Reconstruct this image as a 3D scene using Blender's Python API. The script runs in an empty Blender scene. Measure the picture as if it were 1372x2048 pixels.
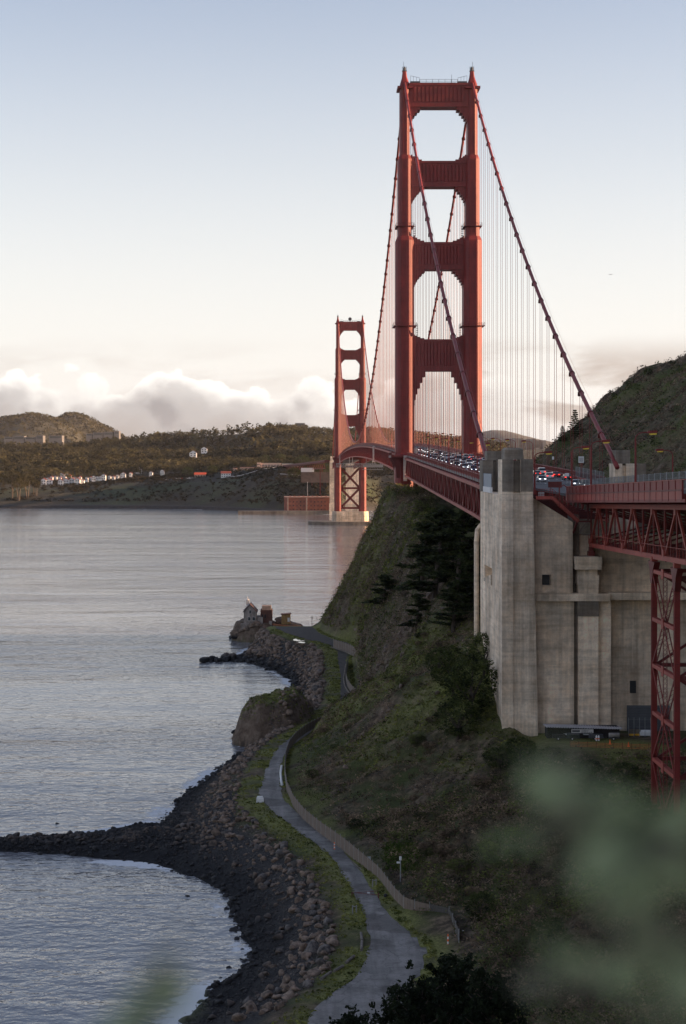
import bpy, math, random
import numpy as np
from mathutils import Vector, Matrix

random.seed(7)
rng = np.random.default_rng(11)
scn = bpy.context.scene
COL = scn.collection
R = math.radians

# ------------------------------------------------------------------ camera
# metres; camera at (0, 0, 73); +Y runs along the bridge away from the camera, +X right
F, CX, CY, CZ = 3628.0, 605.0, 917.0, 73.0          # focal length and principal point in photo pixels
cam_d = bpy.data.cameras.new('camera')
cam = bpy.data.objects.new('camera', cam_d)
COL.objects.link(cam)
cam.location = (0, 0, CZ)
cam.rotation_euler = (R(90), 0, 0)
cam_d.sensor_fit = 'AUTO'
cam_d.sensor_width = 36
cam_d.lens = F / 2048 * 36
cam_d.shift_x = (686 - CX) / 2048
cam_d.shift_y = -(1024 - CY) / 2048
cam_d.clip_start = 0.05
cam_d.clip_end = 60000
cam_d.dof.use_dof = True
cam_d.dof.focus_distance = 600
cam_d.dof.aperture_fstop = 2.8
scn.camera = cam

# ------------------------------------------------------------------ light
SUN_EL, SUN_AZ = R(8.0), R(92.5)        # azimuth clockwise from +Y (to the right of the view)
sdir = Vector((math.sin(SUN_AZ) * math.cos(SUN_EL), math.cos(SUN_AZ) * math.cos(SUN_EL), math.sin(SUN_EL)))
sun_d = bpy.data.lights.new('sun', 'SUN')
sun_d.energy = 4.2
sun_d.angle = R(0.5)
sun_d.color = (1.0, 0.62, 0.36)
sun = bpy.data.objects.new('sun', sun_d)
COL.objects.link(sun)
sun.rotation_euler = sdir.to_track_quat('Z', 'Y').to_euler()
sun.location = (300, 200, 400)

world = bpy.data.worlds.new('World')
scn.world = world
world.use_nodes = True


def build_world():
    nt = world.node_tree
    nt.nodes.clear()
    N = nt.nodes.new
    L = nt.links.new

    def math_(op, a, b=None, c=None, clamp=False):
        n = N('ShaderNodeMath'); n.operation = op; n.use_clamp = clamp
        for i, v in enumerate((a, b, c)):
            if v is None: continue
            if isinstance(v, (int, float)): n.inputs[i].default_value = v
            else: L(v, n.inputs[i])
        return n.outputs[0]

    def smooth(x, a, b):
        n = N('ShaderNodeMapRange'); n.interpolation_type = 'SMOOTHSTEP'
        L(x, n.inputs[0]); n.inputs[1].default_value = a; n.inputs[2].default_value = b
        return n.outputs[0]

    def mix(f, a, b):
        n = N('ShaderNodeMix'); n.data_type = 'RGBA'
        if isinstance(f, (int, float)): n.inputs[0].default_value = f
        else: L(f, n.inputs[0])
        for s, v in ((6, a), (7, b)):
            if isinstance(v, tuple): n.inputs[s].default_value = (*v, 1)
            else: L(v, n.inputs[s])
        return n.outputs[2]

    def noise(vec, scale, detail=6, rough=0.55, dist=0.0):
        n = N('ShaderNodeTexNoise'); n.noise_dimensions = '3D'
        L(vec, n.inputs['Vector']); n.inputs['Scale'].default_value = scale
        n.inputs['Detail'].default_value = detail; n.inputs['Roughness'].default_value = rough
        n.inputs['Distortion'].default_value = dist
        return n.outputs['Fac']

    out = N('ShaderNodeOutputWorld'); bg = N('ShaderNodeBackground'); L(bg.outputs[0], out.inputs[0])
    sky = N('ShaderNodeTexSky'); sky.sky_type = 'NISHITA'; sky.sun_disc = False
    sky.sun_elevation = SUN_EL; sky.sun_rotation = SUN_AZ
    sky.air_density = 1.0; sky.dust_density = 1.2; sky.ozone_density = 1.0
    tc = N('ShaderNodeTexCoord')
    sep = N('ShaderNodeSeparateXYZ'); L(tc.outputs['Generated'], sep.inputs[0])
    x, y, z = sep.outputs
    rh = math_('SQRT', math_('ADD', math_('MULTIPLY', x, x), math_('MULTIPLY', y, y)))
    el = math_('ARCTAN2', z, rh)                    # elevation, radians
    az = math_('ARCTAN2', x, y)                     # azimuth from +Y
    # the sky of this evening: soft haze whitens it, a little
    hsv = N('ShaderNodeHueSaturation'); hsv.inputs['Saturation'].default_value = SKY_SAT
    L(sky.outputs[0], hsv.inputs['Color'])
    base = mix(1.0, hsv.outputs[0], SKY_TINT)
    nt.nodes[-1].blend_type = 'MULTIPLY'
    # thin whitening toward the horizon all round
    hz = math_('SUBTRACT', 1.0, smooth(el, 0.0, 0.30))
    base = mix(math_('MULTIPLY', hz, 0.75), base, HAZE_WHITE)
    # ---- clouds: a low bank of cumulus above the horizon
    def voro(vec, scale):
        n = N('ShaderNodeTexVoronoi'); n.feature = 'F1'; n.inputs['Scale'].default_value = scale
        L(vec, n.inputs['Vector']); return n.outputs['Distance']

    def field(da, de):
        a2 = math_('ADD', az, da); e2 = math_('ADD', el, de)
        cv = N('ShaderNodeCombineXYZ'); L(a2, cv.inputs[0]); L(math_('MULTIPLY', e2, 1.15), cv.inputs[1])
        w = N('ShaderNodeTexNoise'); w.inputs['Scale'].default_value = 34.0; w.inputs['Detail'].default_value = 4; L(cv.outputs[0], w.inputs['Vector'])
        wv = N('ShaderNodeVectorMath'); wv.operation = 'MULTIPLY_ADD'; L(w.outputs['Color'], wv.inputs[0]); wv.inputs[1].default_value = (0.014, 0.014, 0.0); L(cv.outputs[0], wv.inputs[2])
        P = wv.outputs[0]
        c1 = N('ShaderNodeCombineXYZ'); L(a2, c1.inputs[0])
        big = noise(c1.outputs[0], 13.0, 3, 0.55)
        v1 = voro(P, 24.0); v2 = voro(P, 58.0); fine = noise(P, 70.0, 6, 0.62)
        top = math_('ADD', 0.050, math_('MULTIPLY', math_('SUBTRACT', big, 0.5), 0.036))
        lob = math_('ADD', math_('MULTIPLY', math_('SUBTRACT', 0.42, v1), 0.036), math_('MULTIPLY', math_('SUBTRACT', 0.42, v2), 0.018))
        lob = math_('ADD', lob, math_('MULTIPLY', math_('SUBTRACT', fine, 0.5), 0.020))
        return math_('SUBTRACT', math_('ADD', top, lob), e2)
    d = field(0.0, 0.0)                             # >0 inside the bank
    d2 = field(0.010, 0.009)                        # the same a step toward the light
    bank = smooth(d, -0.0003, 0.0030)
    relief = math_('SUBTRACT', math_('SUBTRACT', d, 0.009), d2)
    rim = math_('MULTIPLY', math_('SUBTRACT', 1.0, smooth(d, 0.0, 0.020)), 0.72)
    lit = math_('ADD', math_('ADD', rim, 0.18), math_('MULTIPLY', math_('MULTIPLY', relief, 20.0), math_('SUBTRACT', 1.0, smooth(d, 0.010, 0.040))), clamp=True)
    ccol = mix(lit, CLOUD_LOW, CLOUD_TOP)
    ccol = mix(math_('MULTIPLY', smooth(d, 0.020, 0.050), 0.9), ccol, CLOUD_FOOT)
    bank_w = math_('MULTIPLY', bank, math_('SUBTRACT', 1.0, smooth(math_('ABSOLUTE', math_('SUBTRACT', az, -0.45)), 0.45, 0.60)))
    base = mix(math_('MULTIPLY', bank_w, 0.96), base, ccol)
    # streaky layer, all round, low
    cv3 = N('ShaderNodeCombineXYZ'); L(math_('MULTIPLY', az, 1.0), cv3.inputs[0]); L(math_('MULTIPLY', el, 4.2), cv3.inputs[1])
    cv3.inputs[2].default_value = 3.3
    st = noise(cv3.outputs[0], 11.0, 6, 0.55, 0.4)
    stm = math_('MULTIPLY', smooth(st, 0.43, 0.60), math_('MULTIPLY', smooth(el, -0.01, 0.02), math_('SUBTRACT', 1.0, smooth(el, 0.048, 0.070))))
    stm = math_('MULTIPLY', stm, math_('SUBTRACT', 1.0, math_('MULTIPLY', bank_w, 0.85)))
    stm = math_('MULTIPLY', stm, math_('SUBTRACT', 1.0, math_('MULTIPLY', math_('SUBTRACT', 1.0, smooth(math_('ABSOLUTE', math_('SUBTRACT', az, -0.45)), 0.45, 0.60)), 0.7)))
    base = mix(math_('MULTIPLY', stm, 0.72), base, STREAK)
    L(base, bg.inputs[0])
    bg.inputs[1].default_value = SKY_STRENGTH


SKY_STRENGTH = 0.10
SKY_SAT = 0.74
SKY_TINT = (0.85, 0.81, 0.93)
HAZE_WHITE = (3.7, 3.58, 3.52)
CLOUD_TOP = (4.2, 4.0, 3.75)
CLOUD_LOW = (1.36, 1.27, 1.27)
CLOUD_FOOT = (1.62, 1.44, 1.35)
STREAK = (1.75, 1.42, 1.22)
build_world()
scn.view_settings.view_transform = 'Standard'
scn.view_settings.look = 'None'
scn.view_settings.exposure = 1.62
scn.view_settings.gamma = 1.0
scn.view_settings.use_curve_mapping = False
scn.cycles.max_bounces = 6
scn.cycles.volume_bounces = 0
scn.cycles.transparent_max_bounces = 8


# ------------------------------------------------------------------ helpers
def px(p, D):                     # photo column at distance D -> X
    return (p - CX) * D / F


def pz(q, D):                     # photo row at distance D -> Z
    return CZ - (q - CY) * D / F


class MB:
    """collects shapes, builds ONE mesh object"""
    def __init__(s):
        s.v = []; s.f = []; s.m = []; s.n = 0

    def add(s, verts, faces, mi=0):
        b = s.n
        s.v.extend(verts); s.n += len(verts)
        for f in faces:
            s.f.append([i + b for i in f]); s.m.append(mi)
        return s

    def box(s, x0, x1, y0, y1, z0, z1, mi=0):
        v = [(x0, y0, z0), (x1, y0, z0), (x1, y1, z0), (x0, y1, z0), (x0, y0, z1), (x1, y0, z1), (x1, y1, z1), (x0, y1, z1)]
        return s.add(v, [(3, 2, 1, 0), (4, 5, 6, 7), (0, 1, 5, 4), (1, 2, 6, 5), (2, 3, 7, 6), (3, 0, 4, 7)], mi)

    def bar(s, p, q, w, h=None, mi=0, up=(0, 0, 1)):
        h = h or w
        p = Vector(p); q = Vector(q); d = (q - p).normalized()
        u = Vector(up)
        if abs(d.dot(u)) > 0.98: u = Vector((0, 1, 0))
        a = d.cross(u).normalized() * (w / 2); b = a.cross(d).normalized() * (h / 2)
        v = []
        for c in (p, q):
            v += [tuple(c - a - b), tuple(c + a - b), tuple(c + a + b), tuple(c - a + b)]
        return s.add(v, [(3, 2, 1, 0), (4, 5, 6, 7), (0, 1, 5, 4), (1, 2, 6, 5), (2, 3, 7, 6), (3, 0, 4, 7)], mi)

    def tube(s, pts, r, n=6, mi=0, cap=True):
        pts = [Vector(p) for p in pts]
        rs = r if isinstance(r, (list, tuple)) else [r] * len(pts)
        b = s.n; vs = []; fs = []
        ref = None
        for i, p in enumerate(pts):
            d = (pts[min(i + 1, len(pts) - 1)] - pts[max(i - 1, 0)]).normalized()
            if ref is None:
                ref = Vector((0, 0, 1)) if abs(d.z) < 0.9 else Vector((1, 0, 0))
            a = d.cross(ref).normalized(); c = a.cross(d).normalized(); ref = c
            for k in range(n):
                t = 2 * math.pi * k / n
                vs.append(tuple(p + a * (math.cos(t) * rs[i]) + c * (math.sin(t) * rs[i])))
        for i in range(len(pts) - 1):
            for k in range(n):
                k2 = (k + 1) % n
                fs.append((i * n + k, i * n + k2, (i + 1) * n + k2, (i + 1) * n + k))
        if cap:
            fs.append(tuple(range(n - 1, -1, -1))); fs.append(tuple(range((len(pts) - 1) * n, len(pts) * n)))
        return s.add(vs, fs, mi)

    def prism(s, poly, a, b, axis='y', mi=0):
        """extrude a 2D polygon; axis y: poly is (x,z); axis z: poly is (x,y); axis x: poly is (y,z)"""
        def P(u, v, t):
            return {'y': (u, t, v), 'z': (u, v, t), 'x': (t, u, v)}[axis]
        n = len(poly)
        v = [P(u, w, a) for u, w in poly] + [P(u, w, b) for u, w in poly]
        f = [tuple(range(n)), tuple(range(2 * n - 1, n - 1, -1))]
        f += [(i, n + i, n + (i + 1) % n, (i + 1) % n) for i in range(n)]
        return s.add(v, f, mi)

    def loft(s, rings, mi=0, cap=True, closed=True):
        n = len(rings[0]); v = [tuple(p) for r in rings for p in r]; f = []
        for i in range(len(rings) - 1):
            for k in range(n if closed else n - 1):
                k2 = (k + 1) % n
                f.append((i * n + k, i * n + k2, (i + 1) * n + k2, (i + 1) * n + k))
        if cap and closed:
            f.append(tuple(range(n - 1, -1, -1))); f.append(tuple(range((len(rings) - 1) * n, len(rings) * n)))
        return s.add(v, f, mi)

    def mesh(s, name, mats, origin=(0, 0, 0), smooth=False, fix=True):
        me = bpy.data.meshes.new(name)
        o = Vector(origin)
        me.from_pydata([tuple(Vector(v) - o) for v in s.v], [], s.f)
        if not isinstance(mats, (list, tuple)): mats = [mats]
        for m in mats: me.materials.append(m)
        if len(mats) > 1: me.polygons.foreach_set('material_index', s.m)
        if smooth: me.polygons.foreach_set('use_smooth', [True] * len(me.polygons))
        if fix:
            import bmesh
            bm = bmesh.new(); bm.from_mesh(me); bmesh.ops.recalc_face_normals(bm, faces=bm.faces); bm.to_mesh(me); bm.free()
        me.update()
        return me

    def build(s, name, mats, parent=None, smooth=False, fix=True):
        """world-space shapes -> object (child of parent if given); its origin sits at the parent's"""
        o = wloc(parent) if parent is not None else Vector(s.base())
        ob = link(name, s.mesh(name, mats, o, smooth, fix), parent)
        if parent is None: ob.location = o
        return ob

    def base(s):
        a = np.array(s.v); lo = a.min(0); hi = a.max(0)
        return ((lo[0] + hi[0]) / 2, (lo[1] + hi[1]) / 2, lo[2])


def wloc(o):
    p = Vector((0, 0, 0))
    while o is not None:
        p = p + o.location; o = o.parent
    return p


def link(name, data, parent=None, loc=(0, 0, 0), rot=(0, 0, 0), scale=(1, 1, 1)):
    ob = bpy.data.objects.new(name, data)
    COL.objects.link(ob)
    ob.location = loc; ob.rotation_euler = rot; ob.scale = scale
    if parent is not None: ob.parent = parent
    return ob


def tag(o, label, cat, group=None):
    o['label'] = label; o['category'] = cat
    if group: o['group'] = group
    return o


def thing(name, label, cat, loc=(0, 0, 0), rotz=0, group=None):
    o = link(name, None, None, loc, (0, 0, rotz))
    o.empty_display_size = 1
    return tag(o, label, cat, group)


def copy_tree(o, parent=None):
    c = o.copy(); COL.objects.link(c); c.parent = parent
    for ch in list(o.children): copy_tree(ch, c)
    return c


def np_mesh(name, V, Fq, mats, mi=None, smooth=False):
    """fast mesh from arrays; Fq (n,3) or (n,4)"""
    me = bpy.data.meshes.new(name)
    V = np.asarray(V, np.float32); Fq = np.asarray(Fq, np.int32)
    k = Fq.shape[1]
    me.vertices.add(len(V)); me.vertices.foreach_set('co', V.ravel())
    me.loops.add(Fq.size); me.loops.foreach_set('vertex_index', Fq.ravel())
    me.polygons.add(len(Fq))
    me.polygons.foreach_set('loop_start', np.arange(0, Fq.size, k, dtype=np.int32))
    if not isinstance(mats, (list, tuple)): mats = [mats]
    for m in mats: me.materials.append(m)
    if mi is not None: me.polygons.foreach_set('material_index', np.asarray(mi, np.int32))
    if smooth: me.polygons.foreach_set('use_smooth', np.ones(len(Fq), bool))
    me.update(calc_edges=True)
    return me


def lattice(seed, n=256):
    return np.random.default_rng(seed).random((n, n))


_LAT = {}


def vnoise(x, y, seed=0):
    g = _LAT.setdefault(seed, lattice(seed)); n = g.shape[0]
    xi = np.floor(x).astype(int); yi = np.floor(y).astype(int)
    fx = x - xi; fy = y - yi
    fx = fx * fx * (3 - 2 * fx); fy = fy * fy * (3 - 2 * fy)
    a = g[xi % n, yi % n]; b = g[(xi + 1) % n, yi % n]; c = g[xi % n, (yi + 1) % n]; d = g[(xi + 1) % n, (yi + 1) % n]
    return (a * (1 - fx) + b * fx) * (1 - fy) + (c * (1 - fx) + d * fx) * fy


def fbm(x, y, scale, octv=4, seed=0, gain=0.5):
    s = 0; a = 1; t = 0
    x = np.asarray(x, float) / scale; y = np.asarray(y, float) / scale
    for i in range(octv):
        s = s + a * (vnoise(x + 17.3 * i, y + 9.1 * i, seed + i) - 0.5); t += a; a *= gain; x = x * 2.03; y = y * 2.03
    return s / t * 2            # about -1..1


# ------------------------------------------------------------------ materials
def _mat(name):
    m = bpy.data.materials.new(name); m.use_nodes = True
    nt = m.node_tree; b = nt.nodes['Principled BSDF']
    return m, nt, b


def noise_node(nt, scale, detail=4, rough=0.55, coord='pos', stretch=(1, 1, 1)):
    if coord == 'pos':
        g = nt.nodes.new('ShaderNodeNewGeometry').outputs['Position']
    else:
        g = nt.nodes.new('ShaderNodeTexCoord').outputs['Object']
    mp = nt.nodes.new('ShaderNodeMapping'); mp.inputs['Scale'].default_value = stretch
    nt.links.new(g, mp.inputs[0])
    n = nt.nodes.new('ShaderNodeTexNoise'); n.inputs['Scale'].default_value = scale
    n.inputs['Detail'].default_value = detail; n.inputs['Roughness'].default_value = rough
    nt.links.new(mp.outputs[0], n.inputs['Vector'])
    return n.outputs['Fac']


def ramp(nt, fac, stops):
    r = nt.nodes.new('ShaderNodeValToRGB')
    while len(r.color_ramp.elements) < len(stops): r.color_ramp.elements.new(0.5)
    for e, (p, c) in zip(r.color_ramp.elements, stops):
        e.position = p; e.color = (*c, 1) if len(c) == 3 else c
    nt.links.new(fac, r.inputs[0])
    return r.outputs[0]


def mixc(nt, f, a, b, mode='MIX'):
    n = nt.nodes.new('ShaderNodeMix'); n.data_type = 'RGBA'; n.blend_type = mode
    if isinstance(f, (int, float)): n.inputs[0].default_value = f
    else: nt.links.new(f, n.inputs[0])
    for s, v in ((6, a), (7, b)):
        if isinstance(v, tuple): n.inputs[s].default_value = (*v, 1)
        else: nt.links.new(v, n.inputs[s])
    return n.outputs[2]


def bump(nt, b, fac, dist, strength=1.0):
    bp = nt.nodes.new('ShaderNodeBump'); bp.inputs['Distance'].default_value = dist
    bp.inputs['Strength'].default_value = strength
    nt.links.new(fac, bp.inputs['Height']); nt.links.new(bp.outputs[0], b.inputs['Normal'])


def simple(name, c, rough=0.6, var=0.25, scale=1.0, coord='pos', stretch=(1, 1, 1), metal=0, emit=None, bmp=0, detail=4):
    m, nt, b = _mat(name)
    n = noise_node(nt, scale, detail, 0.6, coord, stretch)
    lo = tuple(x * (1 - var) for x in c); hi = tuple(min(1, x * (1 + var)) for x in c)
    nt.links.new(ramp(nt, n, [(0.3, lo), (0.7, hi)]), b.inputs['Base Color'])
    b.inputs['Roughness'].default_value = rough; b.inputs['Metallic'].default_value = metal
    if bmp: bump(nt, b, n, bmp)
    if emit:
        b.inputs['Emission Color'].default_value = (*emit[0], 1); b.inputs['Emission Strength'].default_value = emit[1]
    return m


M = {}


def steel(name, c, var=0.18):
    m, nt, b = _mat(name)
    n1 = noise_node(nt, 0.35, 4, 0.6, stretch=(1, 1, 0.25))
    n2 = noise_node(nt, 2.2, 4, 0.6, stretch=(1, 1, 0.12))
    a = ramp(nt, n1, [(0.3, tuple(x * (1 - var) for x in c)), (0.7, tuple(x * (1 + var) for x in c))])
    d = ramp(nt, n2, [(0.35, (0.78, 0.74, 0.72)), (0.6, (1, 1, 1))])
    a = mixc(nt, 0.9, a, d, 'MULTIPLY')
    g = nt.nodes.new('ShaderNodeNewGeometry'); sp = nt.nodes.new('ShaderNodeSeparateXYZ'); nt.links.new(g.outputs['Position'], sp.inputs[0])
    mo = nt.nodes.new('ShaderNodeMath'); mo.operation = 'PINGPONG'; mo.inputs[1].default_value = 1.75; nt.links.new(sp.outputs[2], mo.inputs[0])
    a = mixc(nt, 0.5, a, ramp(nt, mo.outputs[0], [(0.0, (0.45, 0.42, 0.40)), (0.10, (1, 1, 1))]), 'MULTIPLY')     # plate seams
    n3 = noise_node(nt, 0.12, 5, 0.7)
    a = mixc(nt, 0.5, a, ramp(nt, n3, [(0.35, (0.62, 0.55, 0.52)), (0.62, (1.12, 1.12, 1.12))]), 'MULTIPLY')
    nt.links.new(a, b.inputs['Base Color'])
    b.inputs['Roughness'].default_value = 0.55
    return m


def concrete(name, c, streak=0.55, lift=3.3):
    m, nt, b = _mat(name)
    n1 = noise_node(nt, 0.16, 5, 0.62)
    n2 = noise_node(nt, 1.6, 6, 0.65)
    st = noise_node(nt, 0.30, 6, 0.7, stretch=(1, 1, 0.05))          # rain streaks
    ly = noise_node(nt, 1.0, 4, 0.65, stretch=(0.10, 0.10, 1.1))        # pour lifts
    a = ramp(nt, n1, [(0.3, tuple(x * 0.72 for x in c)), (0.7, tuple(x * 1.18 for x in c))])
    a = mixc(nt, 0.55, a, ramp(nt, n2, [(0.3, (0.62, 0.6, 0.57)), (0.65, (1, 1, 1))]), 'MULTIPLY')
    a = mixc(nt, streak, a, ramp(nt, st, [(0.36, (0.16, 0.145, 0.13)), (0.5, (0.72, 0.7, 0.68)), (0.62, (1.05, 1.03, 1))]), 'MULTIPLY')
    a = mixc(nt, 0.42, a, ramp(nt, ly, [(0.33, (0.50, 0.47, 0.44)), (0.55, (1, 1, 1))]), 'MULTIPLY')
    br = noise_node(nt, 0.33, 5, 0.7)
    a = mixc(nt, 0.55, a, ramp(nt, br, [(0.40, (1, 1, 1)), (0.66, (1.0, 0.87, 0.74))]), 'MULTIPLY')
    # board joints: thin dark lines at each pour
    g = nt.nodes.new('ShaderNodeNewGeometry'); sp = nt.nodes.new('ShaderNodeSeparateXYZ'); nt.links.new(g.outputs['Position'], sp.inputs[0])
    mo = nt.nodes.new('ShaderNodeMath'); mo.operation = 'PINGPONG'; mo.inputs[1].default_value = lift
    nt.links.new(sp.outputs[2], mo.inputs[0])
    a = mixc(nt, 0.40, a, ramp(nt, mo.outputs[0], [(0.0, (0.30, 0.28, 0.26)), (0.035, (1, 1, 1))]), 'MULTIPLY')
    pt = noise_node(nt, 0.05, 4, 0.7)
    a = mixc(nt, 0.7, a, ramp(nt, pt, [(0.38, (0.5, 0.47, 0.44)), (0.6, (1.12, 1.1, 1.06))]), 'MULTIPLY')
    nt.links.new(a, b.inputs['Base Color'])
    b.inputs['Roughness'].default_value = 0.9
    bump(nt, b, n2, 0.06)
    return m


def foliage(name, dark, light, scale=0.35, tip=None):
    m, nt, b = _mat(name)
    n1 = noise_node(nt, scale, 3, 0.6)
    n2 = noise_node(nt, scale * 9, 2, 0.6)
    a = ramp(nt, n1, [(0.36, dark), (0.64, light)])
    n3 = noise_node(nt, scale * 3.1, 3, 0.6)
    a = mixc(nt, 0.75, a, ramp(nt, n3, [(0.36, (0.35, 0.35, 0.35)), (0.62, (1.25, 1.25, 1.2))]), 'MULTIPLY')
    a = mixc(nt, 0.5, a, ramp(nt, n2, [(0.3, (0.5, 0.5, 0.5)), (0.7, (1.2, 1.2, 1.15))]), 'MULTIPLY')
    nt.links.new(a, b.inputs['Base Color'])
    b.inputs['Roughness'].default_value = 0.75
    b.inputs['Specular IOR Level'].default_value = 0.2
    tr = nt.nodes.new('ShaderNodeBsdfTranslucent'); nt.links.new(a, tr.inputs['Color'])
    mx = nt.nodes.new('ShaderNodeMixShader'); mx.inputs[0].default_value = 0.45
    nt.links.new(b.outputs[0], mx.inputs[1]); nt.links.new(tr.outputs[0], mx.inputs[2])
    nt.links.new(mx.outputs[0], nt.nodes['Material Output'].inputs['Surface'])
    return m


M['red'] = steel('international_orange_steel', (0.225, 0.023, 0.018))
M['red_dark'] = steel('orange_steel_dark', (0.14, 0.017, 0.014))  # darker tone of the same steel
M['red_faded'] = steel('orange_steel_chalky', (0.36, 0.068, 0.048))
M['pale_panel'] = simple('pale_panel', (0.62, 0.50, 0.44), 0.7, 0.2, 0.5)
M['conc'] = concrete('weathered_concrete', (1.08, 0.92, 0.74))
M['conc_dark'] = concrete('dark_concrete', (0.30, 0.265, 0.225), 0.5)  # darker copy of the concrete; in groove and recess it paints their shade
M['conc_light'] = concrete('pale_concrete', (1.18, 1.0, 0.80), 0.4)  # paler copy; on the east flank it carries the stronger light
M['asphalt_deck'] = simple('deck_asphalt', (0.085, 0.083, 0.085), 0.8, 0.2, 0.4)
M['sidewalk'] = simple('sidewalk_concrete', (0.24, 0.21, 0.19), 0.85, 0.2, 0.8)
M['paint_white'] = simple('road_paint_white', (0.7, 0.7, 0.68), 0.6, 0.1, 2)
M['paint_yellow'] = simple('road_paint_yellow', (0.75, 0.5, 0.06), 0.6, 0.1, 2)
M['grey_steel'] = simple('galvanised_steel', (0.32, 0.33, 0.34), 0.45, 0.2, 2, metal=0.4)
M['dark_steel'] = simple('dark_steel', (0.06, 0.06, 0.065), 0.5, 0.2, 2)
M['white'] = simple('white_paint', (0.74, 0.73, 0.71), 0.5, 0.08, 1.5)
M['off_white'] = simple('weathered_white_paint', (0.60, 0.57, 0.53), 0.7, 0.22, 1.2)
M['glass'] = simple('dark_window_glass', (0.03, 0.035, 0.04), 0.08, 0.1, 1)
M['brick'] = simple('fort_brick', (0.27, 0.085, 0.055), 0.9, 0.25, 0.25)
M['roof_red'] = simple('red_tile_roof', (0.24, 0.06, 0.04), 0.85, 0.25, 0.6)
M['roof_dark'] = simple('dark_roof', (0.065, 0.035, 0.032), 0.85, 0.2, 0.8)
M['orange'] = simple('safety_orange', (0.85, 0.16, 0.03), 0.5, 0.05, 3)
M['lamp_yellow'] = simple('amber_lens', (0.80, 0.58, 0.05), 0.3, 0.05, 3)
M['black'] = simple('black_rubber', (0.02, 0.02, 0.02), 0.7, 0.1, 3)
M['bark'] = simple('bark', (0.07, 0.052, 0.04), 0.95, 0.3, 2)
M['bark_pale'] = simple('pale_bark', (0.15, 0.115, 0.085), 0.95, 0.3, 1)

# ================================================================== the near shore (heightfield lofted through cross-sections)
ROAD = [(190, 560, 800), (225, 619, 800), (238, 716, 842), (252, 737, 856), (269, 728, 781), (287, 699, 744), (309, 661, 701), (321, 622, 671), (336, 574, 622),
        (351, 536, 590), (363, 511, 566), (388, 526, 561), (407, 537, 567), (422, 550, 574), (442, 580, 612), (457, 612, 640),
        (480, 655, 684), (503, 676, 700), (552, 678, 699), (595, 672, 694), (615, 672, 702), (632, 655, 705), (650, 610, 665), (672, 570, 640), (700, 548, 624)]
ROADZ = [(190, 5), (503, 5.4), (552, 6.0), (595, 7.2), (632, 8.4), (700, 8.0)]
SHORE = [(60, -900), (120, -300), (190, 180), (225, 320), (238, 385), (252, 440), (267, 505), (280, 485), (290, 470), (303, 458), (309, 440), (321, 350), (336, 250),
         (351, 275), (363, 320), (371, 335), (388, 355), (407, 400), (422, 432), (442, 468), (457, 545), (490, 588), (530, 600), (560, 596),
         (600, 585), (641, 520), (660, 478), (690, 500), (712, 530), (730, 575), (745, 640), (760, 720), (800, 900), (900, 1250), (1000, 1500)]
# D: B(X,z) C(X,z), z at X=72, 80, 110, 200, 420
SLOPE = [(-200, 4, 71, 20, 71.5, 73, 74, 80, 140, 230), (0, 4, 71, 20, 71.2, 72, 73, 78, 135, 220), (20, 4, 60, 20, 62, 62, 63, 66, 125, 210), (60, 10, 40, 30, 44, 46, 47, 52, 120, 205), (120, 20, 20, 40, 24, 28, 29, 42, 112, 200), (180, 28, 9, 45, 15, 21, 23, 40, 108, 195), (225, 30, 8, 45, 13, 20, 22, 36, 105, 190),  # unseen hill on the right raised to keep the sun off the foreground
         (252, 30, 8, 45, 12, 18, 21, 38, 105, 190), (269, 24, 8, 42, 13, 18, 22, 42, 105, 190), (300, 19, 9, 38, 15, 18, 23, 50, 108, 192), (336, 14, 9, 38, 17, 19.5, 26, 62, 105, 180),
         (349, 12, 10, 38, 18.5, 19.6, 30, 72, 115, 190), (358, 12, 10.8, 38, 21, 19.6, 30, 74, 118, 192), (363, 12, 11.5, 38, 24, 45, 52, 78, 122, 195), (388, 14, 14, 38, 34, 50, 60, 84, 128, 200),
         (407, 14, 15, 38, 33, 48, 60, 86, 130, 205), (442, 17.6, 15.8, 35, 25.6, 50, 62, 88, 134, 210), (457, 17.6, 13.5, 38, 32, 50, 63, 89, 136, 212),
         (490, 20, 11.5, 40, 41, 52, 66, 91, 138, 214), (530, 23, 17, 40, 46, 54, 70, 94, 140, 216), (560, 23, 22, 40, 50, 55, 73, 97, 141, 218),
         (600, 22, 24, 38, 54, 56, 74, 99, 140, 215), (641, 19, 24, 36, 57, 56, 66, 80, 110, 180), (660, 19.5, 28, 34, 58, 56, 60, 66, 85, 140),
         (690, 18.5, 28, 31.8, 59.4, 57, 55, 54, 58, 95), (704, 19.5, 30, 32, 59, 56, 54, 50, 50, 80), (714, 26, 18, 38, 30, 30, 30, 30, 38, 60), (724, 30, 3, 42, 4, 4, 5, 8, 20, 45),
         (740, 34, 1.5, 44, 2.5, 3, 4, 6, 14, 38), (760, 40, 1.2, 50, 2, 3, 3.5, 5, 10, 30), (800, 60, 1, 70, 1.2, 1.5, 2, 4, 8, 25), (900, 100, 1, 110, 1.2, 1.5, 2, 4, 8, 22), (1000, 170, 1, 190, 1.2, 1.4, 1.6, 2, 4, 20)]


def tab(t, D, k):
    a = np.array([r[0] for r in t], float); b = np.array([r[k] for r in t], float)
    return np.interp(D, a, b)


# smooth the road edges a little so that the bends are round
_yy = np.arange(180, 706, 2.0)
_rl = px(tab(ROAD, _yy, 1), _yy); _rr = px(tab(ROAD, _yy, 2), _yy)
_k = np.array([1, 2, 3, 4, 3, 2, 1], float); _k /= _k.sum()
for _ in range(2):
    _rl = np.convolve(np.pad(_rl, 3, mode='edge'), _k, 'valid'); _rr = np.convolve(np.pad(_rr, 3, mode='edge'), _k, 'valid')


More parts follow.
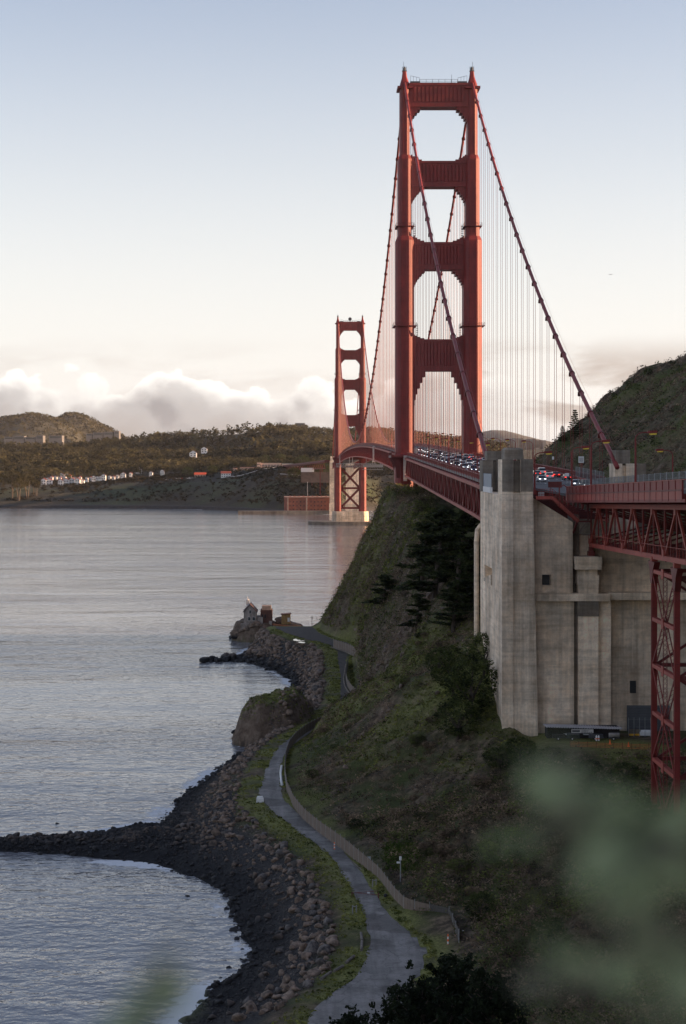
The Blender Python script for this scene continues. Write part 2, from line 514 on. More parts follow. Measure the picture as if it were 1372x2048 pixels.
def road_l(D): return np.interp(D, _yy, _rl)
def road_r(D): return np.interp(D, _yy, _rr)
def road_z(D): return tab(ROADZ, D, 1)


# the fence line keeps right of the road, except at the turnout by its end
FENCE = [(918, 1897, 5), (903, 1853, 5), (856, 1841, 5), (808, 1829, 5), (785, 1805, 5), (755, 1763, 5), (714, 1728, 5), (678, 1698, 5), (637, 1669, 5), (603, 1640, 5), (582, 1612, 5),
         (571, 1585, 5), (567, 1555, 5), (569, 1525, 5), (577, 1500, 5), (592, 1482, 5), (612, 1467, 5), (640, 1452, 5)]
FENCE = [(px(p, F * (CZ - z) / (q - CY)), F * (CZ - z) / (q - CY), z) for p, q, z in FENCE]


def section(D):
    S = px(tab(SHORE, D, 1), D)
    rl, rr, rz = road_l(D), road_r(D), road_z(D)
    if D < 60: S = px(-900, 60) - (60 - D) * .3
    if D < 180: rl = S + 20; rr = rl + 7
    if D > 708:
        w = min(1, (D - 708) / 12.0); S0 = px(tab(SHORE, D, 1), D); rl = rl * (1 - w) + (S0 + 4) * w; rr = rr * (1 - w) + (S0 + 8) * w
    rz = float(rz)
    if D > 704:                      # past the point: no road
        w = min(1, (D - 704) / 25.0); rz = rz * (1 - w) + 1.2 * w
    if rr < rl + 3: rr = rl + 3
    S = min(S, rl - 3.5)
    t = [tab(SLOPE, D, k) for k in range(1, 10)]
    rt = max(S + 1.5, rl - 7.5)
    pts = [(S - 60, -9), (S - 8, -1.6), (S, 0.0), (S + (rt - S) * 0.45, rz * 0.30), (rt, rz * 0.74), (rl - 2.4, rz - 0.1), (rl, rz - 0.06), (rr, rz - 0.06), (rr + 2.2, rz + 0.5)]
    bx = max(t[0], rr + 5); cx = max(t[2], bx + 5)
    pts += [(bx, t[1]), (cx, t[3]), (max(72, cx + 3), t[4]), (max(80, cx + 5), t[5]), (max(110, cx + 8), t[6]), (max(200, cx + 12), t[7]), (max(420, cx + 20), t[8]), (1400, t[8] + 60)]
    xs = np.array([p[0] for p in pts], float); zs = np.array([p[1] for p in pts], float)
    for i in range(1, len(xs)):
        xs[i] = max(xs[i], xs[i - 1] + 0.3)
    return xs, zs


GX = np.concatenate([np.arange(-140, -62, 4.0), np.arange(-62, 132, 0.85), np.arange(132, 220, 3.0), np.arange(220, 700, 12.0)])
GY = np.concatenate([np.arange(-200, 0, 8.0), np.arange(1.5, 180, 3.0), np.arange(180, 480, 0.9), np.arange(480, 760, 1.25), np.arange(760, 1000, 6.0)])  # rows behind the camera added so the raised hill blocks the sun
GZ = np.zeros((len(GY), len(GX)))
NEARROAD = np.zeros_like(GZ); BEACH = np.zeros_like(GZ)
for i, D in enumerate(GY):
    xs, zs = section(float(D))
    GZ[i] = np.interp(GX, xs, zs)
    rl, rr = (float(road_l(D)), float(road_r(D))) if 180 <= D <= 704 else (-1e3, -1e3)
    dist = np.maximum(np.maximum(rl - GX, GX - rr), 0)
    wv = 1 + 1.0 * math.exp(-((D - 372) / 34) ** 2) + .35 * float(fbm(np.array([D]), np.array([0.0]), 14, 3, 67)[0])
    NEARROAD[i] = np.clip(1 - (dist - 1.0) / (3.4 * wv), 0, 1)
    BEACH[i] = np.clip((rl - 4.6 * wv - GX) / 3.0, 0, 1) * (D > 180) * (D < 720)
XX, YY = np.meshgrid(GX, GY)
# flatten the turnout behind the fence's end, and the yard at the foot of the anchorage wall
w = np.exp(-(((XX - 14) / 9) ** 2 + ((YY - 250) / 11) ** 2) ** 2); GZ = GZ * (1 - w) + np.minimum(GZ, 5.0 + 0.02 * (XX - 10)) * w
w = np.clip((XX - 42) / 5, 0, 1) * np.clip((110 - XX) / 22, 0, 1) * np.clip((YY - 322) / 8, 0, 1) * np.clip((361 - YY) / 3, 0, 1); GZ = GZ * (1 - w) + 19.6 * w
# rock spit across the water
sx0, sx1 = px(470, 345), px(-60, 345)
tt = np.clip((XX - sx0) / (sx1 - sx0), 0, 1)
cy = np.interp(tt, [0, .264, .51, .85, 1], [347, 345.5, 343, 341.5, 342]) + 1.2 * np.sin(XX * 0.13)
wd = np.interp(tt, [0, .264, .51, .85, 1], [30, 23, 13.5, 6.0, 4.0]) + 1.8 * fbm(XX, YY, 9, 3, 40)
spit = 2.0 - 1.1 * tt - 2.2 * (np.abs(YY - cy) / wd) ** 2 + 0.55 * fbm(XX, YY, 4, 3, 41)
spit = np.where(XX > sx0 + 2, -20, spit)
GZ = np.where((YY > 312) & (YY < 378), np.maximum(GZ, np.clip(spit, -6, 9)), GZ)
BEACH = np.where((spit > -1.5) & (XX < sx0) & (YY > 312) & (YY < 378), 1, BEACH)
# the headland rock with a grassy crown
ang = fbm(XX, YY, 7, 3, 50) * 0.25
rr_ = np.sqrt(((XX + 7.6) / 11.4) ** 2 + ((YY - 473) / 17.0) ** 2) + ang * 0.6
head = 12.0 * np.clip(1.12 - rr_ ** 3.2, -1, 1) + 0.9 * fbm(XX, YY, 5, 3, 51) - np.clip((-XX - 10) * 0.22, 0, 4) + np.clip((XX + 3) * 0.05, -1, .4)
KNOLL = np.clip((head - GZ) * 2, 0, 1) * (np.abs(YY - 471) < 22) * (XX < 4)
lob2 = 8.0 * np.clip(1.1 - (((XX + 2.5) / 6.5) ** 2 + ((YY - 486) / 12.0) ** 2) ** 1.3, -1, 1) + 1.2 * fbm(XX, YY, 5, 3, 56)
head = np.maximum(head, np.where(XX < road_l(YY) - 1.5, lob2, -9))
KNOLL = np.clip((head - GZ) * 2, 0, 1) * (np.abs(YY - 475) < 26) * (XX < 4)
GZ = np.where((np.abs(YY - 475) < 26) & (XX < 3.5), np.maximum(GZ, head), GZ)
# the light-station rock at the point, with a saddle to the flat
r2 = np.sqrt(((XX + 19.0) / 9.6) ** 2 + ((YY - 735) / 15) ** 2) + 0.18 * fbm(XX, YY, 6, 3, 52)
st1 = 7.9 * np.clip(1.25 - r2 ** 4, -1, 1)
r3 = np.sqrt(((XX + 6.5) / 9.0) ** 2 + ((YY - 735) / 10) ** 2) + 0.22 * fbm(XX, YY, 5, 3, 53)
st2 = 7.0 * np.clip(1.2 - r3 ** 3, -1, 1) * np.clip(1.05 - (XX + 8) * 0.03, .5, 1.1)
STN = np.maximum(np.minimum(st1, 7.2), np.minimum(st2, 6.8)) + np.where((XX > -24) & (XX < -1) & (YY > 724), .2, 1.0) * 1.0 * fbm(XX, YY, 3.2, 3, 54)
GZ = np.where((YY > 712) & (YY < 762) & (XX < 14), np.maximum(GZ, STN), GZ)
STN_M = ((YY > 712) & (YY < 762) & (XX < 14) & (STN >= GZ - 0.01) & (STN > 0.3)).astype(float)
# reef out from the cove
for k_ in range(1):
    tt = np.clip((XX + 37) / 26.0, 0, 1); cyy = 654 + 4 * np.sin(XX * 0.2)
    reef = 0.2 + 1.1 * tt - 1.6 * (np.abs(YY - cyy) / (5 + 9 * tt)) ** 2 + 0.9 * fbm(XX, YY, 6, 3, 55)
    GZ = np.where((XX < -5) & (XX > -36) & (np.abs(YY - 654) < 18), np.maximum(GZ, reef), GZ)
# roughness: gullies running down the slope, hummocks, scree
calm = np.clip(1 - NEARROAD * 1.2, 0, 1)
yard = np.clip((XX - 40) / 4, 0, 1) * np.clip((112 - XX) / 10, 0, 1) * np.clip((YY - 318) / 6, 0, 1) * np.clip((362 - YY) / 4, 0, 1)
calm = calm * (1 - yard)
hill = np.clip((XX - road_r(YY) - 3) / 8, 0, 1) * np.where(YY < 712, 1, 0.15)
hill = np.where((YY >= 100), hill, 0.6 * np.clip((YY - 5) / 40, 0, 1))
gul = fbm(YY + 0.35 * XX, XX * 0.30, 30, 4, 20)
rdg = np.exp(-((YY - 447 + (XX - 10) * 0.25) / 8.0) ** 2) * np.clip((XX - 2.0) / 4, 0, 1) * np.clip((44 - XX) / 14, 0, 1)
GZ += 4.2 * rdg
GZ += calm * hill * np.clip((XX - road_r(YY) - 2) / 14, .25, 1) * (-6.0 * np.abs(gul) + 1.6 + 2.3 * fbm(XX, YY, 12, 4, 21) + 1.05 * fbm(XX, YY, 3.8, 3, 22))
cliff = np.clip((YY - 560) / 60, 0, 1) * hill
GZ += calm * cliff * (4.4 * fbm(XX * 1.0, YY + GZ * 0.6, 15, 4, 23) + 1.4 * fbm(XX, YY + GZ, 4.0, 3, 24) - 1.6 * np.abs(fbm(XX + GZ * .4, YY, 9, 3, 29)) + .5)
GZ += BEACH * (0.34 * fbm(XX, YY, 2.6, 3, 25) + 0.5 * fbm(XX, YY, 9, 2, 26)) * np.clip((GZ + 0.6) / 1.2, 0, 1)
GZ += KNOLL * (1.5 * fbm(XX, YY, 3.4, 3, 27) - 3.2 * np.abs(fbm(XX * 1.3, YY, 7, 3, 28)) + .8)
# keep clear of the road and of the camera
for i, D in enumerate(GY):
    if 184 <= D <= 702:
        a, b = float(road_l(D)) - 0.3, float(road_r(D)) + 0.3
        j = (GX > a) & (GX < b); GZ[i, j] = np.minimum(GZ[i, j], float(road_z(D)) - 0.06)
lim = CZ - 1.7 - 0.36 * np.maximum(YY, 0)
GZ = np.where(YY < 150, np.minimum(GZ, np.maximum(lim, np.where(XX > 60, GZ, -9))), GZ)
GZ = np.where((YY < 60) & (np.abs(XX) < 60), np.minimum(GZ, CZ - 1.7 - 0.34 * np.maximum(YY, 0)), GZ)


def ground(x, y):
    """bilinear height"""
    i = int(np.clip(np.searchsorted(GY, y) - 1, 0, len(GY) - 2)); j = int(np.clip(np.searchsorted(GX, x) - 1, 0, len(GX) - 2))
    u = (x - GX[j]) / (GX[j + 1] - GX[j]); v = (y - GY[i]) / (GY[i + 1] - GY[i])
    return float((GZ[i, j] * (1 - u) + GZ[i, j + 1] * u) * (1 - v) + (GZ[i + 1, j] * (1 - u) + GZ[i + 1, j + 1] * u) * v)


def ground_a(x, y):
    i = np.clip(np.searchsorted(GY, y) - 1, 0, len(GY) - 2); j = np.clip(np.searchsorted(GX, x) - 1, 0, len(GX) - 2)
    u = (x - GX[j]) / (GX[j + 1] - GX[j]); v = (y - GY[i]) / (GY[i + 1] - GY[i])
    return (GZ[i, j] * (1 - u) + GZ[i, j + 1] * u) * (1 - v) + (GZ[i + 1, j] * (1 - u) + GZ[i + 1, j + 1] * u) * v


def on_ground(p, q, d0=120, d1=900):
    """the place on the land that the photo shows at column p, row q"""
    D = np.arange(d0, d1, 0.5); x = px(p, D); z = pz(q, D)
    g = ground_a(x, D); k = np.nonzero(z <= g)[0]
    if len(k) == 0: return None
    D = float(D[k[0]]); return (px(p, D), D, ground(px(p, D), D))


# ---- land material: mask attribute = (beach, grass verge, bare rock)
gy, gx = np.gradient(GZ, GY, GX)
steep = np.sqrt(gx ** 2 + gy ** 2)
rockm = np.clip((steep - 0.85) / 0.7, 0, 1) * np.clip(0.45 + 1.3 * fbm(XX, YY, 14, 4, 30), 0, 1) * np.clip((YY - 300) / 60, 0, 1)
rockm = rockm * (1 - .62 * np.clip((YY - 540) / 40, 0, 1))
rockm = np.maximum(rockm, STN_M)
rockm = np.maximum(rockm, KNOLL * np.clip((steep - 0.7) / 0.6, 0, 1))
grass = np.clip(NEARROAD * 1.5 * np.clip(.62 + 1.1 * fbm(XX, YY, 5, 4, 68), 0, 1), 0, 1)
grass = np.maximum(grass, np.clip((fbm(XX * 1.0 + YY * 0.45, YY * 0.5, 26, 4, 31) - 0.02) * 3.2, 0, 1) * hill)
spur = np.exp(-((YY - 438 - (XX - 20) * 0.4) / 13.0) ** 2) * np.clip((XX - 2) / 6, 0, 1) * np.clip((40 - XX) / 8, 0, 1)
grass = np.maximum(grass, spur * np.clip(0.75 + 0.6 * fbm(XX, YY, 8, 3, 32), 0, 1))
capg = np.clip((YY - 600) / 40, 0, 1) * np.clip((GZ - 14) / 15, 0, 1) * np.clip(0.45 + 1.5 * fbm(XX, YY, 15, 3, 33), 0, 1)
grass = np.maximum(grass, capg * (XX < 60))
grass = np.maximum(grass, KNOLL * np.clip((1.0 - steep) * 2, 0, 1) * 0.9)
grass = np.where((YY < 205) & (XX > 0), 0.1, grass)
grass = np.where(XX > 72, grass * .35, grass)
attr = np.stack([BEACH * (1 - KNOLL) * np.clip(2.2 - GZ * 0.12, 0, 1), np.clip(grass, 0, 1), np.clip(rockm, 0, 1), np.ones_like(GZ)], -1).reshape(-1, 4)
ny, nx = GZ.shape
idx = np.arange(nx * ny).reshape(ny, nx)
quads = np.stack([idx[:-1, :-1], idx[:-1, 1:], idx[1:, 1:], idx[1:, :-1]], -1).reshape(-1, 4)


def land_material():
    m, nt, b = _mat('coastal_hillside')
    at = nt.nodes.new('ShaderNodeAttribute'); at.attribute_name = 'mask'
    sp = nt.nodes.new('ShaderNodeSeparateColor'); nt.links.new(at.outputs['Color'], sp.inputs[0])
    n1 = noise_node(nt, 0.10, 5, 0.6); n2 = noise_node(nt, 0.55, 5, 0.65); n3 = noise_node(nt, 2.6, 5, 0.7); n4 = noise_node(nt, 9.0, 3, 0.6)
    brush = ramp(nt, n2, [(0.30, (0.020, 0.016, 0.011)), (0.5, (0.10, 0.074, 0.048)), (0.68, (0.26, 0.19, 0.125))])
    brush = mixc(nt, ramp(nt, n1, [(0.42, (0, 0, 0)), (0.6, (1, 1, 1))]), brush, ramp(nt, n3, [(0.3, (0.04, 0.05, 0.016)), (0.7, (0.10, 0.112, 0.036))]))
    gr = ramp(nt, n3, [(0.28, (0.05, 0.06, 0.018)), (0.5, (0.19, 0.20, 0.055)), (0.72, (0.40, 0.36, 0.125))])
    rk = ramp(nt, n2, [(0.25, (0.08, 0.056, 0.042)), (0.5, (0.19, 0.135, 0.098)), (0.75, (0.32, 0.245, 0.185))])
    rk = mixc(nt, 0.7, rk, ramp(nt, n3, [(0.3, (0.4, 0.4, 0.4)), (0.65, (1, 1, 1))]), 'MULTIPLY')
    sh = ramp(nt, n3, [(0.3, (0.020, 0.019, 0.020)), (0.55, (0.052, 0.049, 0.047)), (0.75, (0.11, 0.098, 0.085))])
    c = mixc(nt, sp.outputs[1], brush, gr)
    c = mixc(nt, sp.outputs[2], c, rk)
    # the shore stones get darker where the tide keeps them wet (below about 1.8 m)
    g = nt.nodes.new('ShaderNodeNewGeometry'); s2 = nt.nodes.new('ShaderNodeSeparateXYZ'); nt.links.new(g.outputs['Position'], s2.inputs[0])
    mr = nt.nodes.new('ShaderNodeMapRange'); nt.links.new(s2.outputs[2], mr.inputs[0]); mr.inputs[1].default_value = 0.8; mr.inputs[2].default_value = 3.0
    sh = mixc(nt, mr.outputs[0], (0.016, 0.016, 0.018), sh)
    c = mixc(nt, sp.outputs[0], c, sh)
    nt.links.new(mixc(nt, 0.5, c, ramp(nt, n4, [(0.3, (0.55, 0.55, 0.55)), (0.7, (1.2, 1.2, 1.2))]), 'MULTIPLY'), b.inputs['Base Color'])
    b.inputs['Roughness'].default_value = 0.92; b.inputs['Specular IOR Level'].default_value = 0.25
    bump(nt, b, n3, 0.35)
    return m


M['land'] = land_material()
me = np_mesh('hillside_ground', np.stack([XX, YY, GZ], -1).reshape(-1, 3), quads, M['land'], smooth=True)
ca = me.color_attributes.new('mask', 'FLOAT_COLOR', 'POINT')
ca.data.foreach_set('color', attr.astype(np.float32).ravel())
land = link('hillside_ground', me); land['kind'] = 'structure'

# ---- the shore road: one asphalt sheet with a low kerb along the fence
def sheet(name, ys, xl, xr, zf, mat, n=6):
    V = []; Q = []
    for i, y in enumerate(ys):
        for k in range(n):
            t = k / (n - 1); V.append((xl[i] * (1 - t) + xr[i] * t, y, zf[i]))
    for i in range(len(ys) - 1):
        for k in range(n - 1):
            a = i * n + k; Q.append((a, a + 1, a + n + 1, a + n))
    return np_mesh(name, V, Q, mat)


def road_material():
    m, nt, b = _mat('worn_asphalt')
    n1 = noise_node(nt, 0.25, 5, 0.65); n2 = noise_node(nt, 3.0, 5, 0.7); n3 = noise_node(nt, 0.5, 3, 0.6, stretch=(1.6, 0.12, 1))
    a = ramp(nt, n1, [(0.3, (0.14, 0.132, 0.122)), (0.7, (0.32, 0.298, 0.275))])
    a = mixc(nt, 0.6, a, ramp(nt, n2, [(0.3, (0.6, 0.6, 0.6)), (0.7, (1.15, 1.15, 1.15))]), 'MULTIPLY')
    a = mixc(nt, 0.5, a, ramp(nt, n3, [(0.35, (0.5, 0.48, 0.46)), (0.55, (1, 1, 1))]), 'MULTIPLY')
    vo = nt.nodes.new('ShaderNodeTexVoronoi'); vo.feature = 'DISTANCE_TO_EDGE'; vo.inputs['Scale'].default_value = .33
    gp = nt.nodes.new('ShaderNodeNewGeometry'); dn = nt.nodes.new('ShaderNodeTexNoise'); dn.inputs['Scale'].default_value = .9; dn.inputs['Detail'].default_value = 4
    va = nt.nodes.new('ShaderNodeVectorMath'); va.operation = 'MULTIPLY_ADD'; nt.links.new(dn.outputs['Color'], va.inputs[0]); va.inputs[1].default_value = (1.6, 1.6, 0); nt.links.new(gp.outputs['Position'], va.inputs[2]); nt.links.new(gp.outputs['Position'], dn.inputs['Vector'])
    nt.links.new(va.outputs[0], vo.inputs['Vector'])
    a = mixc(nt, 0.6, a, ramp(nt, vo.outputs['Distance'], [(0.0, (.35, .34, .33)), (0.035, (1, 1, 1))]), 'MULTIPLY')
    n5 = noise_node(nt, .11, 3, .5); a = mixc(nt, .8, a, ramp(nt, n5, [(.43, (.50, .48, .47)), (.47, (1, 1, 1))]), 'MULTIPLY')
    nt.links.new(a, b.inputs['Base Color']); b.inputs['Roughness'].default_value = 0.72
    bump(nt, b, n2, 0.02)
    return m


M['road'] = road_material()
M['track'] = simple('dirt_track', (.062, .052, .044), .95, .4, .5, detail=6)
ys = np.arange(466, 702, 1.5)
er = 0.5 * fbm(ys, ys * 0, 4.0, 3, 61) + np.clip((ys - 466) / 30, 0, 1) * np.clip((640 - ys) / 20, 0, 1) * .6
o = link('dirt_track', sheet('dirt_track', ys, road_l(ys) + er, road_r(ys) - er, road_z(ys) + 0.012, M['track'])); o['kind'] = 'structure'
ys = np.arange(186, 470, 1.5)
er = 0.30 + 0.45 * fbm(ys, ys * 0, 3.0, 3, 60)
o = link('shore_road', sheet('shore_road', ys, road_l(ys) + er, road_r(ys) - er, road_z(ys) + 0.02, M['road'])); o['kind'] = 'structure'
# gravel turnout beside the fence's end
tv = [(px(p, F * 68 / (q - CY)), F * 68 / (q - CY), 5.035) for p, q in [(800, 1858), (845, 1868), (884, 1890), (880, 1925), (845, 1950), (800, 1970), (760, 1950), (770, 1890)]]
mt = MB(); mt.add(tv + [(x, y, 4.9) for x, y, z in tv], [tuple(range(8))] + [(i, 8 + i, 8 + (i + 1) % 8, (i + 1) % 8) for i in range(8)])
o = mt.build('turnout_pavement', M['road']); o['kind'] = 'structure'

# ================================================================== water
def water_material():
    m, nt, b = _mat('bay_water')
    g = nt.nodes.new('ShaderNodeNewGeometry').outputs['Position']

    def nz(scale, stretch, detail=3, rough=0.55):
        mp = nt.nodes.new('ShaderNodeMapping'); mp.inputs['Scale'].default_value = stretch; nt.links.new(g, mp.inputs[0])
        n = nt.nodes.new('ShaderNodeTexNoise'); n.inputs['Scale'].default_value = scale; n.inputs['Detail'].default_value = detail
        n.inputs['Roughness'].default_value = rough; n.inputs['Distortion'].default_value = 0.3
        nt.links.new(mp.outputs[0], n.inputs['Vector']); return n.outputs['Fac']

    def mth(op, a, c):
        n = nt.nodes.new('ShaderNodeMath'); n.operation = op
        for i, v in enumerate((a, c)):
            if isinstance(v, (int, float)): n.inputs[i].default_value = v
            else: nt.links.new(v, n.inputs[i])
        return n.outputs[0]
    chop = nz(0.46, (0.85, 1.0, 1), 3, 0.55); swell = nz(0.06, (0.6, 1.0, 1), 3); long_ = nz(0.010, (0.30, 1.0, 1), 4)
    slick = ramp(nt, long_, [(0.36, (0.55, 0.55, 0.55)), (0.62, (1, 1, 1))])
    h = mth('ADD', mth('ADD', mth('ADD', mth('MULTIPLY', chop, 0.36), mth('MULTIPLY', nz(1.5, (0.75, 1, 1), 2), 0.03)), mth('MULTIPLY', swell, 0.9)), mth('MULTIPLY', nz(0.016, (0.30, 1.0, 1), 4), 2.4))
    bp = nt.nodes.new('ShaderNodeBump'); bp.inputs['Distance'].default_value = 1.0
    nt.links.new(h, bp.inputs['Height']); nt.links.new(mth('MULTIPLY', slick, 1.0), bp.inputs['Strength'])
    nt.links.new(bp.outputs[0], b.inputs['Normal'])
    # foam where the mask says surf, broken up by noise
    at = nt.nodes.new('ShaderNodeAttribute'); at.attribute_name = 'surf'
    fn = nz(0.55, (0.6, 1, 1), 8, 0.72)
    fm = ramp(nt, mth('ADD', mth('MULTIPLY', at.outputs['Fac'], 0.50), mth('MULTIPLY', fn, 0.60)), [(0.60, (0, 0, 0)), (0.68, (1, 1, 1))])
    base = mixc(nt, fm, (0.195, 0.200, 0.215), (0.72, 0.74, 0.76))
    nt.links.new(base, b.inputs['Base Color'])
    rg = nt.nodes.new('ShaderNodeMapRange'); nt.links.new(fm, rg.inputs[0]); rg.inputs[3].default_value = 0.06; rg.inputs[4].default_value = 0.8
    nt.links.new(rg.outputs[0], b.inputs['Roughness'])
    b.inputs['IOR'].default_value = 1.36
    return m


M['water'] = water_material()
wx = np.concatenate([[-9000, -4000, -1500, -600, -300], np.arange(-150, 60, 2.0), [90, 150, 300, 700, 1500, 4000, 9000]])
wy = np.concatenate([[-600, -200, 60, 150, 200], np.arange(220, 790, 2.0), np.arange(800, 2000, 40), np.arange(2000, 2700, 12), [3000, 4000, 9000]])
WX, WY = np.meshgrid(wx, wy)
lw = ground_a(np.clip(WX, -139, 690).ravel(), np.clip(WY, 2, 995).ravel()).reshape(WX.shape)
surf = np.clip(1.0 - np.abs(lw + 0.3) / 1.5, 0, 1) * (WY < 790) * (WX > -138) * (WX < 60)
surf *= np.clip(0.75 + 1.2 * fbm(WX, WY, 22, 3, 70), 0, 1)
# the breaker peeling off the spit, and wash in the coves
bx = px(225, 322); surf += 0.95 * np.exp(-((WY - 327 + (WX + 34) * 0.25) / 2.2) ** 2) * np.exp(-((WX + 31) / 11) ** 2)
surf += 0.5 * np.exp(-((WY - 350) / 9) ** 2) * np.exp(-((WX + 46) / 16) ** 2)
surf += 0.45 * np.exp(-((WY - 735) / 16) ** 2) * np.exp(-((WX + 36) / 9) ** 2)
SH2 = [(-600, 2660), (-100, 2650), (150, 2648), (300, 2640), (400, 2600), (480, 2522), (530, 2440), (570, 2405), (660, 2378), (720, 2500), (760, 2575), (900, 2600), (1400, 2560)]
shy = np.interp(CX + WX / np.maximum(WY, 1) * F, [a for a, _ in SH2], [b for _, b in SH2])
far = (WY > 1900) & (np.abs(WX) < 1500)
surf = np.where(far, np.exp(-((WY - shy + 16) / 20) ** 2) * 0.75 * np.clip(0.5 + 1.4 * fbm(WX, WY * 0, 40, 2, 71), 0, 1), surf)
surf += np.where(far, 0.85 * np.exp(-((WX + 55) / 45) ** 2) * np.exp(-((WY - 2440) / 40) ** 2), 0)
ny, nx = WX.shape; idx = np.arange(nx * ny).reshape(ny, nx)
me = np_mesh('bay_water', np.stack([WX, WY, WX * 0], -1).reshape(-1, 3), np.stack([idx[:-1, :-1], idx[:-1, 1:], idx[1:, 1:], idx[1:, :-1]], -1).reshape(-1, 4), M['water'], smooth=True)
at = me.attributes.new('surf', 'FLOAT', 'POINT'); at.data.foreach_set('value', np.clip(surf, 0, 1).astype(np.float32).ravel())
o = link('bay_water', me); o['kind'] = 'structure'

# ================================================================== the far shore
FS = {  # distance past the shoreline -> (photo columns, photo rows at that line)
    0: None,
    25: None,
    150: ([-900, 0, 200, 350, 480, 560, 660, 740, 800, 1000, 2200], [975, 972, 974, 965, 962, 958, 956, 962, 950, 950, 950]),
    320: ([-900, 0, 200, 350, 480, 560, 660, 740, 800, 1000, 2200], [965, 962, 962, 952, 944, 937, 935, 940, 930, 930, 930]),
    700: ([-900, 0, 200, 350, 480, 560, 660, 740, 800, 1000, 2200], [950, 946, 942, 938, 932, 930, 928, 926, 920, 918, 918]),
    1050: ([-900, 0, 200, 350, 480, 560, 660, 740, 800, 1000, 2200], [926, 923, 920, 918, 914, 910, 905, 905, 900, 905, 910]),
    1550: ([-900, 0, 120, 220, 300, 400, 500, 600, 660, 740, 800, 900, 1000, 2200], [905, 902, 900, 892, 884, 874, 867, 866, 868, 872, 876, 890, 900, 905]),
    2300: ([-900, 2200], [925, 925]), 4000: ([-900, 2200], [921, 921]), 7000: ([-900, 2200], [919, 919]), 9500: ([-900, 2200], [918, 918])}
cols = np.concatenate([np.linspace(-900, -20, 30), np.arange(-20, 1120, 7.0), np.linspace(1130, 2200, 30)])
offs = np.concatenate([[-60, -20, 0, 4, 25, 40], np.arange(60, 1700, 20.0), [1750, 1900, 2100, 2300, 2800, 4000, 5500, 7000, 9500]])
sh_d = np.interp(cols, [a for a, _ in SH2], [b for _, b in SH2])
keys = sorted(FS)
FZ = np.zeros((len(offs), len(cols))); FX = np.zeros_like(FZ); FY = np.zeros_like(FZ)
prof = {}
for k in keys:
    d = sh_d + k
    if k == 0: prof[k] = np.full(len(cols), 3.5)
    elif k == 25: prof[k] = np.full(len(cols), 5.0)
    else: prof[k] = pz(np.interp(cols, FS[k][0], FS[k][1]), d)
for i, of in enumerate(offs):
    FY[i] = sh_d + of; FX[i] = px(cols, sh_d + of)
    if of < 0: FZ[i] = -6
    elif of <= 0: FZ[i] = -0.5
    else:
        for a, b in zip(keys[:-1], keys[1:]):
            if a <= of <= b:
                t = (of - a) / (b - a); t = t * t * (3 - 2 * t) if a >= 320 else t
                FZ[i] = prof[a] * (1 - t) + prof[b] * t
        if of > 50: FZ[i] += np.clip((of - 50) / 120, 0, 1) * (5.0 * fbm(FX[i], FY[i], 130, 4, 80) + 1.5 * fbm(FX[i], FY[i], 30, 3, 81)) * (1 if of < 2000 else 0.2)


def far_ground(p, d):
    """height of the far shore at photo column p and distance d"""
    of = d - float(np.interp(p, [a for a, _ in SH2], [b for _, b in SH2]))
    j = int(np.clip(np.searchsorted(cols, p) - 1, 0, len(cols) - 2)); i = int(np.clip(np.searchsorted(offs, of) - 1, 0, len(offs) - 2))
    u = (p - cols[j]) / (cols[j + 1] - cols[j]); v = (of - offs[i]) / (offs[i + 1] - offs[i])
    return float((FZ[i, j] * (1 - u) + FZ[i, j + 1] * u) * (1 - v) + (FZ[i + 1, j] * (1 - u) + FZ[i + 1, j + 1] * u) * v)


def far_land_material():
    m, nt, b = _mat('far_bluff')
    n1 = noise_node(nt, 0.009, 5, 0.6); n2 = noise_node(nt, 0.05, 6, 0.65); n3 = noise_node(nt, 0.25, 4, 0.7)
    c = ramp(nt, n2, [(0.3, (0.014, 0.014, 0.009)), (0.55, (0.034, 0.031, 0.019)), (0.75, (0.07, 0.057, 0.035))])
    c = mixc(nt, ramp(nt, n1, [(0.48, (0, 0, 0)), (0.62, (1, 1, 1))]), c, ramp(nt, n3, [(0.3, (0.022, 0.032, 0.011)), (0.7, (0.055, 0.068, 0.024))]))
    g = nt.nodes.new('ShaderNodeNewGeometry'); s2 = nt.nodes.new('ShaderNodeSeparateXYZ'); nt.links.new(g.outputs['Position'], s2.inputs[0])
    mr = nt.nodes.new('ShaderNodeMapRange'); nt.links.new(s2.outputs[2], mr.inputs[0]); mr.inputs[1].default_value = 4.2; mr.inputs[2].default_value = 5.4
    c = mixc(nt, mr.outputs[0], ramp(nt, n3, [(0.3, (0.018, 0.018, 0.02)), (0.7, (0.05, 0.048, 0.045))]), c)
    nt.links.new(c, b.inputs['Base Color']); b.inputs['Roughness'].default_value = 0.95
    bump(nt, b, n3, 2.0)
    return m


M['far_land'] = far_land_material()
ny, nx = FZ.shape; idx = np.arange(nx * ny).reshape(ny, nx)
me = np_mesh('far_shore_ground', np.stack([FX, FY, FZ], -1).reshape(-1, 3), np.stack([idx[:-1, :-1], idx[:-1, 1:], idx[1:, 1:], idx[1:, :-1]], -1).reshape(-1, 4), M['far_land'], smooth=True)
o = link('far_shore_ground', me); o['kind'] = 'structure'


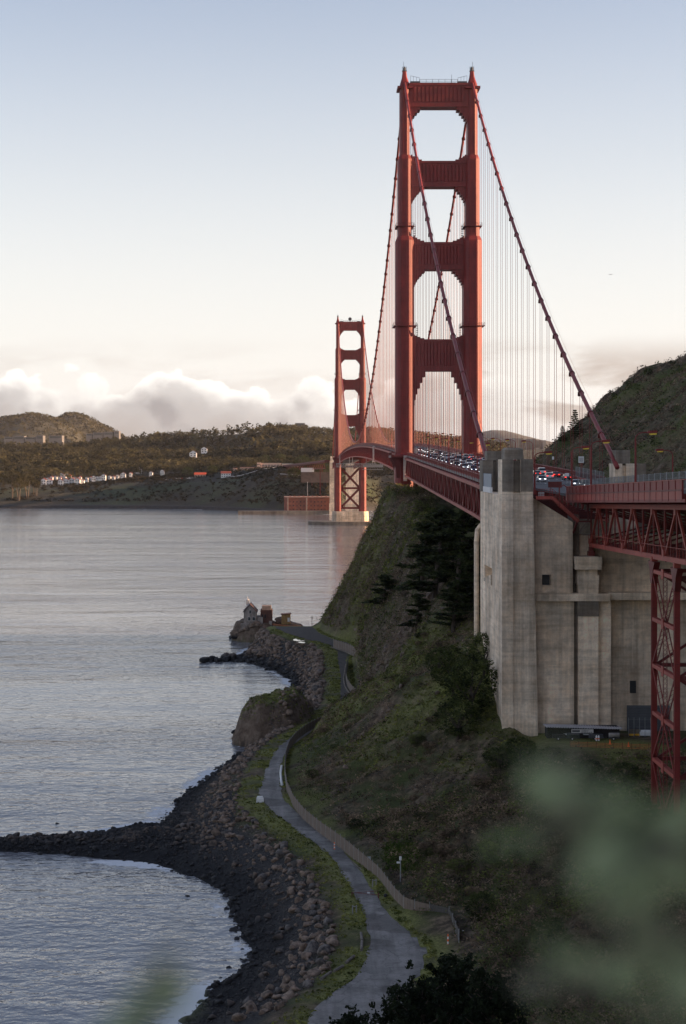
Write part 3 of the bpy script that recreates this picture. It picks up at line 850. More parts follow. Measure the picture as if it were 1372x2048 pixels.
def ridge(name, D, colsrows, depth, base, mat, drop=0, seed=90, amp=1.0):
    """a far hill as real relief: crest along the given columns and rows, falling away front and back"""
    cp = np.array([c for c, _ in colsrows], float); cr = np.array([r for _, r in colsrows], float)
    cs = np.linspace(cp[0], cp[-1], 120); zz = pz(np.interp(cs, cp, cr), D) - drop
    rows = np.linspace(-1, 1, 25); V = []
    for t in rows:
        y = D + t * depth; k = (1 - t * t) ** 1.2
        x = px(cs, D); V.append(np.stack([x, np.full_like(x, y), base + (zz - base) * k + amp * 12 * (1 - abs(t)) * fbm(x, np.full_like(x, y), depth / 4, 4, seed) * (abs(t) > 0.05)], -1))
    n = len(cs); ii = np.arange(n * len(rows)).reshape(len(rows), n)
    me = np_mesh(name, np.concatenate(V), np.stack([ii[:-1, :-1], ii[:-1, 1:], ii[1:, 1:], ii[1:, :-1]], -1).reshape(-1, 4), mat, smooth=True)
    ob = link(name, me); ob['kind'] = 'structure'
    return ob, cs, zz


M['hill_far'] = simple('wooded_hill', (0.050, 0.048, 0.028), 0.95, 0.45, 0.02, bmp=3.0, detail=6)
M['ridge_far'] = simple('hazy_ridge', (0.07, 0.07, 0.06), 0.95, 0.3, 0.004)
ridge('wooded_hill', 7400, [(-220, 905), (-120, 870), (-40, 848), (10, 836), (45, 830), (70, 826), (100, 832), (130, 842), (160, 862), (185, 884), (205, 905)], 700, 50, M['hill_far'], 6, 90)
ridge('wooded_hill', 7900, [(60, 900), (110, 840), (135, 827), (155, 826), (175, 832), (200, 846), (225, 858), (245, 870), (275, 890), (300, 908)], 600, 50, M['hill_far'], 6, 95)
ridge('distant_ridge', 10500, [(860, 905), (905, 878), (950, 866), (985, 860), (1010, 861), (1035, 868), (1060, 874), (1100, 884), (1200, 895), (1400, 905)], 1500, 10, M['ridge_far'], 0, 97, 1.5)

# ================================================================== the suspension bridge
Y_P, Y_N, Y_S, Y_E = 394.0, 737.0, 2017.0, 2360.0          # north pylon, north tower, south tower, south pylon


def bx_(Y):                      # centre line
    return float(np.interp(Y, [Y_P, Y_N, Y_S, Y_E], [53.6, 55.1, 53.0, 52.6]))


def deck(Y):                     # roadway height
    if Y <= Y_N: return float(np.interp(Y, [320, Y_P, 421, Y_N], [67.0, 67.3, 68.0, 74.2]))
    if Y >= Y_S: return 74.2 - (Y - Y_S) * 0.02
    t = (Y - (Y_N + Y_S) / 2) / 640.0
    return 74.2 + 8.3 * (1 - t * t)


def cable(Y):                    # main cable height
    if Y <= Y_N:
        t = (Y - Y_P) / (Y_N - Y_P); return 73.6 + (226.5 - 73.6) * t - 4 * 10.8 * t * (1 - t)
    if Y >= Y_S:
        t = (Y - Y_S) / (Y_E - Y_S); return 225 + (72 - 225) * t - 4 * 10.8 * t * (1 - t)
    t = (Y - (Y_N + Y_S) / 2) / 640.0
    return 85.3 + (226.0 - 85.3) * t * t


HW = 13.7
bridge = thing('suspension_bridge', 'orange red suspension bridge with two art deco towers crossing the strait', 'bridge', (55.1, Y_N, 0))

# ---- towers -------------------------------------------------------
# leg stages: z0, z1, width, depth
STG = [(4, 75, 8.0, 15.0), (75, 162.8, 7.5, 12.5), (162.8, 195.7, 5.5, 10.5), (195.7, 222.5, 3.9, 8.5)]


def octo(cx, cy, w, d, z, c):
    a, b = w / 2, d / 2
    # stepped corners: a narrow face and a re-entrant shoulder
    s = c * 0.42
    return [(cx - a, cy - b + c, z), (cx - a + s, cy - b + s * 0.9, z), (cx - a + c, cy - b, z), (cx + a - c, cy - b, z), (cx + a - s, cy - b + s * 0.9, z), (cx + a, cy - b + c, z),
            (cx + a, cy + b - c, z), (cx + a - s, cy + b - s * 0.9, z), (cx + a - c, cy + b, z), (cx - a + c, cy + b, z), (cx - a + s, cy + b - s * 0.9, z), (cx - a, cy + b - c, z)]


def haunch(mb, xa, sgn, z, drop, run, y0, y1, up=False, steps=5):
    """stepped bracket in the corner of an opening; xa leg face, sgn into the opening"""
    for k in range(steps):
        t0 = k / steps; t1 = (k + 1) / steps
        r = run * (1 - t0) ** 1.7 + 0.18
        if up: mb.box(min(xa, xa + sgn * r), max(xa, xa + sgn * r), y0 + .02 * k, y1 - .02 * k, z + drop * t0 * 0.999, z + drop * t1)
        else: mb.box(min(xa, xa + sgn * r), max(xa, xa + sgn * r), y0 + .02 * k, y1 - .02 * k, z - drop * t1, z - drop * t0 * 0.999)


def tower(Yc, xc, top, pier_top):
    for s in (-1, 1):
        cx = xc + s * HW
        mb = MB()
        for i, (z0, z1, w, d) in enumerate(STG):
            z0 = pier_top if i == 0 else z0
            c = w * 0.27
            rings = [octo(cx, Yc, w, d, z0, c), octo(cx, Yc, w * 0.985, d * 0.985, z1 - 1.6, c)]
            if i < 3:
                w2, d2 = STG[i + 1][2], STG[i + 1][3]
                rings.append(octo(cx, Yc, w2 + 0.5, d2 + 0.5, z1, w2 * 0.27))
            else:
                rings += [octo(cx, Yc, w * 0.98, d, z1, c)]
            mb.loft(rings)
        # vertical pilaster strips on the faces
        for (z0, z1, w, d) in STG[1:]:
            for o_ in (-0.16, 0.16):
                mb.box(cx + o_ * w - .14, cx + o_ * w + .14, Yc - d / 2 - 0.16, Yc - d / 2 + 0.3, z0 + 1.2, z1 - 2.2)
        mb.build('tower_leg', M['red'], bridge)
        # saddle housing and beacon on top
        f = MB()
        f.box(cx - 3.0, cx + 3.0, Yc - 5, Yc + 5, 222.5, 223.4)
        f.loft([octo(cx, Yc, 4.2, 8, 223.4, 1.0), octo(cx, Yc, 3.6, 6.4, 225.0, .9), octo(cx, Yc, 2.1, 3.4, 227.6, .5), octo(cx, Yc, 1.5, 1.8, 230.2, .3)])
        fo = f.build('saddle_housing', M['red'], bridge)
        b = MB(); b.box(cx - .95, cx + .95, Yc - .95, Yc + .95, 230.2, 230.45)
        for a in range(8):
            t = a * math.pi / 4; b.bar((cx + .85 * math.cos(t), Yc + .85 * math.sin(t), 230.4), (cx + .85 * math.cos(t), Yc + .85 * math.sin(t), 232.2), .09)
        b.tube([(cx, Yc, 230.3), (cx, Yc, 231.6), (cx, Yc, 232.2)], [.5, .5, .2], 8)
        b.bar((cx + .3 * s, Yc, 232), (cx + .3 * s, Yc, 234.2), .12)
        b.build('beacon', M['dark_steel'], fo)
        # walkway collars round the leg
        for zc, w, d in ((166.9, 5.5, 10.5), (126.6, 7.5, 12.5)):
            k = MB(); k.box(cx - w / 2 - .9, cx + w / 2 + .9, Yc - d / 2 - .9, Yc + d / 2 + .9, zc - .25, zc)
            for q in range(9):
                u = -1 + q / 4
                k.bar((cx + u * (w / 2 + .85), Yc - d / 2 - .85, zc), (cx + u * (w / 2 + .85), Yc - d / 2 - .85, zc + 1.2), .07)
            for h in (.6, 1.2):
                k.bar((cx - w / 2 - .85, Yc - d / 2 - .85, zc + h), (cx + w / 2 + .85, Yc - d / 2 - .85, zc + h), .06)
                for e in (-1, 1): k.bar((cx + e * (w / 2 + .85), Yc - d / 2 - .85, zc + h), (cx + e * (w / 2 + .85), Yc + d / 2 + .85, zc + h), .06)
            for e in (-1, 1):
                for q in range(5):
                    yy = Yc + (-1 + q / 2) * (d / 2 + .85); k.bar((cx + e * (w / 2 + .85), yy, zc), (cx + e * (w / 2 + .85), yy, zc + 1.2), .07)
            k.build('walkway_collar', M['red_dark'], bridge)
            # caged ladder down to the strut
            l = MB(); lx = cx - s * (w / 2 + 1.25); l.bar((lx - .3, Yc - 1, zc - 4.6), (lx - .3, Yc - 1, zc + 1.1), .1); l.bar((lx + .3, Yc - 1, zc - 4.6), (lx + .3, Yc - 1, zc + 1.1), .1)
            for q in range(6): l.box(lx - .5, lx + .5, Yc - 1.5, Yc - .5, zc - 4.4 + q * .9, zc - 4.3 + q * .9)
            l.build('ladder', M['dark_steel'], bridge)
    # portal struts
    for (zt, zb, w, hd, hu) in ((224.8, 215.2, 3.9, 7.2, 0), (193.3, 182.9, 4.3, 6.8, 2.6), (160.5, 149.4, 5.7, 7.0, 2.5), (121.2, 108.4, 7.4, 14.0, 2.0)):
        xi = HW - w / 2 + 0.25
        if zt < 200: xi = HW - (5.5 if zt > 162.8 - 3 and zt > 170 else 7.5) / 2 + .25
        d = 3.6
        mb = MB()
        mb.box(xc - xi, xc + xi, Yc - d, Yc + d, zb, zt)
        mb.box(xc - xi, xc + xi, Yc - d - .35, Yc + d + .35, zt - 1.0, zt + .02)        # cornice
        mb.box(xc - xi, xc + xi, Yc - d - .35, Yc + d + .35, zb - .02, zb + 1.5)        # lower band
        for s in (-1, 1):
            haunch(mb, xc + s * xi, -s, zb, hd, 4.4 if hd < 10 else 4.6, Yc - d + .1, Yc + d - .1, steps=6)
            if hu: haunch(mb, xc + s * xi, -s, zt, hu, 4.2, Yc - d + .1, Yc + d - .1, up=True, steps=4)
        so = mb.build('portal_strut', M['red'], bridge)
        n = 13
        for k in range(n):                                                                # fluted panel: upright ribs of the cladding
            u = xc + (k - (n - 1) / 2) * (2 * xi - 3.0) / n
            MB().prism([(u - .42, Yc - d - .3), (u + .42, Yc - d - .3), (u + .62, Yc - d + .05), (u - .62, Yc - d + .05)], zb + 2.2, zt - 1.6, 'z').build('fluting_rib', M['red'], so)
    # railing along the top strut
    rl = MB(); z0 = 224.82
    for k in range(7):
        u = xc + (-1 + k / 3) * 7.6
        rl.bar((u, Yc - 3.2, z0), (u, Yc - 3.2, z0 + 1.6), .12)
        rl.bar((u, Yc + 3.2, z0), (u, Yc + 3.2, z0 + 1.6), .12)
    for h in (.8, 1.55):
        for e in (-3.2, 3.2): rl.bar((xc - 7.6, Yc + e, z0 + h), (xc + 7.6, Yc + e, z0 + h), .1)
    for s in (-1, 1):
        rl.box(min(xc + s * 7.6, xc + s * 11.5), max(xc + s * 7.6, xc + s * 11.5), Yc - 3.3, Yc + 3.3, z0, z0 + .8)
        for k in range(4): rl.bar((xc + s * (7.8 + k * 1.2), Yc - 3.2, z0 + .8), (xc + s * (7.8 + k * 1.2), Yc - 3.2, z0 + 2.2 + .25 * k), .1)
        rl.bar((xc + s * 7.8, Yc - 3.2, z0 + 2.2), (xc + s * 11.4, Yc - 3.2, z0 + 3.0), .1)
    rl.bar((xc + 5.5, Yc, z0), (xc + 5.5, Yc, z0 + 4.2), .12)
    rl.build('strut_railing', M['dark_steel'], bridge)
    # bracing below the deck
    xi = HW - 3.9
    for (z0, z1) in ((62, 41), (39, 19)):
        mb = MB(); mb.bar((xc - xi, Yc, z0), (xc + xi, Yc, z1), 2.4, 2.6, up=(0, 1, 0)); mb.build('cross_brace', M['red'], bridge)
        mb = MB(); mb.bar((xc + xi, Yc - .1, z0), (xc - xi, Yc - .1, z1), 2.4, 2.6, up=(0, 1, 0)); mb.build('cross_brace', M['red'], bridge)
    for z in (64, 40, 18):
        MB().box(xc - xi - .2, xc + xi + .2, Yc - 1.5, Yc + 1.5, z - 1.1, z + 1.1).build('brace_strut', M['red'], bridge)
    # sidewalk bay round the outside of each leg, on curved brackets
    for s in (-1, 1):
        mb = MB(); zd = deck(Yc)
        a, b = sorted((xc + s * 9.6, xc + s * 19.6))
        mb.box(a, b, Yc - 11, Yc + 11, zd - .9, zd + .1)
        for k in range(12):
            yy = Yc - 10.8 + k * 1.96; mb.bar((xc + s * 19.4, yy, zd), (xc + s * 19.4, yy, zd + 1.3), .16)
        mb.bar((xc + s * 19.4, Yc - 10.9, zd + 1.3), (xc + s * 19.4, Yc + 10.9, zd + 1.3), .2)
        for yy in (Yc - 10.9, Yc + 10.9):
            mb.bar((xc + s * 12.6, yy, zd + 1.3), (xc + s * 19.4, yy, zd + 1.3), .2)
            for k in range(5): mb.bar((xc + s * (13 + k * 1.5), yy, zd), (xc + s * (13 + k * 1.5), yy, zd + 1.3), .14)
        for yy in (Yc - 9, Yc, Yc + 9):
            poly = [(xc + s * 17.4, zd - 9), (xc + s * 17.6, zd - 6), (xc + s * 18.2, zd - 3.4), (xc + s * 19.5, zd - .9), (xc + s * 16, zd - .9), (xc + s * 16, zd - 9)]
            mb.prism(poly, yy - .4, yy + .4, 'y')
        mb.build('sidewalk_bay', M['red_dark'], bridge)


tower(Y_N, bx_(Y_N), 227, 3.0)
tower(Y_S, bx_(Y_S), 226, 14.4)
# concrete pier and fender of the south tower, pier of the north tower
xs_ = bx_(Y_S)
MB().loft([octo(xs_, Y_S, 42, 24, -6, 5), octo(xs_, Y_S, 40, 22, 14.4, 5)]).build('tower_pier', M['conc'], bridge)
fen = MB(); ring = []
for k in range(28):
    t = 2 * math.pi * k / 28; ring.append((xs_ + 3 + 50 * abs(math.cos(t)) ** .7 * (1 if math.cos(t) > 0 else -1), Y_S + 26 * abs(math.sin(t)) ** .7 * (1 if math.sin(t) > 0 else -1)))
fen.loft([[(x, y, -6) for x, y in ring], [(x, y, 3.4) for x, y in ring]]).build('pier_fender', M['conc_dark'], bridge)
MB().loft([octo(bx_(Y_N), Y_N, 44, 26, -4, 5), octo(bx_(Y_N), Y_N, 42, 24, 3.2, 5)]).build('tower_pier', M['conc'], bridge)
# round radar on the far tower
rd = MB(); rd.tube([(xs_ - .2, Y_S, 224.8), (xs_ - .2, Y_S, 226.5)], .3, 6); rd.tube([(xs_ - .2, Y_S - 1.2, 228), (xs_ - .2, Y_S - 1.1, 228), (xs_ - .2, Y_S + .6, 228)], [1.2, 2.0, 1.3], 12)
rd.build('fog_horn_drum', M['dark_steel'], bridge)

# ---- cables and suspenders ---------------------------------------
sus = MB(); r_ = 0.055
for ox in (-.28, .28):
    sus.tube([(ox, 0, 0), (ox, 0, 1)], r_, 5, cap=False)
sus_me = sus.mesh('suspender', M['red'])
sus_far = MB(); sus_far.tube([(-.25, 0, 0), (-.25, 0, 1)], .075, 4, cap=False); sus_far.tube([(.25, 0, 0), (.25, 0, 1)], .075, 4, cap=False)
sus_far_me = sus_far.mesh('suspender', M['red'])
bnd = MB(); bnd.tube([(0, -.45, 0), (0, .45, 0)], .66, 10); bnd.box(-.75, .75, -.25, .25, -.9, .1)
bnd_me = bnd.mesh('cable_band', M['red_dark'])
for s in (-1, 1):
    c = MB()
    ys = list(np.arange(Y_P - 6, Y_N, 7.0)) + [Y_N] + list(np.arange(Y_N + 8, Y_S, 12.0)) + [Y_S] + list(np.arange(Y_S + 10, Y_E + 1, 14.0))
    pts = [(bx_(y) + s * HW, y, cable(max(y, Y_P)) - (max(Y_P - y, 0)) * .42) for y in ys]
    c.tube(pts, .50, 12)
    # hand ropes above the cable
    for e in (-.55, .55):
        c.tube([(x + e, y, z + 1.55) for x, y, z in pts if Y_P < y < Y_N - 6], .03, 4)
    co = c.build('main_cable', M['red'], bridge, smooth=True)
    o0 = wloc(bridge)
    y = Y_P + 15.24
    while y < Y_S - 8:
        if abs(y - Y_N) > 9:
            z0 = deck(y) - .6; z1 = cable(y); ln = z1 - z0
            if ln > 1.0:
                link('suspender', sus_me if y < Y_N else sus_far_me, co, (bx_(y) + s * HW - o0.x, y - o0.y, z0 - o0.z), (0, 0, 0), (1, 1, ln))
            if y < Y_N + 500:
                sl = math.atan2(cable(y + 1) - cable(y - 1), 2)
                link('cable_band', bnd_me, co, (bx_(y) + s * HW - o0.x, y - o0.y, z1 - o0.z), (sl, 0, 0))
        y += 15.24

# ---- deck ---------------------------------------------------------
def strip(y0, y1, step, xa, xb, za, zb, mat, name, parent, z_of=deck, cx_of=bx_):
    """a closed bar that follows the deck: offsets xa..xb from the centre line, za..zb from the roadway"""
    n = max(2, int(round((y1 - y0) / step)) + 1); rings = []
    for y in np.linspace(y0, y1, n):
        c, z = cx_of(y), z_of(y); rings.append([(c + xa, y, z + za), (c + xb, y, z + za), (c + xb, y, z + zb), (c + xa, y, z + zb)])
    m = MB(); m.loft(rings)
    return m.build(name, mat, parent)


Y0 = 398.0
dk = strip(Y0, Y_E, 20, -9.3, 9.3, -.45, 0, M['asphalt_deck'], 'roadway', bridge)
for s in (-1, 1):
    a, b = sorted((s * 9.3, s * 13.1)); strip(Y0, Y_E, 20, a, b, -.40, .20, M['sidewalk'], 'sidewalk', bridge)
    a, b = sorted((s * 9.32, s * 9.55)); strip(Y0, Y_E, 20, a, b, .2, .95, M['red'], 'kerb_rail', bridge)
mk = MB()
for lane in (-6.2, -3.1, 0.0, 3.1, 6.2):
    y = Y0 + 1
    while y < Y_N + 500:
        z = deck(y) + .004 + .0; z2 = deck(y + 3) + .004
        mk.add([(bx_(y) + lane - .09, y, z), (bx_(y) + lane + .09, y, z), (bx_(y + 3) + lane + .09, y + 3, z2), (bx_(y + 3) + lane - .09, y + 3, z2)], [(0, 1, 2, 3)]); y += 9
mk.build('lane_marking', M['paint_white'], dk)
fb = MB()                                            # floor beams under the roadway
y = Y0 + 3
while y < Y_S:
    z = deck(y); c = bx_(y); fb.box(c - HW + .4, c + HW - .4, y - .25, y + .25, z - 2.6, z - .46)
    if y < Y_N + 200: fb.bar((c - HW, y, z - 7.6), (c + HW, y, z - 7.6), .5); fb.bar((c - HW, y, z - 7.6), (bx_(y + 7.62) + HW, y + 7.62, deck(y + 7.62) - 7.6), .35)
    y += 7.62
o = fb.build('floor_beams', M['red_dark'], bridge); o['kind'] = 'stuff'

# railings: top rail, bottom rail and pickets; posts each 3.81 m
post_me = MB().box(-.12, .12, -.12, .12, 0, 1.38).mesh('railing_post', M['red'])
for s in (-1, 1):
    rb = MB(); e = s * 13.0
    for (ya, yb, st, pk) in ((Y0 + 2, Y_N - 10, 7.62, .30), (Y_N + 10, Y_S - 10, 20, None)):
        for za, zb, w in ((1.16, 1.34, .16), (.14, .24, .10)):
            n = int((yb - ya) / st) + 1; rings = []
            for y in np.linspace(ya, yb, n):
                c, z = bx_(y) + e, deck(y) + .2; rings.append([(c - w, y, z + za), (c + w, y, z + za), (c + w, y, z + zb), (c - w, y, z + zb)])
            rb.loft(rings)
        if pk:
            for y in np.arange(ya, yb, pk * 1.3):
                c, z = bx_(y) + e, deck(y) + .2; rb.box(c - .05, c + .05, y - .05, y + .05, z + .2, z + 1.2)
        else:
            rings = []
            for y in np.linspace(ya, yb, 60):
                c, z = bx_(y) + e, deck(y) + .2; rings.append([(c - .03, y, z + .2), (c + .03, y, z + .2), (c + .03, y, z + 1.2), (c - .03, y, z + 1.2)])
            rb.loft(rings)
    ro = rb.build('railing', M['red'], bridge)
    o0 = wloc(bridge)
    if s == -1 or s == 1:
        for y in np.arange(Y0 + 2, Y_N - 11, 7.62):
            link('railing_post', post_me, ro, (bx_(y) + e - o0.x, y - o0.y, deck(y) + .2 - o0.z))

# stiffening trusses; the near span member by member
PAN = 7.62
ln_d = math.hypot(PAN, 7.0)
vpost = MB().box(-.17, .17, -.22, .22, -6.9, 0).mesh('truss_post', M['red'])
dg_up = MB().bar((0, 0, -6.7), (0, PAN, -.2), .30, .36).mesh('truss_diagonal', M['red'])
dg_dn = MB().bar((0, 0, -.2), (0, PAN, -6.7), .30, .36).mesh('truss_diagonal', M['red'])
for s in (-1, 1):
    tr = MB(); e = s * HW
    for (ya, yb, n) in ((Y0 - 1, Y_N - 9, 30), (Y_N + 9, Y_S - 9, 60), (Y_S + 9, Y_E, 20)):
        for za in (-1.05, -8.0):
            rings = []
            for y in np.linspace(ya, yb, n):
                c, z = bx_(y) + e, deck(y); rings.append([(c - .42, y, z + za - .40), (c + .42, y, z + za - .40), (c + .42, y, z + za + .40), (c - .42, y, z + za + .40)])
            tr.loft(rings)
    to = tr.build('stiffening_truss', M['red_faded'], bridge)
    o0 = wloc(bridge); k = 0; y = Y0 + 1.2
    while y + PAN < Y_N - 8:
        z = deck(y) - 1.05
        link('truss_post', vpost, to, (bx_(y) + e - o0.x, y - o0.y, z - o0.z))
        link('truss_diagonal', dg_up if k % 2 else dg_dn, to, (bx_(y + PAN / 2) + e - o0.x, y - o0.y, z - o0.z), (math.atan2(deck(y + PAN) - deck(y), PAN), 0, 0))
        y += PAN; k += 1
    web = MB()
    for (ya, yb) in ((Y_N + 10, Y_S - 10), (Y_S + 10, Y_E - 10)):
        k = 0; y = ya
        while y + PAN < yb:
            c, z = bx_(y) + e, deck(y) - 1.05; c2, z2 = bx_(y + PAN) + e, deck(y + PAN) - 1.05
            web.bar((c, y, z), (c, y, z - 6.9), .34)
            web.bar((c, y, z - (6.7 if k % 2 else .2)), (c2, y + PAN, z2 - (.2 if k % 2 else 6.7)), .32); y += PAN; k += 1
    wo = web.build('truss_web', M['red'], to); wo['kind'] = 'stuff'
# pale end frames of the trusses
for Y, z1, z0 in ((Y_N - 10.3, .2, -10.0), (1033, 0, -9.2), (1897, 0, -9.4)):
    c = bx_(Y) - HW; z = deck(Y); w = .9 if Y < Y_N else 1.6
    MB().box(c - .9, c + .5, Y - w, Y + w, z + z0, z + z1).build('truss_end_frame', M['pale_panel'], bridge)
    MB().box(c + .6, c + 2.3, Y - w + .2, Y + w - .2, z + z0, z - .6).build('truss_end_frame', M['red_dark'], bridge)

# hanging work platform below the main span
wp = thing('maintenance_traveler', 'grey steel work platform slung under the far main span', 'platform', (bx_(1500), 1500, 65.6))
c = bx_(1500)
m_ = MB()
for zz in (66.0, 68.6):
    for yy in (1496, 1504): m_.bar((c - 26, yy, zz), (c + 7, yy, zz), .35)
for k in range(23):
    u = c - 26 + k * 1.5
    for yy in (1496, 1504): m_.bar((u, yy, 66), (u, yy, 68.6), .18); m_.bar((u, yy, 66 if k % 2 else 68.6), (min(u + 1.5, c + 7), yy, 68.6 if k % 2 else 66), .15)
m_.build('platform_truss', M['grey_steel'], wp)
m_ = MB(); m_.box(c - 26, c + 7, 1495.6, 1504.4, 68.75, 68.95); m_.build('platform_floor', M['grey_steel'], wp)
for u in (-15, -12.5, 4, 6): MB().bar((c + u, 1500, 68.9), (c + u, 1500, deck(1500) - 8), .4).build('hanger', M['off_white'], wp)
m_ = MB(); m_.box(c - 3, c + 14, 1528, 1536, 65.6, 66); m_.box(c - 3, c + 14, 1528, 1528.3, 66, 68)
for u in range(12): m_.bar((c - 3 + u * 1.5, 1528, 63.8), (c - 2 + u * 1.5, 1528, 65.8), .15)
m_.box(c - 3, c + 14, 1528, 1536, 63.4, 63.8)
m_.bar((c + 0, 1532, 66), (c + 0, 1532, deck(1532) - 8), .4); m_.bar((c + 12, 1532, 66), (c + 12, 1532, deck(1532) - 8), .4)
m_.bar((c + 3, 1504, 68.8), (c + 3, 1530, 67.6), .4)
m_.build('outrigger_platform', M['grey_steel'], wp)

# ================================================================== the concrete anchorage and pylons
anc = thing('bridge_anchorage', 'weathered grey concrete anchorage block under the near end of the bridge', 'anchorage', (42, 352, 17))
XE = 38.55                                   # east face


def part(name, mat, boxes, parent=None, bevel=None):
    m = MB()
    for b in boxes: m.box(*b)
    return m.build(name, mat, parent)


# long east flank, with a recessed bay
flank = [(XE, 44.4, 357.5, 393, 8, 47.6), (XE, 44.4, 357.5, 369, 47.6, 50.6), (XE, 44.4, 384, 393, 47.6, 50.6), (XE + 2.4, 44.4, 369, 384, 47.6, 50.6), (XE, 44.4, 357.5, 393, 50.6, 65.9)]
part('flank_wall', M['conc_light'], flank, anc)  # brighter light on this side put in as paler concrete
MB().prism([(368.8, 49.4), (384, 47.7), (384, 47.2), (368.8, 47.2)], XE - .25, XE + .6, 'x').build('bay_sill', M['conc'], anc)
# the tall near pylon: shaft with a groove, shoulders and stepped cap
px0, px1 = XE, 45.0
sh = MB()
sh.box(px0, 40.75, 350.5, 357.4, 8, 72.8)
sh.loft([[(42.15, 350.5, 8), (45.75, 350.5, 8), (45.75, 357.4, 8), (42.15, 357.4, 8)], [(42.15, 350.5, 72.8), (44.4, 350.5, 72.8), (44.4, 357.4, 72.8), (42.15, 357.4, 72.8)]])
sh.box(40.7, 42.2, 352.0, 357.3, 8, 72.4); sh.box(40.72, 42.18, 350.75, 352.1, 8, 66.4)
sh.build('pylon_shaft', M['conc'], anc)
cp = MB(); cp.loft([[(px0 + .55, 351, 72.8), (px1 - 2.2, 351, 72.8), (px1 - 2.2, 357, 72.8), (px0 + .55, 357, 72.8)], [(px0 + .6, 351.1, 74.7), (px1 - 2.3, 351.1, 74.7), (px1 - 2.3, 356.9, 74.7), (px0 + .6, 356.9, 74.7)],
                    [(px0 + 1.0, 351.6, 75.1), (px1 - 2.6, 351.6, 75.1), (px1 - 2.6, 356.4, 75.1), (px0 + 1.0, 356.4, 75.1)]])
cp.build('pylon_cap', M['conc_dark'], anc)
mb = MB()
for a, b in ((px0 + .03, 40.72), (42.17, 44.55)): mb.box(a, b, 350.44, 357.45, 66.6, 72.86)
mb.box(40.74, 42.16, 351.4, 352.2, 66.6, 72.6)  # back of the groove: its shade painted in with darker concrete
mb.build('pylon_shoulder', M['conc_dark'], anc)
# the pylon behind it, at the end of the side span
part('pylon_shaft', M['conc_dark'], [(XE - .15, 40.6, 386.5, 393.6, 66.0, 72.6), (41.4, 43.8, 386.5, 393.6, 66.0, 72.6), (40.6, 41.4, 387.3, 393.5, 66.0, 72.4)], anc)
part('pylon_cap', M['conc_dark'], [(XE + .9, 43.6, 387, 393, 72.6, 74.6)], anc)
part('parapet', M['white'], [(XE - .12, XE + .3, 371, 386.4, 65.95, 67.1)], anc)
fe = MB()
for k in range(12): fe.bar((XE + .05, 371 + k * 1.4, 67.1), (XE + .05, 371 + k * 1.4, 69.9), .09)
fe.box(XE + .03, XE + .06, 371, 386.4, 67.1, 69.8)
fe.build('screen_fence', simple('grey_screen', (0.30, 0.34, 0.38), 0.5, 0.15, 1.5), anc)
# side pipe on the flank
pp = MB(); pp.tube([(XE - .7, 394.5, 30), (XE - .7, 394.5, 55), (XE - .5, 394.3, 57.5), (XE + .3, 394, 58.6)], .55, 8); pp.build('drain_pipe', M['conc_light'], anc)
# north wall between the pylons: upper bay, ledge, lower bay, pilaster
WY_ = 353.0
uw = MB()
uw.prism([(44.6, 50.4), (52.6, 50.4), (52.6, 60.6), (44.6, 65.5)], WY_, 360, 'y')
uw.box(44.6, 46.6, WY_, 360, 46.8, 50.4); uw.box(48.3, 52.6, WY_, 360, 46.8, 50.4); uw.box(46.6, 48.3, WY_, 360, 46.8, 48.3); uw.box(46.6, 48.3, WY_ + 2.0, 360, 48.3, 50.4)
uo = uw.build('end_wall', M['conc'], anc)
# square opening: a dark box at its back stands in for the shade
MB().box(46.62, 48.28, WY_ + 1.6, WY_ + 1.9, 48.32, 50.38).build('opening_shade', M['dark_steel'], uo)
fr = MB()
for b in ((46.45, 48.45, WY_ - .16, WY_ + .1, 50.4, 50.6), (46.45, 46.6, WY_ - .16, WY_ + .1, 48.1, 50.4), (48.3, 48.45, WY_ - .16, WY_ + .1, 48.1, 50.4), (46.45, 48.45, WY_ - .22, WY_ + .1, 48.0, 48.3)): fr.box(*b)
fr.build('opening_frame', M['conc'], uo)
part('end_wall', M['conc_dark'], [(52.62, 54.2, WY_ + 2.2, 360, 46.8, 62)], anc)  # recessed strip, shade put in by the darker concrete
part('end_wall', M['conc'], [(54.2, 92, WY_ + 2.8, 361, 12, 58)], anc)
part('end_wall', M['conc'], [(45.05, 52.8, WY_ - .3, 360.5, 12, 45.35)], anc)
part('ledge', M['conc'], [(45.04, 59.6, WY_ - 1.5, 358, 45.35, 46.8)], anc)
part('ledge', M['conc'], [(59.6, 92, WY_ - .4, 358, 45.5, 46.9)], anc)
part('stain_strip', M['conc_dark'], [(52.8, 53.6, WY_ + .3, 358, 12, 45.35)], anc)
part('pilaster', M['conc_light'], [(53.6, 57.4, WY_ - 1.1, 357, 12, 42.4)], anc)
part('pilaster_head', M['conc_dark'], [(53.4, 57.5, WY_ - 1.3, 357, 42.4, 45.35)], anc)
part('buttress', M['conc'], [(57.5, 60.0, WY_ - .1, 358, 12, 45.35)], anc)
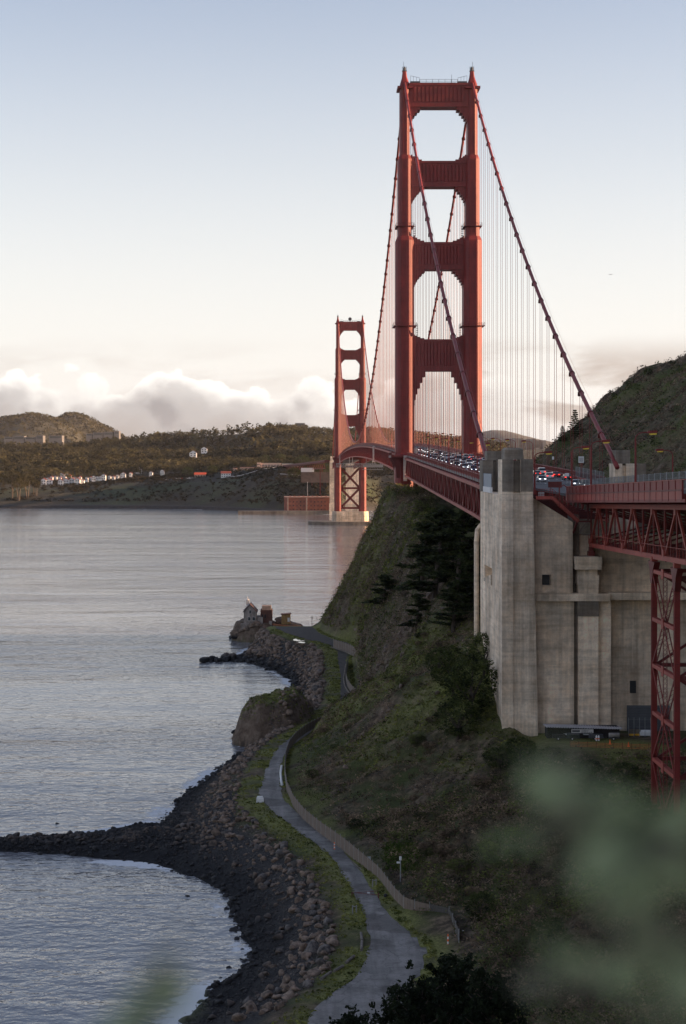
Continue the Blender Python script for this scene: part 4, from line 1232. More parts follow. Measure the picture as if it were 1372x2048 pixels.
# bearing pedestal for the approach truss
part('bearing_pedestal', M['conc'], [(53.6, 57.4, WY_ - 1.2, 357, 46.8, 48.6), (53.4, 57.5, WY_ - 1.25, 357, 48.6, 50.3), (53.5, 57.2, WY_ - 1.1, 357, 50.3, 51.5), (52.9, 57.9, WY_ - 1.9, 357, 51.5, 52.6), (52.8, 58.0, WY_ - 2.0, 357, 52.6, 54.0)], anc)
dr = MB(); dr.box(63.6, 72, WY_ + 2.55, WY_ + 2.9, 18, 24.6)
do = dr.build('roller_door', simple('grey_door', (0.10, 0.105, 0.115), 0.6, 0.15, 0.8), anc)
for k in range(11): MB().box(63.6, 72, WY_ + 2.46, WY_ + 2.56, 19 + k * .5, 19.06 + k * .5).build('door_slat', M['dark_steel'], do)
part('wall_vent', M['black'], [(64.2, 65.4, WY_ + 2.7, WY_ + 3, 27, 29.4)], anc)
# west pylon beside the far lanes
wpy = thing('bridge_pylon', 'stepped concrete pylon where the right hand main cable ends', 'pylon', (69, 394, 40))
xw = bx_(Y_P) + HW
part('pylon_shaft', M['conc'], [(xw - .2, xw + 1.4, 389.6, 397, 40, 71.9), (xw + 1.4, xw + 2.2, 390.4, 397, 40, 71.5), (xw + 2.2, xw + 4.2, 389.6, 397, 40, 71.9)], wpy)
part('pylon_cap', M['conc_dark'], [(xw + .1, xw + 3.2, 390.2, 396.6, 71.9, 74.8)], wpy)
part('shoulder_block', M['conc_dark'], [(xw + 4.2, xw + 6.6, 390, 397, 40, 72.5 - .6)], wpy)

# ================================================================== the approach viaduct
via = thing('approach_viaduct', 'orange red steel truss viaduct leading off to the right from the anchorage', 'viaduct', (68, 300, 17))
VX = 52.5


def vz(Y): return 69.6 - (Y - 262) * 0.0245 - 1.25      # roadway level of the viaduct


def ve(Y):                                              # its left edge
    return VX + 0 * Y


def vcx(Y): return 68.0


strip(232, 362.5, 12, -15.5, 17, -.5, 0, M['asphalt_deck'], 'roadway', via, vz, vcx)
strip(363, 398, 6, -7.4, 7.5, -.5, -.02, M['asphalt_deck'], 'approach_slab', via, lambda y: float(np.interp(y, [363, 398], [66.0, 67.36])), lambda y: float(np.interp(y, [363, 398], [60, 54.2])))
strip(232, 362.5, 12, -15.49, -13.2, .0, .2, M['sidewalk'], 'sidewalk', via, vz, vcx)
# fascia: solid panels between posts, bracket ends below
SP = 4.6
pan = MB().box(-.05, .05, .12, SP - .12, .12, 1.38).mesh('fascia_panel', M['red'])
pst = MB().box(-.16, .10, -.11, .11, -1.5, 1.5).mesh('fascia_post', M['red'])
brk = MB().box(-.10, .5, .10, SP - .1, -1.25, -.12).mesh('fascia_bracket', M['red_faded'])
lip = MB().box(-.22, .2, 0, SP, -.12, .12).mesh('fascia_lip', M['red_dark'])
o0 = wloc(via)
for k in range(24):
    y = 250 + k * SP
    for nm, me in (('fascia_panel', pan), ('fascia_post', pst), ('fascia_bracket', brk), ('fascia_lip', lip)):
        link(nm, me, via, (VX - .1 - o0.x, y - o0.y, vz(y) - o0.z), (math.atan2(-.0245, 1), 0, 0))
strip(248, 361, 12, -15.75, -15.35, 1.38, 1.52, M['red_faded'], 'top_rail', via, vz, vcx)
strip(248, 361, 12, -15.7, -15.3, -1.7, -1.25, M['red'], 'fascia_beam', via, vz, vcx)
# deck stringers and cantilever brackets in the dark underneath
ub = MB()
for k in range(26):
    y = 248 + k * 4.6; z = vz(y)
    ub.prism([(VX + .2, z - .5), (84, z - .5), (84, z - 2.2), (57.4, z - 2.2), (VX + .2, z - 1.3)], y - .15, y + .15, 'y')
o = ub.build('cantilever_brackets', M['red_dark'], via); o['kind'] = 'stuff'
for u in (54.6, 59, 64, 69, 74, 79, 83.5): MB().bar((u, 240, vz(240) - 1.0), (u, 360, vz(360) - 1.0), .5, .8).build('stringer', M['red_dark'], via)
# trusses: left one 4 m in from the edge
PANV = 9.05
for X_ in (56.4, 80.0):
    yb = [354.6 - k * PANV for k in range(14)]

    def lz(y): return 56.1 + (354.6 - y) * 0.019
    def uz(y): return vz(y) - 2.4
    ch = MB(); ch.bar((X_, yb[0] + .3, lz(yb[0])), (X_, yb[-1], lz(yb[-1])), .7, .8); ch.bar((X_, yb[0], uz(yb[0])), (X_, yb[-1], uz(yb[-1])), .7, .8)
    cho = ch.build('truss_chord', M['red_faded'], via)
    for k, y in enumerate(yb):
        v = MB(); v.bar((X_, y, lz(y)), (X_, y, uz(y)), .22 if k % 2 else .30, .30); v.build('truss_post', M['red'], cho)
        if k < len(yb) - 1:
            y2 = yb[k + 1]; a, b = (lz(y), uz(y2)) if k % 2 == 0 else (uz(y), lz(y2))
            d = MB(); d.bar((X_, y, a), (X_, y2, b), .36, .42); d.build('truss_diagonal', M['red_faded'], cho)
            ym = (y + y2) / 2; sm = MB(); sm.bar((X_, ym, (a + b) / 2), (X_, ym, lz(ym) if k % 2 == 0 else lz(ym)), .16, .2); sm.build('sub_post', M['red'], cho)
        g = MB(); g.box(X_ - .42, X_ + .42, y - .8, y + .8, lz(y) + .2, lz(y) + 1.3) if k % 2 == 0 else g.box(X_ - .4, X_ + .4, y - .7, y + .7, uz(y) - 1.2, uz(y) - .2)
        g.build('gusset_plate', M['red_faded'], cho)
    wk = MB(); wk.bar((X_ - .5, yb[0], lz(yb[0]) + 1.9), (X_ - .5, yb[-1], lz(yb[-1]) + 1.9), .08)
    for k in range(26): y = yb[0] - k * 4.5; wk.bar((X_ - .5, y, lz(y) + .3), (X_ - .5, y, lz(y) + 1.9), .06)
    wk.build('inspection_rail', M['red_faded'], cho)
lat = MB()
for k in range(13):
    y = 354.6 - k * PANV; lat.bar((56.4, y, 56.1 + k * .17), (80, y, 56.1 + k * .17), .4); lat.bar((56.4, y, 56.1 + k * .17), (80, y - PANV, 56.3 + k * .17), .3)
    lat.bar((56.4, y, 57), (80, y, vz(y) - 3), .3); lat.bar((80, y, 57), (56.4, y, vz(y) - 3), .3)
    lat.bar((56.4, y, vz(y) - 2.6), (80, y, vz(y) - 2.6), .5, 1.2)
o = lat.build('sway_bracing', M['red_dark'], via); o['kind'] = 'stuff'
part('bearing_shoe', M['red_dark'], [(55.8, 57, 353.4, 355.6, 54.0, 54.9), (56, 56.8, 353.8, 355.2, 54.9, 55.7)], via)
# steel bent: four battered posts, latticed, with struts and diagonals
B0, B1 = 291.0, 273.3
for (X_, ya, yc) in ((56.4, B0, B1), (80, B0, B1)):
    zt = 56.4; zb_ = 12
    for y in (ya, yc):
        p = MB()
        for e in (-.38, .38):
            p.box(X_ - .42, X_ - .34, y + e - .06 + 0, y + e + .06, zb_, zt); p.box(X_ + .34, X_ + .42, y + e - .06, y + e + .06, zb_, zt)
        p.box(X_ - .36, X_ + .36, y - .40, y - .30, zb_, zt); p.box(X_ - .36, X_ + .36, y + .30, y + .40, zb_, zt)
        p.box(X_ - .34, X_ - .28, y - .32, y + .32, zb_, zt)
        p.build('bent_post', M['red'], via)
        MB().prism([(y - 2.6, zt + .1), (y + 2.6, zt + .1), (y + 1.4, zt - 1.2), (y + .6, zt - 3.4), (y - .6, zt - 3.4), (y - 1.4, zt - 1.2)], X_ - .48, X_ + .48, 'x').build('post_head', M['red_dark'], via)
        MB().box(X_ - .5, X_ + .5, y - .5, y + .5, zt + .12, zt + .9).build('bearing_shoe', M['red_faded'], via)
    ym = (ya + yc) / 2
    zs_ = [55.0, 47.3, 39.9, 32.3, 24.9, 17.4]
    for i, z in enumerate(zs_):
        MB().box(X_ - .38, X_ + .38, yc + .42, ya - .42, z - .3, z + .3).build('bent_strut', M['red_faded'], via)
        MB().box(X_ - .5, X_ - .40, ym - .8, ym + .8, z - .8, z + .8).build('gusset_plate', M['red_faded'], via)
    for i in range(5):
        za, zc = zs_[i], zs_[i + 1]
        for y in (ya, yc):
            a, b = ((y, za), (ym, zc)) if i % 2 == 0 else ((ym, za), (y, zc))
            d = MB(); d.bar((X_ - .3, a[0], a[1]), (X_ - .3, b[0], b[1]), .12, .34); d.bar((X_ + .3, a[0], a[1]), (X_ + .3, b[0], b[1]), .12, .34)
            for q in range(9):                           # lacing
                t = (q + .5) / 9; cy_, cz_ = a[0] + (b[0] - a[0]) * t, a[1] + (b[1] - a[1]) * t; d.bar((X_ - .3, cy_, cz_ - .2), (X_ + .3, cy_, cz_ + .2), .06)
            d.build('bent_diagonal', M['red'], via)
        d = MB(); d.bar((X_ - .3, ym, za), (X_ - .3, ym, zc), .1, .18); d.bar((X_ + .3, ym, za), (X_ + .3, ym, zc), .1, .18)
        for q in range(10):
            t = za + (zc - za) * (q + .5) / 10; d.bar((X_ - .3, ym, t - .35), (X_ + .3, ym, t + .35), .05); d.bar((X_ - .3, ym, t + .35), (X_ + .3, ym, t - .35), .05)
        d.build('bent_hanger', M['red'], via)
for y in (B0, B1):
    for i, z in enumerate([55.0, 39.9, 24.9]):
        MB().bar((56.8, y, z), (79.6, y, z), .5, .6).build('cross_strut', M['red_dark'], via)
        if i < 2:
            MB().bar((56.8, y, z), (79.6, y, z - 15), .4).build('cross_diagonal', M['red_dark'], via); MB().bar((79.6, y + .1, z), (56.8, y + .1, z - 15), .4).build('cross_diagonal', M['red_dark'], via)
for X_ in (56.4, 80):
    for y in (B0, B1):
        MB().box(X_ - 1.6, X_ + 1.6, y - 1.6, y + 1.6, 8, max(ground(X_, y), 12) + .9).build('footing', M['conc'], via)

# stair from the sidewalk down the wall
stw = thing('stairway', 'dark red steel stair descending along the anchorage wall top', 'stairway', (47, 350, 60))
m_ = MB(); m_.box(45.1, 48.3, 350.2, 352.8, 65.3, 65.6); m_.build('landing', M['red_dark'], stw)
m_ = MB(); m_.box(45.1, 48.3, 350.15, 350.3, 65.1, 65.75); m_.bar((48.3, 350.2, 65.45), (53.3, 350.2, 60.9), .18, .6); m_.bar((48.3, 352.7, 65.45), (53.3, 352.7, 60.9), .18, .6); m_.build('stringer', M['red_faded'], stw)
for k in range(17): t = (k + .5) / 17; MB().box(48.3 + 5 * t - .15, 48.3 + 5 * t + .15, 350.3, 352.6, 65.5 - 4.55 * t, 65.56 - 4.55 * t).build('tread', M['red_dark'], stw)
m_ = MB()
for h in (.5, 1.0, 1.5): m_.bar((45.2, 350.2, 65.6 + h), (48.3, 350.2, 65.6 + h), .07); m_.bar((48.3, 350.2, 65.6 + h), (53.3, 350.2, 60.9 + h + .2), .07)
for k in range(7): m_.bar((45.2 + k * .5, 350.2, 65.6), (45.2 + k * .5, 350.2, 67.1), .06)
for k in range(11): t = k / 10; m_.bar((48.3 + 5 * t, 350.2, 65.5 - 4.6 * t), (48.3 + 5 * t, 350.2, 67.2 - 4.6 * t), .06)
m_.build('handrail', M['red'], stw)
m_ = MB()
for u in (49.6, 51.2): m_.bar((u, 350.1, 63.5), (u, 350.1, 67.3), .14)
m_.bar((49.6, 350.1, 67.3), (50.4, 350.1, 67.9), .14); m_.bar((50.4, 350.1, 67.9), (51.2, 350.1, 67.3), .14); m_.build('stair_gate', M['red'], stw)
MB().box(45.6, 46.7, 350.3, 350.9, 65.62, 66.5).build('meter_cabinet', M['grey_steel'], stw)
m_ = MB(); m_.box(52.9, 55.6, 350.2, 352.8, 60.7, 60.95); m_.bar((53.0, 350.2, 60.7), (52.7, 352.9, 58.6), .35); m_.bar((55.4, 352, 61), (55.4, 352, 66), .3); m_.build('lower_landing', M['red_dark'], stw)

# ================================================================== lamp posts
def lamp_post(x, y, z, h, side, label, big=False, group=None):
    """side +1: the arm reaches right, -1: left"""
    t = thing('street_lamp', label, 'street lamp', (x, y, z), 0, group)
    r0 = .16 if big else .13
    a = MB(); a.box(x - .28, x + .28, y - .28, y + .28, z, z + .9)
    a.tube([(x, y, z + .9), (x, y, z + h - 1.1)], [r0 * 1.25, r0 * .85], 8); a.build('pole', M['red'], t)
    b = MB(); pts = []
    for k in range(9):
        u = k / 8 * math.pi / 2; pts.append((x + side * 1.5 * (1 - math.cos(u)), y, z + h - 1.1 + 1.0 * math.sin(u)))
    pts.append((x + side * 2.0, y, z + h - .1)); b.tube(pts, r0 * .62, 6); b.build('arm', M['red'], t)
    s = 1.25 if big else 1.0
    c = MB(); hx = x + side * (2.0 + .55 * s)
    c.prism([(hx - .62 * s, z + h - .28), (hx + .62 * s, z + h - .22), (hx + .62 * s, z + h + .22), (hx - .62 * s, z + h + .12)], y - .3 * s, y + .3 * s, 'y')
    ho = c.build('lamp_head', M['red'], t)
    d = MB(); d.prism([(hx - .30 * s, z + h - .52), (hx + .50 * s, z + h - .48), (hx + .58 * s, z + h - .23), (hx - .38 * s, z + h - .29)], y - .26 * s, y + .26 * s, 'y')
    d.build('amber_lens', M['lamp_yellow'], ho)
    return t


ORD = ['first', 'second', 'third', 'fourth', 'fifth', 'sixth', 'seventh', 'eighth', 'ninth', 'tenth', 'eleventh', 'twelfth', 'thirteenth', 'fourteenth', 'fifteenth', 'sixteenth', 'seventeenth', 'eighteenth', 'nineteenth', 'twentieth', 'twenty first', 'twenty second', 'twenty third', 'twenty fourth']
k = 0
for i in range(6):
    D = 446 + 45.4 * i
    lamp_post(bx_(D) - 10.9, D, deck(D) + .2, 8.0, 1, f'orange street lamp on the left sidewalk, {ORD[i]} beyond the concrete pylon', group='lamps along the left sidewalk')
for i in range(4):
    D = 512 + 43.6 * i
    lamp_post(bx_(D) + 10.9, D, deck(D) + .2, 8.0, -1, f'orange street lamp on the right sidewalk short of the near tower, {ORD[i]} counting away', group='lamps along the right sidewalk')
for i in range(7):
    D = 776 + 44.0 * i
    lamp_post(bx_(D) + 10.9, D, deck(D) + .2, 8.0, -1, f'small street lamp seen through the near tower arch, {ORD[i]} on the right beyond it', group='lamps beyond the near tower')
for i in range(3):
    D = 790 + 52.0 * i
    lamp_post(bx_(D) - 10.9, D, deck(D) + .2, 8.0, 1, f'small street lamp just beyond the left tower leg, {ORD[i]} counting away', group='lamps beyond the near tower')
lamp_post(46.0, 359.5, 65.9, 8.4, 1, 'tall orange lamp at the stair head beside the concrete pylon', True)
lamp_post(53.6, 361, vz(361) + .2, 9.2, 1, 'orange lamp where the viaduct railing begins', True)
lamp_post(53.6, 337, vz(337) + .2, 9.6, 1, 'orange lamp standing left of the stepped right hand pylon', True)
lamp_post(53.6, 292, vz(292) + .2, 9.5, 1, 'tallest orange lamp on the viaduct right of the stepped pylon', True)
lamp_post(75.5, 370, ground(75.5, 370), 74.8 - ground(75.5, 370), -1, 'orange lamp with arm to the left near the right edge', True)

# ================================================================== cars
M['tyre'] = M['black']
M['headlight'] = simple('headlight', (0.9, 0.9, 0.9), 0.2, 0.02, 1, emit=((0.95, 0.97, 1.0), 1.1))
M['headlight_blue'] = simple('xenon_headlight', (0.8, 0.85, 1), 0.2, 0.02, 1, emit=((0.45, 0.5, 1.0), 3.5))
M['taillight'] = simple('tail_light', (0.6, 0.02, 0.02), 0.3, 0.02, 1, emit=((1.0, 0.04, 0.02), .9))
M['rim'] = simple('alloy', (0.45, 0.45, 0.46), 0.35, 0.05, 1, metal=0.6)
PAINT = {}


def paint(n):
    c = {'white': (.72, .72, .71), 'silver': (.40, .41, .42), 'grey': (.14, .145, .15), 'black': (.018, .018, .02), 'red': (.32, .02, .02), 'blue': (.03, .06, .16)}[n]
    if n not in PAINT:
        m = simple(n + '_car_paint', c, 0.28, 0.04, 1.0, 'obj'); m.node_tree.nodes['Principled BSDF'].inputs['Coat Weight'].default_value = .5; PAINT[n] = m
    return PAINT[n]


def car_proto(kind):
    """meshes of a car heading to -Y (towards the camera): list of (name, mesh, parent index)"""
    P = {'sedan': dict(L=4.6, W=1.8, H=1.44, hood=.86, z0=.28, roof=(-.75, .95), base=(-1.25, 1.7), deckz=.92),
         'suv': dict(L=4.7, W=1.88, H=1.72, hood=1.0, z0=.32, roof=(-.7, 1.75), base=(-1.25, 2.2), deckz=1.02),
         'pickup': dict(L=5.4, W=1.92, H=1.80, hood=1.05, z0=.38, roof=(-.8, .45), base=(-1.35, .8), deckz=1.0),
         'van': dict(L=5.6, W=2.0, H=2.35, hood=1.15, z0=.35, roof=(-1.5, 2.7), base=(-2.1, 2.78), deckz=1.2)}[kind]
    L, W, H, hd, z0 = P['L'], P['W'], P['H'], P['hood'], P['z0']; h = L / 2; w = W / 2
    b0, b1 = P['base']; r0, r1 = P['roof']; dz = P['deckz']
    prof = [(-h, z0 + .05), (-h - .02, .62), (-h + .15, hd - .14), (b0, hd), (b1, dz), (h - .08, dz - .05), (h, .62), (h - .05, z0 + .05)]
    body = MB()
    rings = []
    for x, ins in ((-w, .08), (-w + .10, 0), (w - .10, 0), (w, .08)):
        rings.append([(x, y * (1 - ins * .25), z - (ins if z > .5 else -ins * .3)) for y, z in prof])
    body.loft(rings)
    # cabin pillars and roof
    cab = [(b0, hd - .01), (r0, H - .06), (r0 + .25, H), (r1 - .2, H), (r1, H - .07), (b1, dz - .01)]
    body.prism([(r0 - .05, H - .10), (r0 + .25, H), (r1 - .2, H), (r1 + .04, H - .10)], -w + .16, w - .16, 'x')
    gl = MB(); gl.loft([[(x * t, y, z) for y, z in cab[:1] + [(r0, H - .09), (r1, H - .09)] + cab[-1:]] for x, t in ((-w + .06, 1), (w - .06, 1))])
    v = []
    gl.v = [(x * (.86 if z > H - .2 else 1.0), y, z) for x, y, z in gl.v]
    parts = [('body', body, None), ('windows', gl, M['glass'])]
    wy = L * .31
    wh = MB(); wh.tube([(-.11, 0, 0), (.11, 0, 0)], .33, 12); rm = MB(); rm.tube([(-.125, 0, 0), (.125, 0, 0)], .19, 8)
    hl = MB(); hl.box(-.2, .2, -.05, .05, -.08, .08)
    return dict(body=body, glass=gl, wheel=wh, rim=rm, lamp=hl, wy=wy, w=w, h=h, hd=hd, dz=dz)


PROTO = {}


def car(x, y, z, kind, col, label, north=True, group='cars on the bridge', xenon=False, pitch=0.0):
    if kind not in PROTO:
        p = car_proto(kind)
        p['glass_me'] = p['glass'].mesh('windows', M['glass']); p['wheel_me'] = p['wheel'].mesh('wheel', M['tyre']); p['rim_me'] = p['rim'].mesh('rim', M['rim'])
        p['hl'] = p['lamp'].mesh('headlight', M['headlight']); p['hx'] = p['lamp'].mesh('headlight', M['headlight_blue']); p['tl'] = p['lamp'].mesh('tail_light', M['taillight'])
        PROTO[kind] = p
    p = PROTO[kind]
    t = thing({'sedan': 'sedan_car', 'suv': 'sport_utility_car', 'pickup': 'pickup_truck', 'van': 'delivery_van'}[kind], label, 'van' if kind == 'van' else 'car', (x, y, z + .012), 0 if north else math.pi, group)
    t.rotation_euler = (pitch if north else -pitch, 0, 0 if north else math.pi)
    key = 'body_' + col
    if key not in p: p[key] = p['body'].mesh('body', paint(col))
    link('body', p[key], t); link('windows', p['glass_me'], t)
    for sx in (-1, 1):
        for sy in (-1, 1):
            wo = link('wheel', p['wheel_me'], t, (sx * (p['w'] - .12), sy * p['wy'], .33)); link('rim', p['rim_me'], wo)
        link('headlight', p['hx'] if xenon else p['hl'], t, (sx * (p['w'] - .32), -p['h'] + .0, .66)); link('tail_light', p['tl'], t, (sx * (p['w'] - .28), p['h'] - .01, .72))
    return t


CRNG = random.Random(5)
KCOL = [('sedan', 'white'), ('suv', 'silver'), ('suv', 'white'), ('sedan', 'grey'), ('suv', 'black'), ('sedan', 'silver'), ('pickup', 'white'), ('suv', 'grey'), ('sedan', 'black'), ('sedan', 'white'), ('suv', 'blue'), ('sedan', 'red')]
LNAME = {-7.75: 'leftmost lane', -4.65: 'second lane from left', -1.55: 'third lane from left', 1.55: 'fourth lane from left', 4.65: 'fifth lane from left', 7.75: 'rightmost lane'}
KN = {'sedan': 'sedan', 'suv': 'sport utility car', 'pickup': 'pickup truck', 'van': 'tall box van'}
i_ = 0
for lane, y0, y1 in ((-7.75, 470, 735), (-4.65, 447, 735), (-1.55, 475, 830), (1.55, 462, 830), (4.65, 432, 735), (7.75, 421, 735)):
    y = y0; n = 0
    while y < y1:
        kd, cl = KCOL[(i_ * 5 + n * 3 + int(abs(lane))) % len(KCOL)]
        nb = lane < 3; xen = False
        if lane == -1.55 and 585 < y < 615: kd, cl = 'van', 'white'
        if lane == 1.55 and 590 < y < 625: kd, cl, xen = 'sedan', 'blue', True
        if lane == -4.65 and 690 < y < 730: kd, cl, xen = 'suv', 'white', True
        place = f'{ORD[n]} from the pylon'
        lights = 'with headlights on' if nb else 'with red tail lights'
        car(bx_(y) + lane + CRNG.uniform(-.25, .25), y, deck(y), kd, cl, f'{cl} {KN[kd]}, {place} in the bridge\'s {LNAME[lane]}', nb, 'cars queueing on the bridge', xen, math.atan2(deck(y + 2) - deck(y - 2), 4))
        y += CRNG.uniform(13.5, 27) if lane < 3 else CRNG.uniform(14, 30); n += 1
    i_ += 1
car(54.1, 411, deck(411), 'sedan', 'silver', 'silver sedan with lit headlights nearest the stair beside the pylon', True)
car(60.0, 384, 66.78, 'suv', 'grey', 'dark hatchback behind the mesh fence on the viaduct approach', True, pitch=.02)
car(58.9, 391, 67.05, 'sedan', 'silver', 'pale sedan behind the mesh fence, ahead of the dark hatchback', True, pitch=.02)

# ================================================================== people on the left sidewalk
def person(x, y, z, h, rot, label, top, legs, skin=(.45, .28, .2), pose=0.0):
    J = {'pel': (0, 0, .52), 'chest': (0, -.01, .74), 'neck': (0, 0, .84), 'head': (0, -.01, .90), 'crown': (0, 0, .985),
         'shl': (-.105, 0, .80), 'ell': (-.135, .02, .63), 'hal': (-.13, -.05, .48), 'shr': (.105, 0, .80), 'elr': (.14, .02, .63), 'har': (.13, -.06, .49),
         'hpl': (-.05, 0, .50), 'knl': (-.055, -.02 - pose, .28), 'anl': (-.055, .02 - pose, .045), 'tol': (-.055, -.055 - pose, .015), 'hpr': (.05, 0, .50), 'knr': (.055, -.01 + pose, .28), 'anr': (.055, .03 + pose, .045), 'tor': (.055, -.045 + pose, .015)}
    Rr = {'pel': .075, 'chest': .085, 'neck': .035, 'head': .05, 'crown': .042, 'shl': .04, 'ell': .028, 'hal': .022, 'shr': .04, 'elr': .028, 'har': .022, 'hpl': .058, 'knl': .038, 'anl': .026, 'tol': .024, 'hpr': .058, 'knr': .038, 'anr': .026, 'tor': .024}
    E_ = [('pel', 'chest'), ('chest', 'neck'), ('neck', 'head'), ('head', 'crown'), ('chest', 'shl'), ('shl', 'ell'), ('ell', 'hal'), ('chest', 'shr'), ('shr', 'elr'), ('elr', 'har'), ('pel', 'hpl'), ('hpl', 'knl'), ('knl', 'anl'), ('anl', 'tol'), ('pel', 'hpr'), ('hpr', 'knr'), ('knr', 'anr'), ('anr', 'tor')]
    ks = list(J); me = bpy.data.meshes.new('body')
    me.from_pydata([tuple(c * h for c in J[k]) for k in ks], [(ks.index(a), ks.index(b)) for a, b in E_], [])
    m, nt, b = _mat('clothed_body')
    tc = nt.nodes.new('ShaderNodeTexCoord'); sp = nt.nodes.new('ShaderNodeSeparateXYZ'); nt.links.new(tc.outputs['Object'], sp.inputs[0])
    mp = nt.nodes.new('ShaderNodeMath'); mp.operation = 'DIVIDE'; nt.links.new(sp.outputs[2], mp.inputs[0]); mp.inputs[1].default_value = h
    r = nt.nodes.new('ShaderNodeValToRGB'); r.color_ramp.interpolation = 'CONSTANT'
    for _ in range(3): r.color_ramp.elements.new(.5)
    for e, (p, c) in zip(r.color_ramp.elements, [(0, (.02, .02, .02)), (.05, legs), (.53, top), (.845, skin), (.94, (.03, .02, .015))]): e.position = p; e.color = (*c, 1)
    nt.links.new(mp.outputs[0], r.inputs[0]); nt.links.new(r.outputs[0], b.inputs['Base Color'])
    me.materials.append(m)
    o = link('person', me, None, (x, y, z), (0, 0, rot))
    sk = o.modifiers.new('skin', 'SKIN'); sk.use_smooth_shade = True
    for v, k in zip(me.skin_vertices[0].data, ks): v.radius = (Rr[k] * h, Rr[k] * h * .8); v.use_root = (k == 'pel')
    o.modifiers.new('sub', 'SUBSURF').render_levels = 2
    return tag(o, label, 'person')


person(bx_(463) - 12.0, 463, deck(463) + .2, 1.75, .3, 'person in a white top walking on the left sidewalk near the pylon', (.7, .7, .72), (.05, .05, .07), pose=.05)
person(bx_(456) - 11.6, 456, deck(456) + .2, 1.72, 2.9, 'person in dark red clothes on the left sidewalk nearest the pylon', (.14, .02, .025), (.03, .03, .035), pose=.04)

# ================================================================== signs, mesh fence and small things on the deck
def board(name, label, x, y, z, w, h, mat, post_mat, posts=1, up=3.0, cat='sign'):
    t = thing(name, label, cat, (x, y, z))
    for k in range(posts):
        u = 0 if posts == 1 else (-.3 + .6 * k) * w
        m = MB(); m.bar((x + u, y, z), (x + u, y, z + up + h * .9), .12); m.build('post', post_mat, t)
    m = MB(); m.box(x - w / 2, x + w / 2, y - .12, y - .06, z + up, z + up + h); p = m.build('panel', mat, t)
    return t, p


t, p = board('signboard', 'back of a wide dark red signboard at the stair head', 49.6, 356.5, 65.4, 2.7, 1.15, M['red_dark'], M['red_dark'], 2, 1.9)
t, p = board('road_sign', 'white square road sign on a post before the stepped pylon', 66.2, 431, deck(431) + .2, 1.3, 1.5, M['white'], M['red'], 1, 3.6)
for k in range(4): MB().box(65.75, 66.65, 430.86, 430.88, deck(431) + 4.1 + .25 * k, deck(431) + 4.2 + .25 * k).build('sign_line', M['dark_steel'], p)
t, p = board('road_sign', 'small white sign above the lanes right of the red signboard', 58.0, 398, 67.4, .9, .7, M['white'], M['grey_steel'], 1, 1.7)
t, p = board('road_sign', 'tiny white marker sign on the right railing, left of the square sign', 66.0, 478, deck(478) + .2, .5, .8, M['white'], M['red'], 1, 3.4)
t, p = board('warning_sign', 'small yellow sign on the right sidewalk below the square sign', 67.0, 421, deck(421) + .2, .7, .8, M['lamp_yellow'], M['grey_steel'], 1, .5)
fe = thing('mesh_fence', 'tall grey mesh fence along the viaduct sidewalk', 'fence', (54.8, 300, 66))
M['wire'] = simple('grey_wire', (.20, .21, .21), .6, .2, 3, metal=.3)
w_ = MB()
for y in np.arange(246, 398, .42):
    x = 54.9 if y < 362 else float(np.interp(y, [362, 398], [54.9, 60.5])); z = vz(y) if y < 362 else float(np.interp(y, [362, 398], [66.1, 67.3])); w_.box(x - .018, x + .018, y - .018, y + .018, z + .1, z + 2.75)
for h in (.2, 1.0, 1.9, 2.75):
    w_.bar((54.9, 246, vz(246) + h), (54.9, 362, vz(362) + h), .05); w_.bar((54.9, 362, vz(362) + h), (60.5, 398, 67.3 + h), .05)
w_.build('wire_mesh', M['wire'], fe)
for y in np.arange(246, 362, 4.6): MB().bar((54.9, y, vz(y)), (54.9, y, vz(y) + 2.85), .11).build('fence_post', M['grey_steel'], fe)
fe = thing('mesh_fence', 'grey mesh fence beside the stepped right hand pylon', 'fence', (68, 420, 68))
w_ = MB()
for y in np.arange(398, 440, .5): w_.box(bx_(y) + 12.5, bx_(y) + 12.54, y - .02, y + .02, deck(y) + .2, deck(y) + 2.6)
w_.bar((bx_(398) + 12.52, 398, deck(398) + 2.6), (bx_(440) + 12.52, 440, deck(440) + 2.6), .06); w_.build('wire_mesh', M['wire'], fe)
for y in np.arange(398, 441, 6): MB().bar((bx_(y) + 12.52, y, deck(y) + .2), (bx_(y) + 12.52, y, deck(y) + 2.7), .1).build('fence_post', M['grey_steel'], fe)
# low pinkish barrier at the far side of the viaduct
part('concrete_barrier', simple('pink_concrete', (.38, .25, .2), .85, .2, .8), [(70, 84, 336, 336.5, vz(336), vz(336) + 1.0)]).parent = None
tag(bpy.context.scene.objects['concrete_barrier'], 'low pinkish barrier behind the viaduct fence near the right edge', 'barrier')
# the aeroplane, a speck in the sky right of the tower
ap = thing('airplane', 'tiny airplane in the sky right of the near tower', 'airplane', (px(1221, 9000), 9000, pz(549, 9000)))
ax, ay, az_ = ap.location
m = MB(); m.tube([(ax - 9, ay, az_), (ax - 6, ay, az_ + .2), (ax + 6, ay, az_ + .3), (ax + 9, ay, az_ + .9)], [.3, 1.1, 1.1, .3], 8); m.build('fuselage', M['dark_steel'], ap)
m = MB(); m.prism([(ax - 2, ay), (ax + 2.5, ay - 9), (ax + 3.5, ay - 9), (ax + 2, ay), (ax + 3.5, ay + 9), (ax + 2.5, ay + 9)], az_ - .1, az_ + .2, 'z'); m.build('wing', M['dark_steel'], ap)
m = MB(); m.prism([(ax + 6.5, az_ + .3), (ax + 9, az_ + .3), (ax + 9.5, az_ + 3), (ax + 8.3, az_ + 3)], ay - .15, ay + .15, 'y'); m.build('tail_fin', M['dark_steel'], ap)

